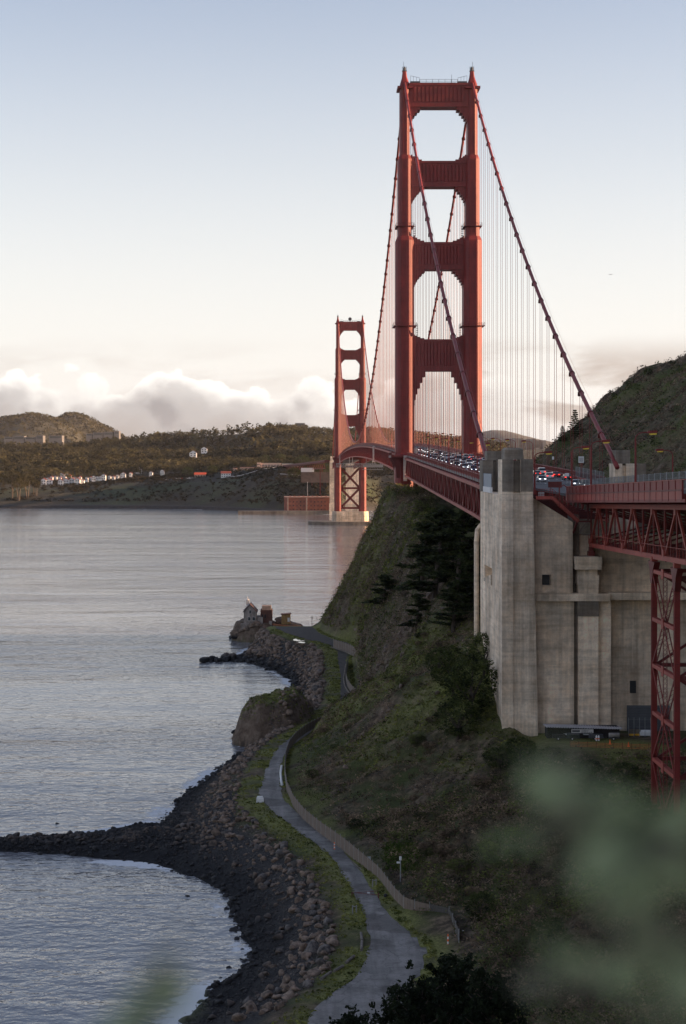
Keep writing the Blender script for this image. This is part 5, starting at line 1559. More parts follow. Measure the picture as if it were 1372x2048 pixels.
# ================================================================== light station on the point
def gable_house(name, label, cat, x0, x1, y0, y1, z0, zw, zr, wall, roof, ridge='x', group=None, over=.35, windows=(), door=None):
    t = thing(name, label, cat, ((x0 + x1) / 2, (y0 + y1) / 2, z0), 0, group)
    w = MB()
    if ridge == 'x':
        ym = (y0 + y1) / 2; w.prism([(y0, z0), (y1, z0), (y1, zw), (ym, zr - .08), (y0, zw)], x0, x1, 'x')
    else:
        xm = (x0 + x1) / 2; w.prism([(x0, z0), (x1, z0), (x1, zw), (xm, zr - .08), (x0, zw)], y0, y1, 'y')
    w.build('wall', wall, t)
    r = MB(); th = .22
    if ridge == 'x':
        for s in (-1, 1):
            ye = y0 if s < 0 else y1; sl = (zr - zw) / abs(ym - ye); yo = ye + s * over
            r.prism([(ym, zr), (yo, zw - sl * over), (yo, zw - sl * over + th), (ym, zr + th)], x0 - over, x1 + over, 'x')
    else:
        for s in (-1, 1):
            xe = x0 if s < 0 else x1; sl = (zr - zw) / abs(xm - xe); xo = xe + s * over
            r.prism([(xm, zr), (xo, zw - sl * over), (xo, zw - sl * over + th), (xm, zr + th)], y0 - over, y1 + over, 'y')
    r.build('roof', roof, t)
    for (u0, u1, v0, v1) in windows:
        f = MB(); f.box(u0 - .1, u1 + .1, y0 - .10, y0 + .05, v0 - .1, v1 + .1); fo = f.build('window', M['off_white'], t)
        MB().box(u0, u1, y0 - .13, y0 - .101, v0, v1).build('pane', M['glass'], fo)
    if door:
        u0, u1, v1 = door; MB().box(u0, u1, y0 - .12, y0 + .05, z0, v1).build('door', M['dark_steel'], t)
    return t


zp = 6.9
x0 = px(488, 728)
M['stn_wall'] = simple('peeling_white_wall', (.33, .28, .245), .85, .5, 1.1, stretch=(1, 1, .35))
M['rust'] = simple('rusty_brown', (.13, .06, .045), .9, .35, .8)
h_ = gable_house('station_house', 'derelict white gabled house with dark red roof on the rock', 'house', x0, px(513, 728), 725, 737, zp - 1.2, zp + 4.9, zp + 7.6, M['stn_wall'], M['roof_dark'], 'y', over=.4,
                 windows=((px(496, 725), px(501, 725), zp + 1.4, zp + 2.7), (px(505, 725), px(510, 725), zp + 1.4, zp + 2.7), (px(498.5, 725), px(502, 725), zp + 4.2, zp + 5.4)))
xm = (x0 + px(513, 728)) / 2
cup = MB(); cup.box(xm - 1.7, xm - .5, 731, 732.2, zp + 6.8, zp + 9.0); cup.tube([(xm - 1.1, 731.6, zp + 9), (xm - 1.1, 731.6, zp + 9.5), (xm - 1.1, 731.6, zp + 10.4)], [.75, .12, .05], 8); cup.build('roof_lantern', M['off_white'], h_)
MB().box(x0 - 1.2, px(525, 725), 723.6, 725, zp - 2.2, zp + .3).build('terrace_wall', M['stn_wall'], h_)
MB().box(x0 + 5.2, px(526, 728), 726, 736, zp - 1.2, zp + 2.6).build('side_wing', M['stn_wall'], h_)
b_ = thing('signal_building', 'square rust brown building beside the white gabled house', 'building', (px(532, 731), 731, zp))
MB().box(px(521, 728), px(544.5, 728), 727, 736, zp - 1.6, zp + 5.3).build('wall', M['rust'], b_)
MB().box(px(524, 728), px(542, 728), 728, 735, zp + 5.3, zp + 6.9).build('roof_parapet', simple('pink_parapet', (.36, .27, .21), .85, .25, 1), b_)
MB().box(px(538, 727), px(544, 727), 726.6, 727, zp - 1.6, zp + 1.0).build('door_panel', M['stn_wall'], b_)
for u in (524, 529): MB().box(px(u, 727), px(u + 2.6, 727), 726.9, 727.05, zp + 2.2, zp + 3.6).build('window', M['glass'], b_)
b_ = thing('tank_shed', 'small rusty yellow corrugated shed on the flat roof right of the brown building', 'shed', (px(572, 731), 731, zp))
sh_ = MB(); X0, X1 = px(563, 729), px(581, 729)
n = 14
for k in range(n):
    u0 = X0 + (X1 - X0) * k / n; u1 = X0 + (X1 - X0) * (k + 1) / n; sh_.box(u0, u1, 728 + (.06 if k % 2 else 0), 732, zp - .5, zp + 3.4 + .25 * k / n)
sh_.build('wall', simple('rusty_ochre', (.34, .22, .09), .85, .4, 1.2), b_)
MB().prism([(X0 - .3, zp + 3.4), (X1 + .3, zp + 3.7), (X1 + .3, zp + 3.85), (X0 - .3, zp + 3.55)], 727.6, 732.4, 'y').build('roof', M['rust'], b_)
MB().box(X1 - 1.2, X1 - .3, 727.85, 728.06, zp + .6, zp + 2.2).build('window', M['white'], b_)
b_ = thing('bulkhead', 'crumbling whitewashed retaining wall with an orange rusted slab top', 'wall', (px(575, 728), 728, 3))
bw = MB(); xs2 = np.linspace(px(546, 726), px(600, 726), 15)
for k in range(14): bw.box(xs2[k], xs2[k + 1], 725.4 - .2 * (k % 3), 735, 2.4 + (k > 9) * .1 * k, zp - .75 - .05 * k - .15 * (k % 4 == 1))
bw.build('wall', simple('whitewash_on_rock', (.40, .35, .31), .9, .6, .5, stretch=(1, 1, .3)), b_)
MB().prism([(px(545, 726), zp - .55), (px(602, 726), zp - 1.75), (px(602, 726), zp - 1.4), (px(545, 726), zp - .2)], 725, 736, 'y').build('slab', simple('orange_rust', (.36, .13, .05), .9, .4, .6), b_)
pst_ = thing('utility_pole', 'thin pole standing at the end of the point beside the sea', 'pole', (px(624, 716), 716, ground(px(624, 716), 716)))
a_ = pst_.location; m = MB(); m.bar((a_.x, 716, a_.z - .5), (a_.x, 716, a_.z + 4.4), .2); m.build('shaft', M['bark'], pst_); m = MB(); m.bar((a_.x - .7, 716, a_.z + 3.7), (a_.x + .7, 716, a_.z + 3.7), .14); m.build('crossarm', M['bark'], pst_)

# ================================================================== chain-link fences with slats
M['slat'] = simple('fence_slats', (.17, .13, .10), .9, .28, 3.0, stretch=(1, 1, .2))
M['post_grey'] = simple('fence_post_steel', (.26, .25, .24), .6, .2, 4)


def fence(label, pts, h, step=3.0, kerb=True, slat=None):
    P = [Vector(p) for p in pts]
    t = thing('chainlink_fence', label, 'fence', tuple(P[0]))
    # resample
    seg = [(b - a).length for a, b in zip(P[:-1], P[1:])]; tot = sum(seg); n = int(tot / step); S = []
    for k in range(n + 1):
        d = tot * k / n; i = 0
        while i < len(seg) - 1 and d > seg[i]: d -= seg[i]; i += 1
        S.append(P[i].lerp(P[i + 1], min(1, d / seg[i])))
    S = [Vector((p.x, p.y, p.z)) for p in S]
    for k, p in enumerate(S):
        m = MB(); m.tube([(p.x, p.y, p.z - .5), (p.x, p.y, p.z + h + .35)], .07, 6); m.build('fence_post', M['post_grey'], t)
        if k < n:
            q = S[k + 1]; d = (q - p); nn = Vector((-d.y, d.x, 0)).normalized() * .025
            m = MB(); m.loft([[tuple(p + nn + Vector((0, 0, -.3))), tuple(p - nn + Vector((0, 0, -.3))), tuple(p - nn + Vector((0, 0, h))), tuple(p + nn + Vector((0, 0, h)))],
                              [tuple(q + nn + Vector((0, 0, -.3))), tuple(q - nn + Vector((0, 0, -.3))), tuple(q - nn + Vector((0, 0, h))), tuple(q + nn + Vector((0, 0, h)))]])
            m.bar(p + Vector((0, 0, h + .03)), q + Vector((0, 0, h + .03)), .06)
            m.build('fence_panel', slat or M['slat'], t)
            if kerb:
                o_ = Vector((-.75, 0, 0)); m = MB(); m.bar(p + o_ + Vector((0, 0, -.02)), q + o_ + Vector((0, 0, -.02)), .30, .36); m.build('kerb_block', M['conc_dark'], t)
    return t


_run = [(p[0] + .25, p[1], 5.0) for p in FENCE[2:]]
fence('long brown slatted fence between the shore road and the hillside', _run, 2.3)
M['mesh'] = simple('bare_chain_link', (.075, .068, .06), .9, .3, 4)
fence('darker bare mesh fence around the turnout at the near end', [FENCE[0], (FENCE[0][0] - .2, 261, 5.1), FENCE[1], (px(880, 266), 266.5, 5.1), _run[0]], 2.4, 3.4, False, M['mesh'])
f2 = [(667, 1294, 8.4), (684, 1299, 8.4), (700, 1305, 8.3), (713, 1311, 8.2)]
fence('short slatted fence at the far bend of the road below the cliff', [(px(p, F * (CZ - z) / (q - CY)), F * (CZ - z) / (q - CY), z) for p, q, z in f2], 2.5, 2.6)
f3 = [(704, 1392, 6), (695, 1384, 6), (688, 1372, 6.2), (685, 1358, 6.4), (688, 1340, 6.8), (690, 1328, 7)]
fence('curving slatted fence with white posts midway along the road', [(px(p, F * (CZ - z) / (q - CY)) + 1.0, F * (CZ - z) / (q - CY), z) for p, q, z in f3], 2.0, 3.4)


# ================================================================== things along the road
def rd(p, q, z=5.02): D = F * (CZ - z) / (q - CY); return px(p, D), D, z


M['puddle'] = simple('puddle_water', (.05, .052, .058), .03, .1, 1)
M['puddle'].node_tree.nodes['Principled BSDF'].inputs['IOR'].default_value = 2.0
PUD = [(754, 1897, 12, 1.2, 'largest puddle on the near road bend'), (651, 1698, 3.5, .6, 'small puddle left of the traffic delineator'), (655, 1707, 5, .7, 'puddle below the small puddle left of the delineator'), (675, 1725, 4, .6, 'lone puddle just past the delineator on the road'),
       (533, 1549, 6.5, .8, 'white bright puddle on the road above the concrete block'), (543, 1524, 5.5, .7, 'bright puddle farther up the road beside the white pipes'), (615, 1677, 3, .5, 'tiny puddle in the middle of the straight road'), (582, 1650, 3, .5, 'tiny puddle farthest down the curved road stretch'),
       (600, 1279, 11, 2.0, 'bright pool of rainwater on the flat at the point'), (603, 1284, 6, 1.0, 'narrow pool just below the bright pool on the point'), (676, 1404, 4, .8, 'small puddle near the curving middle fence')]
for i, (p, q, w, d, lb) in enumerate(PUD):
    if q < 1300: x, y, _ = rd(p, q, 8.3); z = 8.16
    elif q < 1450: x, y, _ = rd(p, q, 5.5); z = float(road_z(y)) + .055
    else: x, y, _ = rd(p, q); z = 5.055
    sx = w * y / F; sy = d * 1.7 * y / F * y / 68
    rg = random.Random(i); ring = []
    for k in range(20):
        a = 2 * math.pi * k / 20; rr2 = 1 + .28 * math.sin(2 * a + i) + rg.uniform(-.12, .12); ring.append((x + sx * rr2 * math.cos(a), y + sy * rr2 * math.sin(a)))
    m = MB(); m.loft([[(u, v, z - .04) for u, v in ring], [(u, v, z) for u, v in ring]]); tag(m.build('puddle', M['puddle']), lb, 'puddle', 'puddles on the shore road')

# concrete block with a stone beside it
x, y, z = rd(520, 1606)
t = thing('concrete_block', 'white concrete block standing on the left edge of the road', 'block', (x, y, 5))
m = MB(); m.loft([[(x - .75, y - .55, 4.9), (x + .75, y - .55, 4.9), (x + .75, y + .55, 4.9), (x - .75, y + .55, 4.9)], [(x - .7, y - .5, 5.9), (x + .7, y - .5, 5.9), (x + .7, y + .5, 5.9), (x - .7, y + .5, 5.9)],
                  [(x - .55, y - .35, 6.35), (x + .5, y - .35, 6.35), (x + .5, y + .35, 6.35), (x - .55, y + .35, 6.35)]]); m.build('block_body', M['white'], t)
# stacked white pipes along the fence
for k, (lb, off) in enumerate((('white plastic pipe lying nearest the fence by the bend', .9), ('white plastic pipe lying on the road side of its pair', 1.5))):
    m = MB(); p3 = [rd(pp - off * 2.2, qq, 5.3) for pp, qq in ((566, 1531), (564, 1545), (565, 1560), (567, 1570))]; m.tube([(a, b, 5.26) for a, b, c in p3], .2, 8); tag(m.build('drain_pipe', M['white'], smooth=True), lb, 'pipe')
m = MB(); x, y, z = rd(562, 1571); m.box(x - .6, x + .6, y - .3, y + .3, 5, 5.25); tag(m.build('timber_sleeper', M['post_grey']), 'grey timber at the near end of the white pipes', 'timber')


def delineator(p, q, h, label):
    x, y, z = rd(p, q); t = thing('traffic_delineator', label, 'delineator', (x, y, 5.02))
    m = MB(); m.tube([(x, y, 5.02), (x, y, 5.12)], .3, 10); m.build('base', M['black'], t)
    for k in range(5):
        m = MB(); m.tube([(x, y, 5.12 + h * k / 5), (x, y, 5.12 + h * (k + 1) / 5 - .01)], .14 - .012 * k, 10); m.build('band', M['orange'] if k % 2 == 0 else M['white'], t)


delineator(669, 1700, 1.25, 'orange and white delineator post at the road edge by the fence')
delineator(896, 1894, 1.7, 'orange and white delineator post in the grass near the fence end')


def hoop(p, q, label):
    x, y, z = rd(p, q); t = thing('bollard_pair', label, 'bollard', (x, y, 4.95))
    for e in (-.28, .28): m = MB(); m.tube([(x + e, y, 4.7), (x + e, y, 6.25)], .10, 8); m.build('post', M['post_grey'], t)
    m = MB(); m.box(x - .38, x + .38, y - .05, y + .05, 6.0, 6.12); m.build('crossbar', M['post_grey'], t)


hoop(749, 1774, 'pair of grey gate posts on the fence side of the road')
hoop(709, 1827, 'pair of grey gate posts on the seaward verge of the road')
x, y, z = rd(771, 1798); m = MB(); m.tube([(x, y, 4.8), (x, y, 5.7)], .3, 10); m.tube([(x, y, 5.7), (x, y, 5.85)], [.3, .1], 10); tag(m.build('dark_bollard', M['black']), 'short dark bollard between the fence and the road', 'bollard')
# barrier chain across the road
t = thing('swing_gate', 'thin dark red swing gate lying across the road', 'gate', rd(752, 1795))
for a, b in (((703, 1793), (756, 1791)), ((705, 1792), (757, 1799))):
    A = rd(*a); B = rd(*b); m = MB(); m.tube([(A[0], A[1], 5.55), (B[0], B[1], 5.75)], .05, 6); m.build('gate_bar', M['red_dark'], t)
m = MB(); A = rd(757, 1797); m.tube([(A[0], A[1], 4.8), (A[0], A[1], 5.9)], .09, 8); m.build('gate_post', M['red_dark'], t)
A = rd(704, 1793); m = MB(); m.tube([(A[0], A[1], 4.8), (A[0], A[1], 5.7)], .07, 8); m.build('gate_post', M['red_dark'], t)
m = MB(); A = rd(737, 1793); m.box(A[0] - .2, A[0] + .2, A[1] - .12, A[1] - .06, 5.45, 5.75); m.build('gate_sign', M['white'], t)
# log kerbs on the seaward side
for i, (a, b, lb) in enumerate((((722, 1868), (724, 1882), 'short timber kerb upright beside the puddle, farthest one'), ((724, 1884), (723, 1902), 'short timber kerb beside the largest puddle, nearest one'), ((708, 1914), (692, 1927), 'weathered log kerb at the corner of the verge'), ((686, 1934), (668, 1944), 'weathered log kerb second from the corner of the verge'), ((662, 1946), (642, 1960), 'weathered log kerb third from the corner of the verge'))):
    A = rd(*a); B = rd(*b); m = MB(); m.tube([(A[0], A[1], 5.16), (B[0], B[1], 5.16)], .2, 8); tag(m.build('log_kerb', simple('grey_log', (.16, .14, .12), .95, .35, 2)), lb, 'log', 'log kerbs')
# white notices on the fence
for p, q, lb in ((618, 1638, 'tiny white notice on the fence near the bend'), (738, 1722, 'tiny white notice on the middle of the long fence'), (853, 1824, 'white notice on the dark mesh fence by the turnout'), (928, 1873, 'white notice on the hillside gate rail right of the fence end')):
    x, y, z = rd(p, q + 8); m = MB(); m.box(x - .28, x + .28, y - .25, y - .2, 5.9, 6.5); n_ = m.build('notice_board', M['white']); tag(n_, lb, 'notice', 'notices')
    MB().box(x - .2, x + .2, y - .258, y - .251, 6.08, 6.12).build('notice_line', M['dark_steel'], n_)
    MB().bar((x, y - .15, 4.9), (x, y - .15, 6.4), .08).build('stake', M['post_grey'], n_)
# lamp/weather post on the slope
g = on_ground(801, 1765)
if g:
    t = thing('monitoring_post', 'slim grey post with two white sensors on the slope above the fence', 'post', g)
    m = MB(); m.tube([(g[0], g[1], g[2] - .5), (g[0], g[1], g[2] + 3.4)], .09, 8); m.build('shaft', M['grey_steel'], t)
    m = MB(); m.tube([(g[0], g[1], g[2] + 3.4), (g[0], g[1], g[2] + 3.95)], .2, 8); m.build('sensor', M['white'], t)
    m = MB(); m.box(g[0] - .6, g[0] - .05, g[1] - .12, g[1] + .12, g[2] + 2.9, g[2] + 3.15); m.build('sensor', M['white'], t)

# ================================================================== boatyard shed at the foot of the anchorage wall
t = thing('long_shed', 'long dark shed with pale corrugated roof below the anchorage wall', 'shed', (54, 347, 19.6))
zf = 19.4
ft = MB()
sh0, sh1 = px(1092, 346), px(1243, 346)
n = 52
w = MB(); w.box(sh0 + .3, sh1 - .3, 346.4, 350, zf, 21.6)
w.build('wall', simple('dark_boards', (.028, .024, .024), .9, .2, 1), t)
for k in range(n): u = sh0 + .4 + (sh1 - sh0 - .9) * k / n; MB().box(u, u + .16, 346.28, 346.42, zf, 21.5).build('wall_board', simple('dark_board', (.035, .028, .027), .9) if k == 0 else bpy.data.materials['dark_board'], t)
rf = MB()
for k in range(60): u0 = sh0 + (sh1 - sh0) * k / 60; u1 = sh0 + (sh1 - sh0) * (k + 1) / 60; h = .09 if k % 2 else 0; rf.prism([(345.3, 22.0 + h - .006 * k), (350.2, 21.72 + h - .006 * k), (350.2, 21.62 + h - .006 * k), (345.3, 21.78 + h - .006 * k)], u0, u1, 'x')
rf.build('corrugated_roof', simple('pale_corrugated', (.50, .48, .50), .6, .15, 1.5), t)
sg = MB(); sx0, sx1 = px(1143, 345.2), px(1187, 345.2); sg.box(sx0, sx1, 345.25, 345.32, 20.75, 21.45); so = sg.build('sign_board', M['off_white'], t)


def text(s_, size, x, y, z, mat, parent, name='lettering'):
    cu = bpy.data.curves.new(name, 'FONT'); cu.body = s_; cu.size = size; cu.extrude = .01; cu.align_x = 'LEFT'
    ob = bpy.data.objects.new(name, cu); COL.objects.link(ob)
    dg = bpy.context.evaluated_depsgraph_get(); me = bpy.data.meshes.new_from_object(ob.evaluated_get(dg)); bpy.data.objects.remove(ob); bpy.data.curves.remove(cu)
    me.materials.clear(); me.materials.append(mat); me.name = name
    o0 = wloc(parent); return link(name, me, parent, (x - o0.x, y - o0.y, z - o0.z), (R(90), 0, 0))


text('HARBOR', .34, sx0 + 1.9, 345.22, 21.05, M['dark_steel'], so); MB().box(sx0 + .15, sx0 + 1.6, 345.23, 345.26, 20.95, 21.3).build('sign_emblem', M['dark_steel'], so)
for k in range(6): MB().box(sx0 + 1.9 + k * .36, sx0 + 2.15 + k * .36, 345.23, 345.255, 20.84, 20.95).build('sign_emblem', M['dark_steel'], so)
for a, b in ((1128, 1153), (1167, 1186)): MB().box(px(a, 345.6), px(b, 345.6), 345.5, 346.3, 20.35, 20.5).build('strip_light', M['white'], t)
BT = simple('boat_cover', (.30, .27, .25), .7, .3, 1)


def trailer(x, label, hull, w, cat='boat', vert=False):
    t = thing('trailer_boat' if cat == 'boat' else 'yard_gear', label, cat, (x, 344, 19.65))
    if cat == 'boat':
        m = MB(); rings = []
        for u, r in ((-1, .15), (-.6, .75), (0, 1), (.7, .95), (1, .8)): rings.append([(x + u * w, 344 - .7 * r, 20.75), (x + u * w, 344 - .5 * r, 20.3), (x + u * w, 344, 20.12), (x + u * w, 344 + .5 * r, 20.3), (x + u * w, 344 + .7 * r, 20.75), (x + u * w, 344, 20.98)])
        m.loft(rings); m.build('hull', hull, t)
    else:
        m = MB(); m.box(x - w, x + w, 343.5, 344.6, 20.0, 20.7); m.build('crate', hull, t)
    m = MB(); m.box(x - w, x + w * 1.1, 343.7, 344.3, 19.95, 20.08); m.build('trailer_frame', M['dark_steel'], t)
    for u in (-.2,):
        for e in (-.7, .7):
            m = MB(); m.tube([(x + u * w, 344 + e - .08, 19.95), (x + u * w, 344 + e + .08, 19.95)], .3, 10); wo = m.build('wheel', M['black'], t)
            m = MB(); m.tube([(x + u * w, 344 + e - .1, 19.95), (x + u * w, 344 + e + .1, 19.95)], .15, 8); m.build('rim', M['off_white'], wo)


trailer(px(1228, 344), 'covered boat on a trailer at the right end of the long shed', BT, 1.0)
trailer(px(1192, 344), 'dark trailer load in front of the shed right of its sign', M['dark_steel'], 1.3, 'trailer')
trailer(px(1146, 344), 'dark boat trailer in front of the shed below its sign', simple('dark_hull', (.05, .055, .06), .4, .2, 1), 1.2)
trailer(px(1118, 344), 'dark trailer load at the left end of the shed', simple('dark_load', (.04, .035, .035), .8, .2, 1), 1.2, 'trailer')
for k, (p, lb) in enumerate(((1193, 'white and red upright float left of the covered boat'), (1197.5, 'white and red upright float nearest the covered boat'))):
    x = px(p, 342.6); m = MB(); m.tube([(x, 342.6, 19.7), (x, 342.6, 20.5), (x, 342.6, 20.75)], [.16, .18, .05], 8); t2 = thing('marker_float', lb, 'float', (x, 342.6, 19.7)); m.build('float_body', M['white'], t2)
    m = MB(); m.tube([(x, 342.6, 20.0), (x, 342.6, 20.2)], .2, 8); m.build('float_band', M['orange'], t2)
for k, p in enumerate((1263, 1275)):
    x = px(p, 350); t2 = thing('water_barrier', f'grey barrier block with yellow foot before the roller door, {"left" if k == 0 else "right"} one', 'barrier', (x, 350, 19.6))
    MB().box(x - .52, x + .52, 349.6, 350.4, 19.95, 20.75).build('block', M['conc_dark'], t2); MB().box(x - .5, x + .5, 349.55, 350.45, 19.6, 19.95).build('foot', simple('barrier_yellow', (.8, .42, .03), .5, .1, 2) if k == 0 else bpy.data.materials['barrier_yellow'], t2)
x = px(1295, 350); t2 = thing('covered_dinghy', 'white wrapped boat lying by the trestle leg before the roller door', 'boat', (x, 350, 19.6))
m = MB(); rings = []
for u, r in ((-1, .4), (-.8, .9), (0, 1), (.8, .95), (1, .5)): rings.append([(x + u * 1.7, 350 - .7 * r, 19.62), (x + u * 1.7, 350 - .7 * r, 20.3), (x + u * 1.7, 350, 20.65 * .5 + 20.65 * .5 * (1 if r > .5 else .99)), (x + u * 1.7, 350 + .7 * r, 20.3), (x + u * 1.7, 350 + .7 * r, 19.62)])
m.loft(rings); m.build('wrapped_hull', M['white'], t2)
t2 = thing('yard_fence', 'tall thin mesh fence in front of the roller door', 'fence', (px(1280, 348), 348, 19.5))
for k in range(5): x = px(1257 + k * 11, 348); MB().bar((x, 348, 19.4), (x, 348, 23.3), .07).build('fence_post', M['grey_steel'], t2)
for zz in (21.5, 23.0): MB().bar((px(1257, 348), 348, zz), (px(1301, 348), 348, zz), .03).build('fence_wire', M['grey_steel'], t2)
t2 = thing('safety_netting', 'low orange safety netting along the edge of the boatyard', 'netting', (60, 335, 19.5))
for k in range(11):
    x = px(1140 + k * 17.5, 336 - k * .4); y = 336 - k * .4; g_ = ground(x, y); MB().bar((x, y, g_ - .2), (x, y, g_ + 1.2), .07).build('stake', M['red_dark'], t2)
    if k < 10:
        x2 = px(1140 + (k + 1) * 17.5, 336 - (k + 1) * .4); y2 = y - .4; g2 = ground(x2, y2)
        for h in (.15, .4, .65, .9): MB().bar((x, y, g_ + h), (x2, y2, g2 + h), .035).build('net_strand', M['orange'], t2)
for k, (p, q) in enumerate(((1220, 339), (1257, 336))):
    x = px(p, q); m = MB(); g_ = ground(x, q); m.tube([(x, q, g_), (x, q, g_ + .06), (x, q, g_ + .9)], [.32, .2, .06], 8); tag(m.build('traffic_cone', M['orange']), f'orange traffic cone on the boatyard edge, {"left" if k == 0 else "right"} one', 'cone')

# ================================================================== boulders and shingle
def ico(sub):
    import bmesh
    bm = bmesh.new(); bmesh.ops.create_icosphere(bm, subdivisions=sub, radius=1.0)
    V = np.array([v.co[:] for v in bm.verts]); Fc = np.array([[v.index for v in f.verts] for f in bm.faces]); bm.free()
    return V, Fc


def rock_shape(sub, seed):
    V, Fc = ico(sub); r = np.random.default_rng(seed)
    D_ = r.normal(size=(9, 3)); D_ /= np.linalg.norm(D_, axis=1)[:, None]
    for d in D_:                                  # cut facets: angular stone
        h = V @ d; lim = r.uniform(.32, .72); V = V - np.outer(np.maximum(h - lim, 0), d)
    V = V * r.uniform(.75, 1.25, 3) * np.array([1, 1, .8]); V += r.normal(size=V.shape) * (.03 if sub > 1 else .08)
    return V, Fc


def rock_material(name, a, b, wet=True):
    m, nt, bs = _mat(name)
    n1 = noise_node(nt, 1.1, 2, .6); n2 = noise_node(nt, 4.0, 5, .65)
    c = ramp(nt, n1, [(.3, a), (.7, b)])
    c = mixc(nt, .7, c, ramp(nt, n2, [(.3, (.5, .5, .5)), (.7, (1.15, 1.12, 1.1))]), 'MULTIPLY')
    if wet:
        g = nt.nodes.new('ShaderNodeNewGeometry'); s2 = nt.nodes.new('ShaderNodeSeparateXYZ'); nt.links.new(g.outputs['Position'], s2.inputs[0])
        mr = nt.nodes.new('ShaderNodeMapRange'); nt.links.new(s2.outputs[2], mr.inputs[0]); mr.inputs[1].default_value = 1.4; mr.inputs[2].default_value = 3.3
        c = mixc(nt, mr.outputs[0], (.017, .016, .017), c)
    nt.links.new(c, bs.inputs['Base Color']); bs.inputs['Roughness'].default_value = .82; bump(nt, bs, n2, .08)
    return m


M['boulder'] = rock_material('boulder_stone', (.075, .055, .042), (.33, .235, .17))
M['shingle'] = rock_material('shingle_stone', (.03, .028, .028), (.20, .17, .15))
rr0 = np.random.default_rng(77)
C_ = []                                             # x, y, size
n = 0
while n < 19000:
    D = rr0.uniform(225, 462) if rr0.random() < .74 else rr0.uniform(462, 705)
    S = px(float(tab(SHORE, D, 1)), D); rl = float(road_l(D)); top = rl - 4.6
    if top <= S + 1: continue
    t = rr0.random(); x = S - 1.2 + (top - S + 1.2) * t
    up = np.clip((t - .35) / .5, 0, 1)
    s = .10 + rr0.exponential(.07) + (rr0.random() < .075 * up + .01) * rr0.uniform(.2, .85)
    if rr0.random() < .06 and t < .25: s += rr0.uniform(.2, .6)
    if D > 500: s = s * 1.6 + (rr0.random() < .12) * rr0.uniform(.2, .8)
    if 322 < D < 385 and t < .75: s = min(s, .42)
    C_.append((x, D, min(s, 1.5))); n += 1
for k in range(3600):                               # the spit
    t = rr0.random(); x = px(470, 345) + (px(-60, 345) - px(470, 345)) * t; w = float(np.interp(t, [0, .264, .51, .85, 1], [26, 21, 12.5, 5.5, 4.0]))
    C_.append((x, float(np.interp(t, [0, .264, .51, .85, 1], [347, 345.5, 343, 341.5, 342])) + rr0.normal() * w * .42, .16 + rr0.exponential(.13)))
for k in range(500):
    C_.append((rr0.uniform(-37, -8), 654 + rr0.normal() * 7, .3 + rr0.exponential(.4)))
for k in range(260):                                # foot of the light-station rock and headland
    a = rr0.uniform(0, 6.28); C_.append((-19 + 10 * math.cos(a), 737 + 15 * math.sin(a), .4 + rr0.exponential(.4)))
for k in range(200):
    a = rr0.uniform(0, 6.28); C_.append((-9 + 10.4 * math.cos(a), 471 + 16 * math.sin(a), .3 + rr0.exponential(.4)))
for p, q, s in ((627, 1908, 1.45), (652, 1918, 1.2), (376, 1791, .62), (440, 1655, .5), (115, 1647, .7), (463, 1833, .5), (474, 1877, .62), (420, 1322, 1.3), (441, 1320, 1.0)):
    z = 3.4 if q > 1890 and p > 600 else .1; D = F * (CZ - z) / (q - CY); C_.append((px(p, D), D, s))
C_ = np.array(C_); cz_ = ground_a(C_[:, 0], C_[:, 1])
ok = (cz_ > -.55) | (np.arange(len(C_)) >= len(C_) - 9)
ok &= ~((C_[:, 0] > road_l(C_[:, 1]) - 3.2) & (C_[:, 1] < 704))
C_ = C_[ok]; cz_ = np.maximum(cz_[ok], -.25)
scr = C_[:, 2] / C_[:, 1]; order = np.argsort(-scr)
shapes = [MB() for _ in range(8)]; big = []
for k in range(8):
    V, Fc = rock_shape(2, 300 + k); big.append(np_mesh('boulder', V, Fc, M['boulder'] if k < 6 else M['shingle']))
grp = {}
for r_i, i in enumerate(order[:300]):
    x, y, s = C_[i]; z = cz_[i]
    zs = 'huge' if s > 1.0 else 'large' if s > .8 else 'medium sized' if s > .62 else 'smaller'
    near = ['by the bottom edge', 'below the log kerbs', 'opposite the largest puddle', 'opposite the seaward gate posts', 'opposite the delineator', 'below the straight road', 'below the white concrete block', 'below the road bend'][int(np.clip((y - 225) / 19, 0, 7))]
    if y > 600: lab, g_ = f'{zs} dark boulder {"out on the low reef" if x < -28 else "at the root of the low reef" if x < -16 else "on the inner shore"} below the light station', 'boulders of the far cove'
    elif y > 400:
        wh = 'right behind the headland rock' if y > 490 else 'at the foot of the headland rock' if y > 452 else 'just short of the headland rock' if y > 425 else 'below the bright puddles'
        lab, g_ = f'{zs} boulder on the steep shore {wh}', 'boulders beside the upper road'
    elif x < px(470, 345) and 325 < y < 365: lab, g_ = f'{zs} dark wet boulder {"near the tip" if x < -45 else "midway along" if x < -28 else "at the root"} of the rock spit', 'boulders on the spit'
    elif z > 2.0: lab, g_ = f'{zs} brown boulder of the rubble bank {near}', 'boulders of the rubble bank'
    else: lab, g_ = f'{zs} dark boulder at the water edge of the beach {near}', 'boulders of the near cove'
    o = link('boulder', big[int(rr0.integers(0, 8))], None, (x, y, z + s * .25), (rr0.uniform(-.4, .4), rr0.uniform(-.4, .4), rr0.uniform(0, 6.28)), (s, s, s)); tag(o, lab, 'boulder', g_)


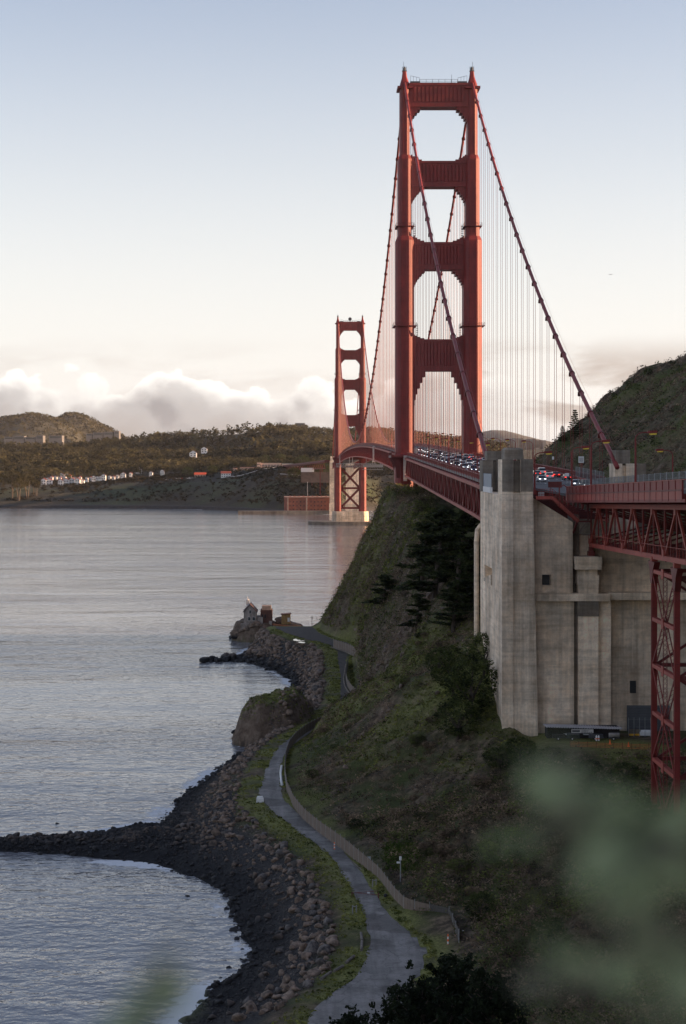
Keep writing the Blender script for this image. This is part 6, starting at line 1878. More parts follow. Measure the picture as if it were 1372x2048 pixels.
def scatter_mesh(name, protos, pos, scl, rot, mat):
    Vs, Fs = [], []; b = 0
    for k in range(len(pos)):
        V, Fc = protos[k % len(protos)]; c, s = math.cos(rot[k]), math.sin(rot[k])
        W = V * scl[k]; W = np.stack([W[:, 0] * c - W[:, 1] * s, W[:, 0] * s + W[:, 1] * c, W[:, 2]], -1) + pos[k]
        Vs.append(W); Fs.append(Fc + b); b += len(V)
    return link(name, np_mesh(name, np.concatenate(Vs), np.concatenate(Fs), mat))


rest = order[300:]
pos = np.stack([C_[rest, 0], C_[rest, 1], cz_[rest] + C_[rest, 2] * .2], -1); sc = C_[rest, 2]; ro = rr0.uniform(0, 6.28, len(rest))
half = sc > .38
o = scatter_mesh('beach_stones', [rock_shape(2, 400 + k) for k in range(5)] , pos[half], sc[half], ro[half], M['boulder']); o['kind'] = 'stuff'; o['label'] = 'tumbled brown stones and rubble along the shore'
o = scatter_mesh('beach_shingle', [rock_shape(1, 500 + k) for k in range(10)], pos[~half], sc[~half], ro[~half], M['shingle']); o['kind'] = 'stuff'; o['label'] = 'dark shingle and small stones of the beach'

# ---- outcrops and loose rock on the slope
P_ = []
gyy, gxx = np.gradient(GZ, GY, GX)
while len(P_) < 380:
    D = rr0.uniform(300, 700); lo = float(road_r(D)) + 3; x = lo + (44 - lo) * rr0.random()
    i = int(np.searchsorted(GY, D)); j = int(np.searchsorted(GX, x))
    if rr0.random() < .06 + 1.2 * attr.reshape(GZ.shape + (4,))[i, j, 2]: P_.append((x, D, ground(x, D), rr0.uniform(.35, 1.3)))
P_ = np.array(P_)
M['outcrop'] = rock_material('outcrop_rock', (.075, .054, .04), (.30, .22, .165), False)
o = scatter_mesh('slope_outcrops', [rock_shape(2, 600 + k) for k in range(6)], P_[:, :3] - [0, 0, .15], P_[:, 3], rr0.uniform(0, 6.28, len(P_)), M['outcrop']); o['kind'] = 'stuff'; o['label'] = 'brown rock outcrops breaking through the hillside'

# ================================================================== foliage
def leaf_quads(C, n, spread, size, r, flat=1.0, up=.0):
    """n leaf quads round each centre; spread (k,) radius, size (k,) leaf length"""
    K = len(C); P = r.normal(size=(K, n, 3)); P /= np.linalg.norm(P, axis=2, keepdims=True) + 1e-6
    P *= (r.random((K, n, 1)) ** .45) * spread[:, None, None]; P[..., 2] *= flat
    P = P + C[:, None, :]
    a = r.normal(size=(K, n, 3)); a[..., 2] = a[..., 2] * (.6 * flat) + up; a /= np.linalg.norm(a, axis=2, keepdims=True)
    b = r.normal(size=(K, n, 3)); b[..., 2] *= flat; b -= (b * a).sum(2, keepdims=True) * a; b /= np.linalg.norm(b, axis=2, keepdims=True)
    L = size[:, None, None] * r.uniform(.6, 1.3, (K, n, 1)); Wd = L * r.uniform(.35, .6, (K, n, 1))
    V = np.stack([P - b * Wd * .5, P + a * L * .5 + b * Wd * .12, P + a * L, P + a * L * .5 - b * Wd * .6], 2) if False else np.stack([P - a * L * .5, P + b * Wd * .5, P + a * L * .5, P - b * Wd * .5], 2)
    V = V.reshape(-1, 3); Q = np.arange(len(V)).reshape(-1, 4)
    return V, Q


def stuff_leaves(name, label, C, n, spread, size, mat, seed, flat=1.0, up=0.0):
    V, Q = leaf_quads(np.asarray(C, float), n, np.asarray(spread, float), np.asarray(size, float), np.random.default_rng(seed), flat, up)
    o = link(name, np_mesh(name, V, Q, mat)); o['kind'] = 'stuff'; o['label'] = label
    return o


M['brush_brown'] = foliage('dry_brush', (.05, .034, .025), (.42, .30, .205), .3)
M['brush_green'] = foliage('green_brush', (.022, .03, .011), (.23, .255, .075), .32)
M['grass'] = foliage('grass_blades', (.075, .095, .022), (.36, .36, .10), .32)
M['cypress'] = foliage('cypress_leaves', (.020, .028, .012), (.11, .13, .045), .5)
M['broad'] = foliage('broadleaf', (.018, .028, .010), (.13, .155, .045), .5)
M['pine'] = foliage('pine_needles', (.010, .016, .008), (.030, .042, .018), .6)
M['ivy'] = foliage('bright_shoots', (.05, .085, .012), (.11, .16, .03), .6)

r8 = np.random.default_rng(808)


def hill_points(n, test, d0=195, d1=703):
    out = []; 
    while len(out) < n:
        D = r8.uniform(d0, d1, 4000); lo = road_r(D) + 3.2; hi = np.where(D > 350, 46, 75); x = lo + (hi - lo) * r8.random(4000)
        keep = test(x, D)
        if not len(x[keep]): continue
        out.extend(zip(x[keep], D[keep]))
    P = np.array(out[:n]); return np.column_stack([P, ground_a(P[:, 0], P[:, 1])])


def clear(x, y):
    yard_ = (x > 42) & (x < 90) & (y > 330) & (y < 362); pyl = (x > 38) & (x < 60) & (y > 350) & (y < 396)
    shed = (x > 44) & (x < 66) & (y > 318) & (y < 330)
    turn = (x > 0) & (x < 21.5) & (y > 236) & (y < 266)
    return ~(yard_ | pyl | turn | (shed & (r8.random(len(x)) < .5)))


gfield = lambda x, y: fbm(x * 1.0 + y * .45, y * .5, 26, 4, 31)
P = hill_points(12500, lambda x, y: clear(x, y) & (gfield(x, y) < .10 + .3 * r8.random(len(x)) - .1) & (fbm(x, y, 22, 3, 61) + .25 * r8.normal(size=len(x)) > -.05))
sz = r8.uniform(.45, 1.25, len(P)) * np.where(P[:, 1] > 520, 1.7, 1)
stuff_leaves('dry_brush', 'dry brown brush covering the hillside', P + [0, 0, .25], 15, sz, .22 + .18 * sz, M['brush_brown'], 1, .75, .25)
P = hill_points(7500, lambda x, y: clear(x, y) & (gfield(x, y) < .22) & (fbm(x, y, 22, 3, 61) + .25 * r8.normal(size=len(x)) < .05))
sz = r8.uniform(.4, 1.3, len(P)) * np.where(P[:, 1] > 520, 1.7, 1)
stuff_leaves('green_brush', 'low dark green brush covering the hillside', P + [0, 0, .25], 15, sz, .2 + .18 * sz, M['brush_green'], 2, .7, .2)
P = hill_points(9500, lambda x, y: clear(x, y) & ((gfield(x, y) > .05) | (np.abs(y - 438 - (x - 20) * .4) < 12) | ((y > 590) & (fbm(x, y, 15, 3, 33) > -.1))))
stuff_leaves('hill_grass', 'green grass in tufts over the hillside', P + [0, 0, .12], 9, r8.uniform(.25, .6, len(P)) * np.where(P[:, 1] > 520, 1.8, 1), r8.uniform(.3, .55, len(P)) * np.where(P[:, 1] > 520, 1.6, 1), M['grass'], 3, .45, .8)
# verge grass both sides of the road
D = r8.uniform(200, 690, 9000); sd = r8.random(9000) < .66
xv = np.where(sd, road_l(D) + .5 - r8.random(9000) ** 1.3 * (4.6 + 2.2 * fbm(D, D * 0, 9, 3, 66)), road_r(D) + .25 + r8.random(9000) * 1.3)
k_ = (xv > px(tab(SHORE, D, 1), D) + 1.5) & (fbm(xv, D, 5, 4, 68) > -.3)
P = np.column_stack([xv[k_], D[k_], ground_a(xv[k_], D[k_])])
stuff_leaves('verge_grass', 'short green grass on the road verges', P + [0, 0, .08], 7, r8.uniform(.15, .42, len(P)), r8.uniform(.2, .38, len(P)), M['grass'], 4, .4, .9)
# grass crown of the headland rock
P = np.column_stack([r8.uniform(-18, 2, 1500), r8.uniform(455, 487, 1500)]); P = np.column_stack([P, ground_a(P[:, 0], P[:, 1])]); P = P[P[:, 2] > 6.5]
stuff_leaves('headland_grass', 'grass on top of the headland rock', P + [0, 0, .1], 8, r8.uniform(.2, .5, len(P)), r8.uniform(.25, .5, len(P)), M['grass'], 5, .4, .6)
# rank brush in the hollow at the lower right
D = r8.uniform(185, 332, 7000); x = road_r(D) + 5 + (64 - road_r(D)) * r8.random(7000); P = np.column_stack([x, D, ground_a(x, D)]); P = P[clear(x, D) & ~((x > 0) & (x < 24) & (D > 232) & (D < 268))]
sz = r8.uniform(.6, 1.7, len(P)); kk = fbm(P[:, 0], P[:, 1], 14, 3, 64) + .2 * r8.normal(size=len(P)) > -.12
stuff_leaves('rank_brush', 'rank brown brush in the hollow at the lower right', P[kk] + [0, 0, .4], 18, sz[kk], .22 + .2 * sz[kk], M['brush_brown'], 9, .85, .4)
stuff_leaves('hollow_greens', 'dark green growth in the hollow at the lower right', P[~kk] + [0, 0, .4], 18, sz[~kk], .2 + .2 * sz[~kk], M['brush_green'], 10, .8, .3)
# right-hand hill
D = r8.uniform(385, 650, 9000); x = r8.uniform(76, 150, 9000); P = np.column_stack([x, D, ground_a(x, D)]); P = P[x > 74 + 0 * D]
sz = r8.uniform(.5, 1.8, len(P)); kk = fbm(P[:, 0], P[:, 1], 20, 3, 63) > .16
stuff_leaves('hilltop_brush', 'dark green brush over the right hand hill', P[kk] + [0, 0, .3], 12, sz[kk], .3 + .25 * sz[kk], M['brush_green'], 6, .7, .2)
stuff_leaves('hilltop_scrub', 'brown scrub over the right hand hill', P[~kk] + [0, 0, .3], 12, sz[~kk], .3 + .25 * sz[~kk], M['brush_brown'], 7, .7, .2)
# bright shoots on the bank by the long fence
P = []
for k in range(260):
    g = on_ground(r8.uniform(770, 838), r8.uniform(1690, 1745)); 
    if g: P.append(g)
P = np.array(P); stuff_leaves('bright_shoots', 'patch of bright green shoots on the bank above the fence', P + [0, 0, .3], 16, r8.uniform(.3, .8, len(P)), r8.uniform(.25, .5, len(P)), M['ivy'], 8, .9, .5)


# ---- trees, each its own thing
def tree_meshes(kind, seed):
    r = np.random.default_rng(seed); T = MB(); C = []; S = []
    if kind == 'cypress':                            # layered, wind-combed plates
        T.tube([(0, 0, -.06), (.02, 0, .3), (.06, .01, .62), (.08, 0, .95)], [.030, .024, .016, .005], 7)
        for k in range(26):
            h = .16 + .82 * (k / 25) ** .9; a = r.uniform(0, 6.28); L = (.34 * (1 - h) ** .7 + .06) * r.uniform(.7, 1.15)
            e = (.06 * h + L * math.cos(a) + .05, L * math.sin(a), h + .03); T.tube([(.06 * h, 0, h - .03), ((.06 * h + e[0]) / 2, e[1] / 2, h - .005), e], [.008, .006, .002], 4)
            for q in range(10):
                t = r.uniform(.2, 1.05); C.append((.06 * h + (e[0] - .06 * h) * t + r.normal() * .025, e[1] * t + r.normal() * .025, h + .02 * t + r.normal() * .008)); S.append(.078)
        flat, n, ls = .32, 30, .058
    elif kind == 'round':
        T.tube([(0, 0, -.06), (.01, 0, .2), (.03, .01, .5)], [.035, .028, .012], 7)
        for k in range(9):
            a = r.uniform(0, 6.28); e = (.3 * math.cos(a), .3 * math.sin(a), r.uniform(.45, .85)); T.tube([(.01, 0, .2 + .03 * k), (e[0] * .5, e[1] * .5, e[2] * .7), e], [.014, .009, .003], 4)
        for k in range(150):
            d = r.normal(size=3); d /= np.linalg.norm(d); q = r.uniform(.55, 1) ** .5; C.append((d[0] * .42 * q, d[1] * .42 * q, .52 + d[2] * .42 * q)); S.append(.085 * r.uniform(.7, 1.3))
        flat, n, ls = .8, 22, .05
    elif kind == 'pine':
        T.tube([(0, 0, -.06), (.01, .01, .4), (-.01, 0, .75), (0, 0, .97)], [.028, .02, .012, .004], 7)
        for k in range(46):
            h = .28 + .70 * k / 45; a = k * 2.4 + r.uniform(-.4, .4); L = (.42 * (1 - (h - .28) / .78) ** .75 + .04) * r.uniform(.65, 1.1)
            e = (L * math.cos(a), L * math.sin(a), h + L * .28); T.tube([(0, 0, h - .04), (e[0] * .55, e[1] * .55, h), e], [.008, .006, .002], 4)
            for q in range(8):
                t = r.uniform(.3, 1.03); C.append((e[0] * t + r.normal() * .03, e[1] * t + r.normal() * .03, h - .04 + (e[2] - h + .04) * t + r.normal() * .02)); S.append(.04 * r.uniform(.7, 1.3))
        flat, n, ls = .8, 26, .034
    elif kind == 'gum':                              # tall bare trunks, open crown on top
        for k in range(3):
            b = (r.normal() * .04, r.normal() * .04); T.tube([(b[0] * .3, b[1] * .3, -.05), (b[0], b[1], .35), (b[0] * 2.2, b[1] * 2, .75)], [.022, .016, .008], 6)
        for k in range(60):
            d = r.normal(size=3); d /= np.linalg.norm(d); q = r.uniform(.3, 1) ** .5; C.append((d[0] * .34 * q, d[1] * .34 * q, .74 + d[2] * .25 * q)); S.append(.10 * r.uniform(.6, 1.2))
        flat, n, ls = .7, 14, .07
    elif kind == 'fir':                              # sparse, with separate whorls
        T.tube([(0, 0, -.05), (0, 0, .98)], [.02, .004], 6)
        for k in range(13):
            h = .12 + .86 * k / 12
            for q in range(5):
                a = q * 1.257 + k * .8 + r.uniform(-.2, .2); L = (.36 * (1 - h) + .05) * r.uniform(.6, 1.2); e = (L * math.cos(a), L * math.sin(a), h + .06 * L); T.tube([(0, 0, h - .02), e], [.006, .002], 3)
                for t in (.35, .6, .8, 1): C.append((e[0] * t, e[1] * t, h - .02 + (e[2] - h + .02) * t)); S.append(.045)
        flat, n, ls = .5, 24, .05
    C = np.array(C); S = np.array(S)
    V, Q = leaf_quads(C, n, S, np.full(len(C), ls), r, flat, .1)
    return T.mesh('trunk', M['bark_pale'] if kind == 'gum' else M['bark']), (V, Q)


TREES = {}


def tree(kind, name, label, x, y, z, h, wscale=1.0, rot=0.0, var=0, mat=None, group=None, cat='tree'):
    key = (kind, var % 3, mat)
    if key not in TREES:
        tm, (V, Q) = tree_meshes(kind, 40 + var % 3 + 7 * len(kind)); TREES[key] = (tm, np_mesh('crown', V, Q, M[mat or {'cypress': 'cypress', 'round': 'broad', 'pine': 'pine', 'gum': 'broad', 'fir': 'cypress'}[kind]]))
    tm, cm = TREES[key]
    t = thing(name, label, cat, (x, y, z), rot, group); t.scale = (h * wscale, h * wscale, h)
    link('trunk', tm, t); link('crown', cm, t)
    return t


def tree_px(kind, name, label, p, q, hpx, w=1.0, var=0, **kw):
    g = on_ground(p, q)
    if g is None: print('no ground', label); return
    tree(kind, name, label, g[0], g[1], g[2] - .2, hpx * g[1] / F, w, random.uniform(0, 6.28) if kind != 'cypress' else random.uniform(-.5, .5), var, **kw)


CY_ = [(868, 1205, 185, 1.2, 'tallest dark cypress in the middle of the cliff face'), (915, 1170, 150, 1.2, 'dark cypress right of the tallest one on the cliff'), (842, 1180, 135, 1.2, 'dark cypress left of the tallest one on the cliff'), (765, 1215, 66, 1.7, 'low spreading dark cypress on the left of the cliff slope'),
       (905, 1266, 105, 1.4, 'windswept cypress leaning below the middle of the slope'), (928, 1225, 115, 1.3, 'dark cypress close left of the concrete flank'), (832, 1262, 75, 1.3, 'small cypress at the lower left of the cypress group'), (942, 1200, 95, 1.2, 'cypress touching the pale drain pipe')]
for i, (p, q, h, w, lb) in enumerate(CY_): tree_px('cypress', 'cypress_tree', lb, p, q, h, w, i, group='cypresses on the cliff')
RD = [(905, 1395, 110, 1.0, 'rounded dark tree left of the concrete flank, upper one'), (945, 1440, 140, .9, 'largest rounded dark tree hugging the concrete flank'), (915, 1480, 90, 1.2, 'broad dark bush below the tree at the concrete flank'), (968, 1350, 90, .8, 'narrow dark tree against the upper concrete flank'), (880, 1350, 60, 1.2, 'low dark bush uphill of the rounded trees'),
      (1100, 1930, 100, 1.0, 'round dark bush with yellowish flecks in the lower hillside'), (1040, 1520, 50, 1.5, 'green bush at the foot of the anchorage corner'), (1105, 1530, 42, 1.6, 'green bush in front of the left end of the shed'), (1180, 1552, 36, 1.6, 'green bush in front of the middle of the shed'), (1250, 1565, 44, 1.6, 'green bush below the orange netting'),
      (1000, 1545, 55, 1.5, 'bush left of the anchorage foot'), (960, 1840, 60, 1.3, 'dark bush behind the fence end'), (700, 1440, 0, 1, '')]
for i, (p, q, h, w, lb) in enumerate(RD):
    if h: tree_px('round', 'dark_bush', lb, p, q, h, w, i, group='bushes on the slope', cat='bush')
for p, q, h, w, lb in ((1318, 1672, 60, 1.6, 'leafy bush around the foot of the steel trestle, left'), (1352, 1690, 70, 1.5, 'leafy bush around the foot of the steel trestle, right'), (1285, 1640, 45, 1.7, 'bush left of the trestle foot'), (1200, 1600, 45, 1.8, 'bush midway down the slope below the shed')):
    tree_px('round', 'dark_bush', lb, p, q, h, w, 1, group='bushes on the slope', cat='bush')
rs_ = random.Random(3); n = 0
while n < 46:                                         # loose shrubs over the slope
    p, q = rs_.uniform(600, 1000), rs_.uniform(1050, 1800); g = on_ground(p, q)
    if not g or g[0] < float(road_r(g[1])) + 4 or g[0] > 37 or g[1] > 690 or g[1] < 262: continue
    tree('round', 'slope_shrub', f'{"dry brown" if n % 2 == 0 else "dark green"} shrub on the slope {"above the long fence" if g[1] < 330 else "below the concrete flank" if g[1] < 400 else "on the grassy spur" if g[1] < 470 else "in the gully behind the spur" if g[1] < 560 else "on the cliff below the near tower"}', g[0], g[1], g[2] - .3, rs_.uniform(.9, 2.4), rs_.uniform(1.2, 2.3), rs_.uniform(0, 6), n, 'brush_green' if n % 2 else 'brush_brown', 'shrubs on the slope', 'shrub'); n += 1
# the pines at the bottom of the view
D = 150.0
for p, q, hp, lb, v in ((905, 1915, 0, 'large dark pine crown at the bottom centre', 0), (845, 1962, 0, 'dark pine left of the large one at the bottom', 1), (985, 1950, 0, 'dark pine right of the large one at the bottom', 2), (705, 2026, 0, 'small pine top poking up at the very bottom', 1), (800, 1985, 0, 'low dark pine at the bottom edge beside the road', 2)):
    D = {905: 165, 845: 160, 985: 158, 705: 168, 800: 170}[p]
    x = px(p, D); g_ = ground(x, D); zt = pz(q, D); tree('pine', 'pine_tree', lb, x, D, g_ - .3, zt - g_, .72, random.uniform(0, 6), v, group='pines at the bottom')
# the right-hand hill
tree_px('fir', 'fir_tree', 'dark fir standing out against the sky left of the hill', 1150, 878, 58, .8, 0)
tree_px('fir', 'fir_tree', 'smaller fir left of the one against the sky', 1125, 885, 34, .9, 1)
for p, q, h, lb in ((1296, 752, 18, 'little round tree on the hill crest'), (1258, 772, 12, 'second little tree lower on the hill crest'), (1345, 730, 12, 'shrub on the hill crest at the right edge'), (1228, 795, 12, 'shrub lowest on the hill crest')):
    tree_px('round', 'crest_tree', lb, p, q, h, 1.2, 1, group='small trees on the crest')

# ================================================================== the far shore: woods and buildings
M['wood'] = foliage('far_woodland', (.011, .014, .007), (.125, .108, .048), .016)
r9 = np.random.default_rng(909)
BLD = []                                    # kept clear of trees: (p0, p1, d0, d1)
CLEAR = [(60, 175, 2780, 3010), (175, 300, 2800, 2960), (325, 420, 2760, 2980), (430, 620, 2600, 2990), (600, 680, 2400, 2900)]
P = []
while len(P) < 13000:
    p = r9.uniform(-30, 1010, 3000); of = r9.uniform(150, 1640, 3000); sh = np.interp(p, [a for a, _ in SH2], [b for _, b in SH2]); d = sh + of
    dens = np.where(of < 420, np.clip(fbm(px(p, d), d, 130, 3, 85) * 2 + .12 + (p < 90) * .8, 0, 1), np.clip(.75 + fbm(px(p, d), d, 160, 3, 86), 0, 1))
    keep = r9.random(3000) < dens
    for a, b, c, e in CLEAR: keep &= ~((p > a) & (p < b) & (d > c) & (d < e) & (r9.random(3000) < .93))
    for a, b in zip(p[keep], d[keep]): P.append((a, b))
P = P[:13000]
C = np.array([(px(a, b), b, far_ground(a, b)) for a, b in P]); hh = r9.uniform(9, 19, len(C)) * (1 + .55 * fbm(C[:, 0], C[:, 1], 110, 3, 88)) * np.clip(.25 + (C[:, 1] - 2700) / 700, .22, 1)
stuff_leaves('far_woodland', 'dense wooded hillside across the strait', np.concatenate([C + np.column_stack([r9.normal(size=(len(C), 2)) * 2.2, hh * .62]) * [1, 1, 1], C + np.column_stack([r9.normal(size=(len(C), 2)) * 2.5, hh * .9])]), 11,
             np.concatenate([hh * .36, hh * .28]), np.concatenate([hh * .32, hh * .28]), M['wood'], 11, .9)
# scrub on the bluff
p = r9.uniform(-20, 830, 7000); of = r9.uniform(45, 420, 7000); d = np.interp(p, [a for a, _ in SH2], [b for _, b in SH2]) + of
kk = fbm(px(p, d), d, 70, 3, 89) + .35 * r9.normal(size=7000) > -.12; p, d = p[kk], d[kk]
C = np.array([(px(a, b), b, far_ground(a, b) + .6) for a, b in zip(p, d)])
M['bluff_scrub'] = foliage('bluff_scrub', (.014, .015, .009), (.062, .050, .030), .02)
stuff_leaves('bluff_scrub', 'dark scrub covering the far bluff above the sea', C, 12, r9.uniform(2.5, 5.5, len(C)), r9.uniform(2.2, 4.2, len(C)), M['bluff_scrub'], 14, .6, .2)
# woods on the distant hill
P = []
for (D0, cr, dep) in ((7400, [(-220, 905), (-120, 870), (-40, 848), (10, 836), (45, 830), (70, 826), (100, 832), (130, 842), (160, 862), (185, 884), (205, 905)], 700), (7900, [(60, 900), (110, 840), (135, 827), (155, 826), (175, 832), (200, 846), (225, 858), (245, 870), (275, 890), (300, 908)], 600)):
    for k in range(1500):
        p = r9.uniform(-20, 300); 
        if not cr[0][0] < p < cr[-1][0]: continue
        t = -r9.random() ** 1.4 * .85; z = pz(float(np.interp(p, [c[0] for c in cr], [c[1] for c in cr])), D0) - 6; kz = 50 + (z - 50) * (1 - t * t) ** 1.2
        P.append((px(p, D0), D0 + t * dep, kz + 4))
P = np.array(P); stuff_leaves('distant_wood', 'trees covering the distant round hill', P, 10, r9.uniform(7, 13, len(P)), r9.uniform(7, 11, len(P)), M['wood'], 12, .9)
# tall gums at the left edge, round dark trees by the fort
for i, (p, q, h, w, lb) in enumerate(((38, 1000, 52, 1.0, 'tall gum tree with bare pale trunks at the left edge'), (24, 1004, 62, .8, 'tallest gum tree at the far left shore'), (55, 1000, 50, .9, 'gum tree right of the tallest ones on the left shore'), (73, 994, 34, .7, 'single slim gum tree standing apart on the left shore'), (68, 992, 32, .7, 'slim gum beside the single one on the left shore'))):
    d = 2700 + 10 * i; tree('gum', 'gum_tree', lb, px(p, d), d, far_ground(p, d) - 1, h * d / F, w, i * 1.3, i, 'wood', 'gum trees on the far left shore')
for i, (p, d, h, w, lb) in enumerate(((625, 2540, 24, 1.5, 'round dark tree above the brick fort'), (645, 2560, 22, 1.5, 'second round dark tree above the brick fort'), (588, 2600, 16, 1.6, 'low dark tree left above the brick fort'), (605, 2980, 20, 1.6, 'umbrella shaped dark pine right of the pink building'), (530, 3100, 22, 1.1, 'dark pine behind the pink building, left'), (560, 3110, 24, 1.1, 'dark pine behind the pink building, right'), (375, 2870, 17, 1.3, 'dark tree beside the parked cars, left'), (425, 2860, 16, 1.2, 'dark tree between the red roof and the white house'))):
    tree('round', 'far_tree', lb, px(p, d), d, far_ground(p, d) - 1, h, w, i, i, 'cypress', 'single trees on the far bluff')


def far_house(name, label, cat, p0, p1, d, h, wall, roof, gable=True, group=None, depth=12, wins=3, rows=1, lift=0):
    x0, x1 = px(p0, d), px(p1, d); z0 = far_ground((p0 + p1) / 2, d) - 2 + lift
    t = thing(name, label, cat, ((x0 + x1) / 2, d, z0), 0, group); zw = z0 + 2 + h
    w = MB()
    if gable == 'y': w.prism([(x0, z0), (x1, z0), (x1, zw), ((x0 + x1) / 2, zw + (x1 - x0) * .32), (x0, zw)], d, d + depth, 'y')
    else: w.box(x0, x1, d, d + depth, z0, zw)
    w.build('wall', wall, t)
    r = MB()
    if gable == 'y':
        xm = (x0 + x1) / 2; zr = zw + (x1 - x0) * .32
        for s, xe in ((-1, x0), (1, x1)): r.prism([(xm, zr + .05), (xe + s * .6, zw - .35), (xe + s * .6, zw + .25), (xm, zr + .7)], d - .5, d + depth + .5, 'y')
    elif gable: r.prism([(d - .8, zw), (d + depth / 2, zw + depth * .3), (d + depth + .8, zw)], x0 - .8, x1 + .8, 'x')
    else: r.box(x0 - .4, x1 + .4, d - .4, d + depth, zw, zw + .7)
    r.build('roof', roof, t)
    for j in range(rows):
        for k in range(wins):
            u = x0 + (x1 - x0) * (k + .5) / wins; zz = z0 + 2 + h * (j + .28) / rows; ww = min((x1 - x0) / wins * .25, 1.6); MB().box(u - ww, u + ww, d - .15, d + .1, zz, zz + h / rows * .45).build('window', M['glass'], t)
    return t


BW = simple('bright_white_wall', (.82, .80, .77), .7, .05, .2)
PK = simple('pale_pink_wall', (.62, .44, .34), .8, .12, .1)
for k in range(7):
    p = 82 + k * 11.3; 
    if k == 2: continue
    far_house('gabled_house', f'white gabled house in the shore row, {ORD[k]} position from the left', 'house', p, p + 9.8, 2880 + 6 * (k % 3), 8.0, BW, M['roof_red'], 'y', 'white gabled houses in a row', 12, 2, 2)
for p0, p1, d, h, lb in ((116, 128, 3040, 6, 'white house up the slope above the gabled row'), (128, 138, 3060, 5, 'low white house above the right end of the gabled row'), (160, 168, 2890, 4, 'small white annex right of the gabled row'), (184, 190, 2960, 6, 'narrow white house left of the pair with gables'), (203, 211, 2960, 7, 'white house with steep gable beyond the row'), (241, 251, 3010, 6, 'white house amid trees left of the green bluff'),
                         (269, 283, 3120, 6, 'white house highest among the dark trees'), (298, 305, 2980, 5, 'small white house left of the parked cars'), (320, 328, 3020, 6, 'white house with dark roof above the parked cars')):
    far_house('white_house', lb, 'house', p0, p1, d, h, BW, M['roof_dark'], 'y', 'scattered white houses', 10, 2, 2, lift=2)
for p0, p1, d, h, lb, pr in ((379, 393, 3350, 7, 'white building in the woods right of the low woods clearing', 913), (402, 414, 3420, 7, 'white block with tall chimney higher in the woods', 905), (495, 511, 3500, 7, 'white gabled house on the wooded slope left of the tower', 905), (548, 556, 3550, 7, 'white house on the upper slope, left of a pair', 902), (557, 563, 3555, 10, 'white house on the upper slope, right of a pair', 902)):
    x = (p0 + p1) / 2; z = pz(pr, d); far_house('hill_house', lb, 'house', p0, p1, d, h, BW, M['roof_dark'], 'y', 'white houses in the woods', 10, 2, 2, lift=z - far_ground(x, d))
for k in range(16):
    p = [92, 100, 108, 117, 126, 136, 146, 157, 170, 178, 192, 198, 216, 224, 232, 258][k]; d = 2935 + (k * 37) % 95
    far_house('cottage', f'tiny pale cottage among the trees behind the gabled row, {ORD[k]} from the left', 'house', p, p + 5.5, d, 4.5, BW, M['roof_red'] if k % 2 else M['roof_dark'], 'y', 'cottages behind the gabled row', 8, 2, 1, lift=2.5)
far_house('red_roof_pavilion', 'low building with bright red roof on the bluff', 'building', 389, 411, 2840, 3.5, PK, simple('bright_red_roof', (.55, .09, .04), .8, .1, .2), True, None, 12, 4)
far_house('round_house', 'white and pink house right of the red roofed building', 'house', 442, 461, 2790, 6, BW, M['roof_red'], True, None, 12, 4, 2)
far_house('toll_building', 'long pale pink building with many windows near the far tower', 'building', 520, 562, 2900, 7, PK, PK, False, None, 14, 14, 1)
far_house('toll_building_annex', 'taller block at the left end of the long pink building', 'building', 514, 521, 2898, 9, PK, PK, False, None, 12, 3, 2)
far_house('service_building', 'low pink building left of the long pink one', 'building', 480, 512, 2880, 4, PK, M['roof_red'], False, None, 12, 8)
far_house('service_building', 'low pink building right of the long pink one', 'building', 564, 598, 2890, 4.5, PK, M['off_white'], False, None, 12, 8)
far_house('lookout_kiosk', 'small pale kiosk left of the low pink building', 'kiosk', 466, 474, 2860, 4.5, PK, M['roof_red'], False, None, 8, 3)
for k in range(12):
    p = 330 + k * 4.9; d = 2826; z = far_ground(p, d); kd, cl = KCOL[(k * 5) % 12]
    m = MB(); x = px(p, d)
    m.prism([(x - 2.2, z + .3), (x + 2.2, z + .3), (x + 2.15, z + 1.1), (x + 1.3, z + 1.2), (x + .7, z + 1.9), (x - 1.1, z + 1.9), (x - 1.8, z + 1.15), (x - 2.2, z + 1.0)], d - .9, d + .9, 'y')
    t = thing('parked_car', f'tiny {cl} car parked on the far bluff, {ORD[k]} in the row from the left', 'car', (x, d, z), 0, 'cars parked on the far bluff'); m.build('body', paint(cl), t)
    for e in (-1.4, 1.4): q = MB(); q.tube([(x + e, d - .95, z + .34), (x + e, d + .95, z + .34)], .34, 8); q.build('axle_wheels', M['black'], t)
# pale cliff path
pts = [(455, 2790), (470, 2775), (490, 2770), (520, 2790), (550, 2820), (580, 2850)]; V = []; Q = []
for i, (p, d) in enumerate(pts): z = far_ground(p, d) + 1.6; V += [(px(p, d), d - 4, z - .5), (px(p, d), d + 5, z + .8)]
for i in range(len(pts) - 1): Q.append((2 * i, 2 * i + 2, 2 * i + 3, 2 * i + 1))
o = link('cliff_path', np_mesh('cliff_path', V, Q, simple('pale_gravel', (.34, .31, .27), .95, .15, .2))); o['kind'] = 'structure'
pts = [(560, 2640), (585, 2620), (610, 2590), (632, 2570)]; V = []; Q = []
for i, (p, d) in enumerate(pts): z = far_ground(p, d) + 1.6; V += [(px(p, d), d - 3, z - .5), (px(p, d), d + 4, z + .8)]
for i in range(len(pts) - 1): Q.append((2 * i, 2 * i + 2, 2 * i + 3, 2 * i + 1))
o = link('fort_path', np_mesh('fort_path', V, Q, bpy.data.materials['pale_gravel'])); o['kind'] = 'structure'
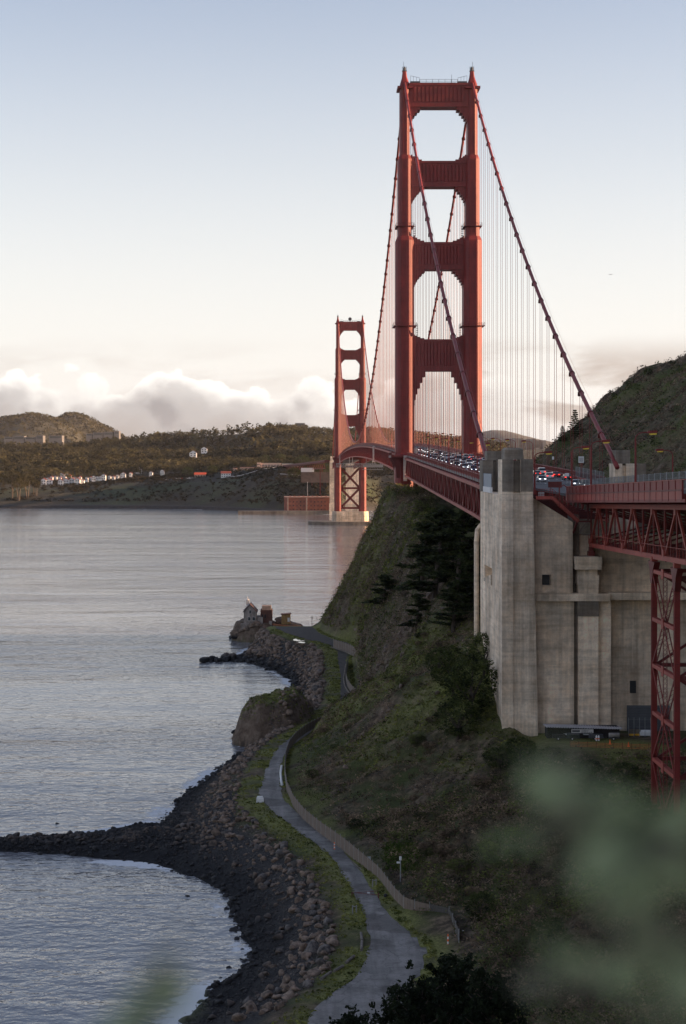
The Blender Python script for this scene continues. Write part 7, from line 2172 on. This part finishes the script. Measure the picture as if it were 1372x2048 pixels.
# ---- brick fort
ft = thing('brick_fort', 'red brick fort on the shore left of the far tower', 'fort', (px(615, 2400), 2400, 0))
fx0, fx1 = px(568, 2400), px(663, 2400)
MB().prism([(fx0, 2402), (fx0 + 5, 2396), (fx1, 2396), (fx1, 2450), (fx0, 2450)], -1, 21.4, 'z').build('wall', M['brick'], ft)
MB().prism([(fx0 - .4, 2402), (fx0 + 4.8, 2395.4), (fx1 + .4, 2395.4), (fx1 + .4, 2450.5), (fx0 - .4, 2450.5)], 21.4, 22.2, 'z').build('parapet', simple('pale_brick', (.36, .2, .15), .9, .2, .3), ft)
for j in range(3):
    for k in range(11):
        u = fx0 + 8 + k * (fx1 - fx0 - 12) / 11; MB().box(u - .6, u + .6, 2395.7, 2396.2, 5 + j * 5, 6.6 + j * 5).build('embrasure', M['black'], ft)
for u in (fx0 + 5.2, fx0 + 30): MB().box(u - .9, u + .9, 2395.5, 2396, 0, 21.3).build('corner_quoin', simple('pale_quoin', (.40, .28, .22), .9, .2, .3) if u < fx0 + 6 else bpy.data.materials['pale_quoin'], ft)
for k in range(9): u = fx0 + 8 + k * 6; MB().box(u - 1, u + 1, 2420, 2424, 22.1, 23.3).build('chimney', M['brick'], ft)
MB().box(fx0 - 60, fx1 + 20, 2372, 2398, -3, 4.2).build('sea_wall', M['conc_dark'], None)
tag(scn.objects['sea_wall'], 'dark stone sea wall in front of the brick fort', 'wall')
fp = thing('flagpole', 'white pole rising above the brick fort', 'flagpole', (px(615, 2430), 2430, 21)); MB().bar((px(615, 2430), 2430, 20), (px(615, 2430), 2430, 41), .5).build('pole', M['off_white'], fp); MB().box(px(615, 2430) - .6, px(615, 2430) + .6, 2429.4, 2430.6, 41, 41.6).build('finial', M['off_white'], fp)
# ---- concrete pylons of the south approach, and the approach truss
for (a, b, d, lb) in ((659.5, 672, 2372, 'tall pale concrete pylon left of the far tower legs'), (692, 719, 2372, 'tall pale concrete pylon seen between the far tower legs')):
    t = thing('approach_pylon', lb, 'pylon', (px((a + b) / 2, d), d, 0)); xa, xb = px(a, d), px(b, d)
    m = MB(); m.box(xa, xb, d, d + 14, -2, 70); m.build('shaft', M['conc_light'], t); MB().box(xa + 1, xb - 1, d + 1, d + 12, 70, 76).build('cap', M['conc'], t)
    MB().box(xa - .6, xb + .6, d - .8, d + 14.5, -2, 14).build('plinth', M['conc'], t)
sv = thing('south_viaduct', 'dark red approach viaduct behind the far tower', 'viaduct', (px(620, 2560), 2560, 40))
A = (px(664, 2386), 2386, 70.0); B = (px(578, 2760), 2760, 62.0)
m = MB(); m.bar(A, B, 20, 2.0); m.build('deck', M['red_dark'], sv)
for zz, w_ in ((-10, .9), (-2, .9)):
    m = MB(); m.bar((A[0] - 9, A[1], A[2] + zz), (B[0] - 9, B[1], B[2] + zz * .7), w_); m.build('chord', M['red'], sv)
for k in range(26):
    t = k / 25; t2 = min(1, (k + 1) / 25); p0 = [A[i] + (B[i] - A[i]) * t for i in range(3)]; p1 = [A[i] + (B[i] - A[i]) * t2 for i in range(3)]
    m = MB(); m.bar((p0[0] - 9, p0[1], p0[2] - 10 * (1 - .3 * t)), (p1[0] - 9, p1[1], p1[2] - 2), .5); m.build('truss_diagonal', M['red'], sv)
for t in (.12, .3, .5, .7): p0 = [A[i] + (B[i] - A[i]) * t for i in range(3)]; m = MB(); m.bar((p0[0] - 8, p0[1], p0[2] - 9), (p0[0] - 8, p0[1], p0[2] - 45), 1.2); m.bar((p0[0] + 6, p0[1], p0[2] - 3), (p0[0] + 6, p0[1], p0[2] - 45), 1.2); m.build('bent', M['red_dark'], sv)
t = thing('work_enclosure', 'white sheeted work enclosure hung on the far approach viaduct', 'enclosure', (px(615, 2500), 2500, 52)); MB().box(px(602, 2490), px(628, 2490), 2488, 2500, 54.5, 60).build('sheeting', M['white'], t); MB().box(px(602, 2490), px(660, 2490), 2489, 2500, 40, 54.4).build('scaffold', simple('brown_scaffold', (.12, .085, .07), .9, .3, .15), t)
# ---- pale buildings on the skyline
def skyline(name, label, blocks, d):
    t = thing(name, label, 'building', (px(blocks[0][0], d), d, 40))
    for (p0, p1, q0, q1) in blocks:
        w = MB(); w.box(px(p0, d), px(p1, d), d, d + 60, pz(q1, d) - 25, pz(q0, d)); wo = w.build('block', simple('hazy_wall', (.13, .125, .12), .8, .1, .05) if 'hazy_wall' not in bpy.data.materials else bpy.data.materials['hazy_wall'], t)
        for k in range(3): MB().box(px(p0, d) + 3, px(p1, d) - 3, d - .6, d, pz(q0 + (q1 - q0) * (.2 + .25 * k), d) - 2, pz(q0 + (q1 - q0) * (.2 + .25 * k), d)).build('window_band', M['glass'], wo)


skyline('hospital_building', 'pale low buildings at the left foot of the round hill', [(8, 26, 874, 878), (27, 48, 872, 878), (50, 70, 874, 878), (72, 86, 871, 878)], 6600)
skyline('tower_crane_block', 'brown building with a crane before the round hill', [(98, 124, 871, 877)], 6500)
skyline('hillside_apartments', 'pale apartment blocks at the right foot of the round hill', [(172, 184, 867, 871), (186, 205, 865, 871), (207, 226, 864, 870), (228, 238, 862, 868)], 7000)
skyline('ridge_building', 'pale building on the skyline left of the far tower', [(590, 610, 846, 856)], 5200)
m = MB()
for k in range(70):
    p = r9.uniform(968, 1075); q = r9.uniform(876, 897); w = r9.uniform(3, 9); m.box(px(p, 9000), px(p + w, 9000), 9000 + r9.uniform(-300, 300), 9400, 0, pz(q, 9000))
o = m.build('distant_city', bpy.data.materials['hazy_wall']); o['kind'] = 'stuff'; o['label'] = 'hazy pale city blocks seen under the right cable'
P = np.column_stack([px(r9.uniform(555, 612, 120), 5300), np.full(120, 5300.) + r9.normal(size=120) * 60, 0 * r9.random(120)]); P[:, 2] = pz(852 + 5 * r9.random(120), 5300)
stuff_leaves('skyline_grove', 'grove of trees on the skyline left of the far tower', P, 12, r9.uniform(6, 11, 120), r9.uniform(5, 8, 120), M['wood'], 13, .8)
# ---- a loose line of seabirds by the point
for k in range(6):
    x, y, z = px(612 + k * 6.2, 790), 790, pz(1216 - k * .4, 790); m = MB(); m.prism([(x - .55, z + .12), (x, z), (x + .55, z + .14), (x, z - .1)], y - .1, y + .1, 'y'); m.tube([(x, y - .35, z), (x, y, z), (x, y + .35, z)], [.03, .12, .03], 6)
    tag(m.build('seabird', M['dark_steel']), f'small dark seabird flying past the point, {ORD[k]} in line from the left', 'bird', 'seabirds in a line')

# ================================================================== out-of-focus shrub right beside the camera
M['near_leaf'] = foliage('grey_green_leaves', (.36, .45, .25), (.55, .64, .38), 30)
M['near_leaf2'] = foliage('young_green_leaves', (.20, .19, .14), (.30, .29, .22), 30)


def near_shrub(label, root, blobs, seed):
    r = np.random.default_rng(seed); t = thing('coyote_brush', label, 'shrub', root); st = MB(); C = []; 
    for (p, q, s, rad, n) in blobs:
        s = s * 1.75; n = int(n * 1.0)
        c = Vector((px(p, s), s, pz(q, s))); mid = Vector(root).lerp(c, .6) + Vector((.04, .05, -.05)); st.tube([root, tuple(mid), tuple(c + Vector((0, 0, .0)))], [.004, .0025, .0008], 5)
        for k in range(n * 2):
            C.append((px(p + r.normal() * rad * .55, s), s + r.normal() * .04, pz(q + r.normal() * rad * .55, s)))
    st.build('stem', M['bark'], t)
    V, Q = leaf_quads(np.array(C), 1, np.full(len(C), .002), np.full(len(C), .027), r, 1.0)
    link('leaves', np_mesh('leaves', V - np.array(root), Q, [M['near_leaf'], M['near_leaf2']], (np.arange(len(Q)) % 3 == 0).astype(int)), t)


near_shrub('blurred grey green shrub close to the lens at the lower right', (.22, .75, 71.05), [(1120, 1590, .52, 55, 14), (1180, 1690, .5, 75, 12), (1290, 1690, .5, 75, 18), (1270, 1780, .5, 90, 9), (1340, 1900, .5, 80, 7), (1190, 1960, .52, 90, 5), (1060, 1760, .55, 80, 2), (1340, 2020, .5, 80, 6), (1110, 2030, .5, 60, 2)], 5)
near_shrub('small blurred green sprig close to the lens at the bottom left', (-.08, .6, 71.1), [(310, 2000, .5, 35, 6), (255, 2040, .5, 40, 4)], 6)

HAZE = 1.3e-5
# ================================================================== the evening air
hz = MB().box(-9000, 9000, -900, 12600, -12, 330).build('haze', simple('haze_surface', (1, 1, 1)))
hz['kind'] = 'stuff'
hm = bpy.data.materials.new('haze_air'); hm.use_nodes = True
hm.node_tree.nodes.clear()
_o = hm.node_tree.nodes.new('ShaderNodeOutputMaterial'); _v = hm.node_tree.nodes.new('ShaderNodeVolumePrincipled')
_v.inputs['Color'].default_value = (0.92, 0.90, 0.90, 1); _v.inputs['Density'].default_value = HAZE
_v.inputs['Anisotropy'].default_value = 0.3
hm.node_tree.links.new(_v.outputs[0], _o.inputs['Volume'])
hz.data.materials.clear(); hz.data.materials.append(hm)
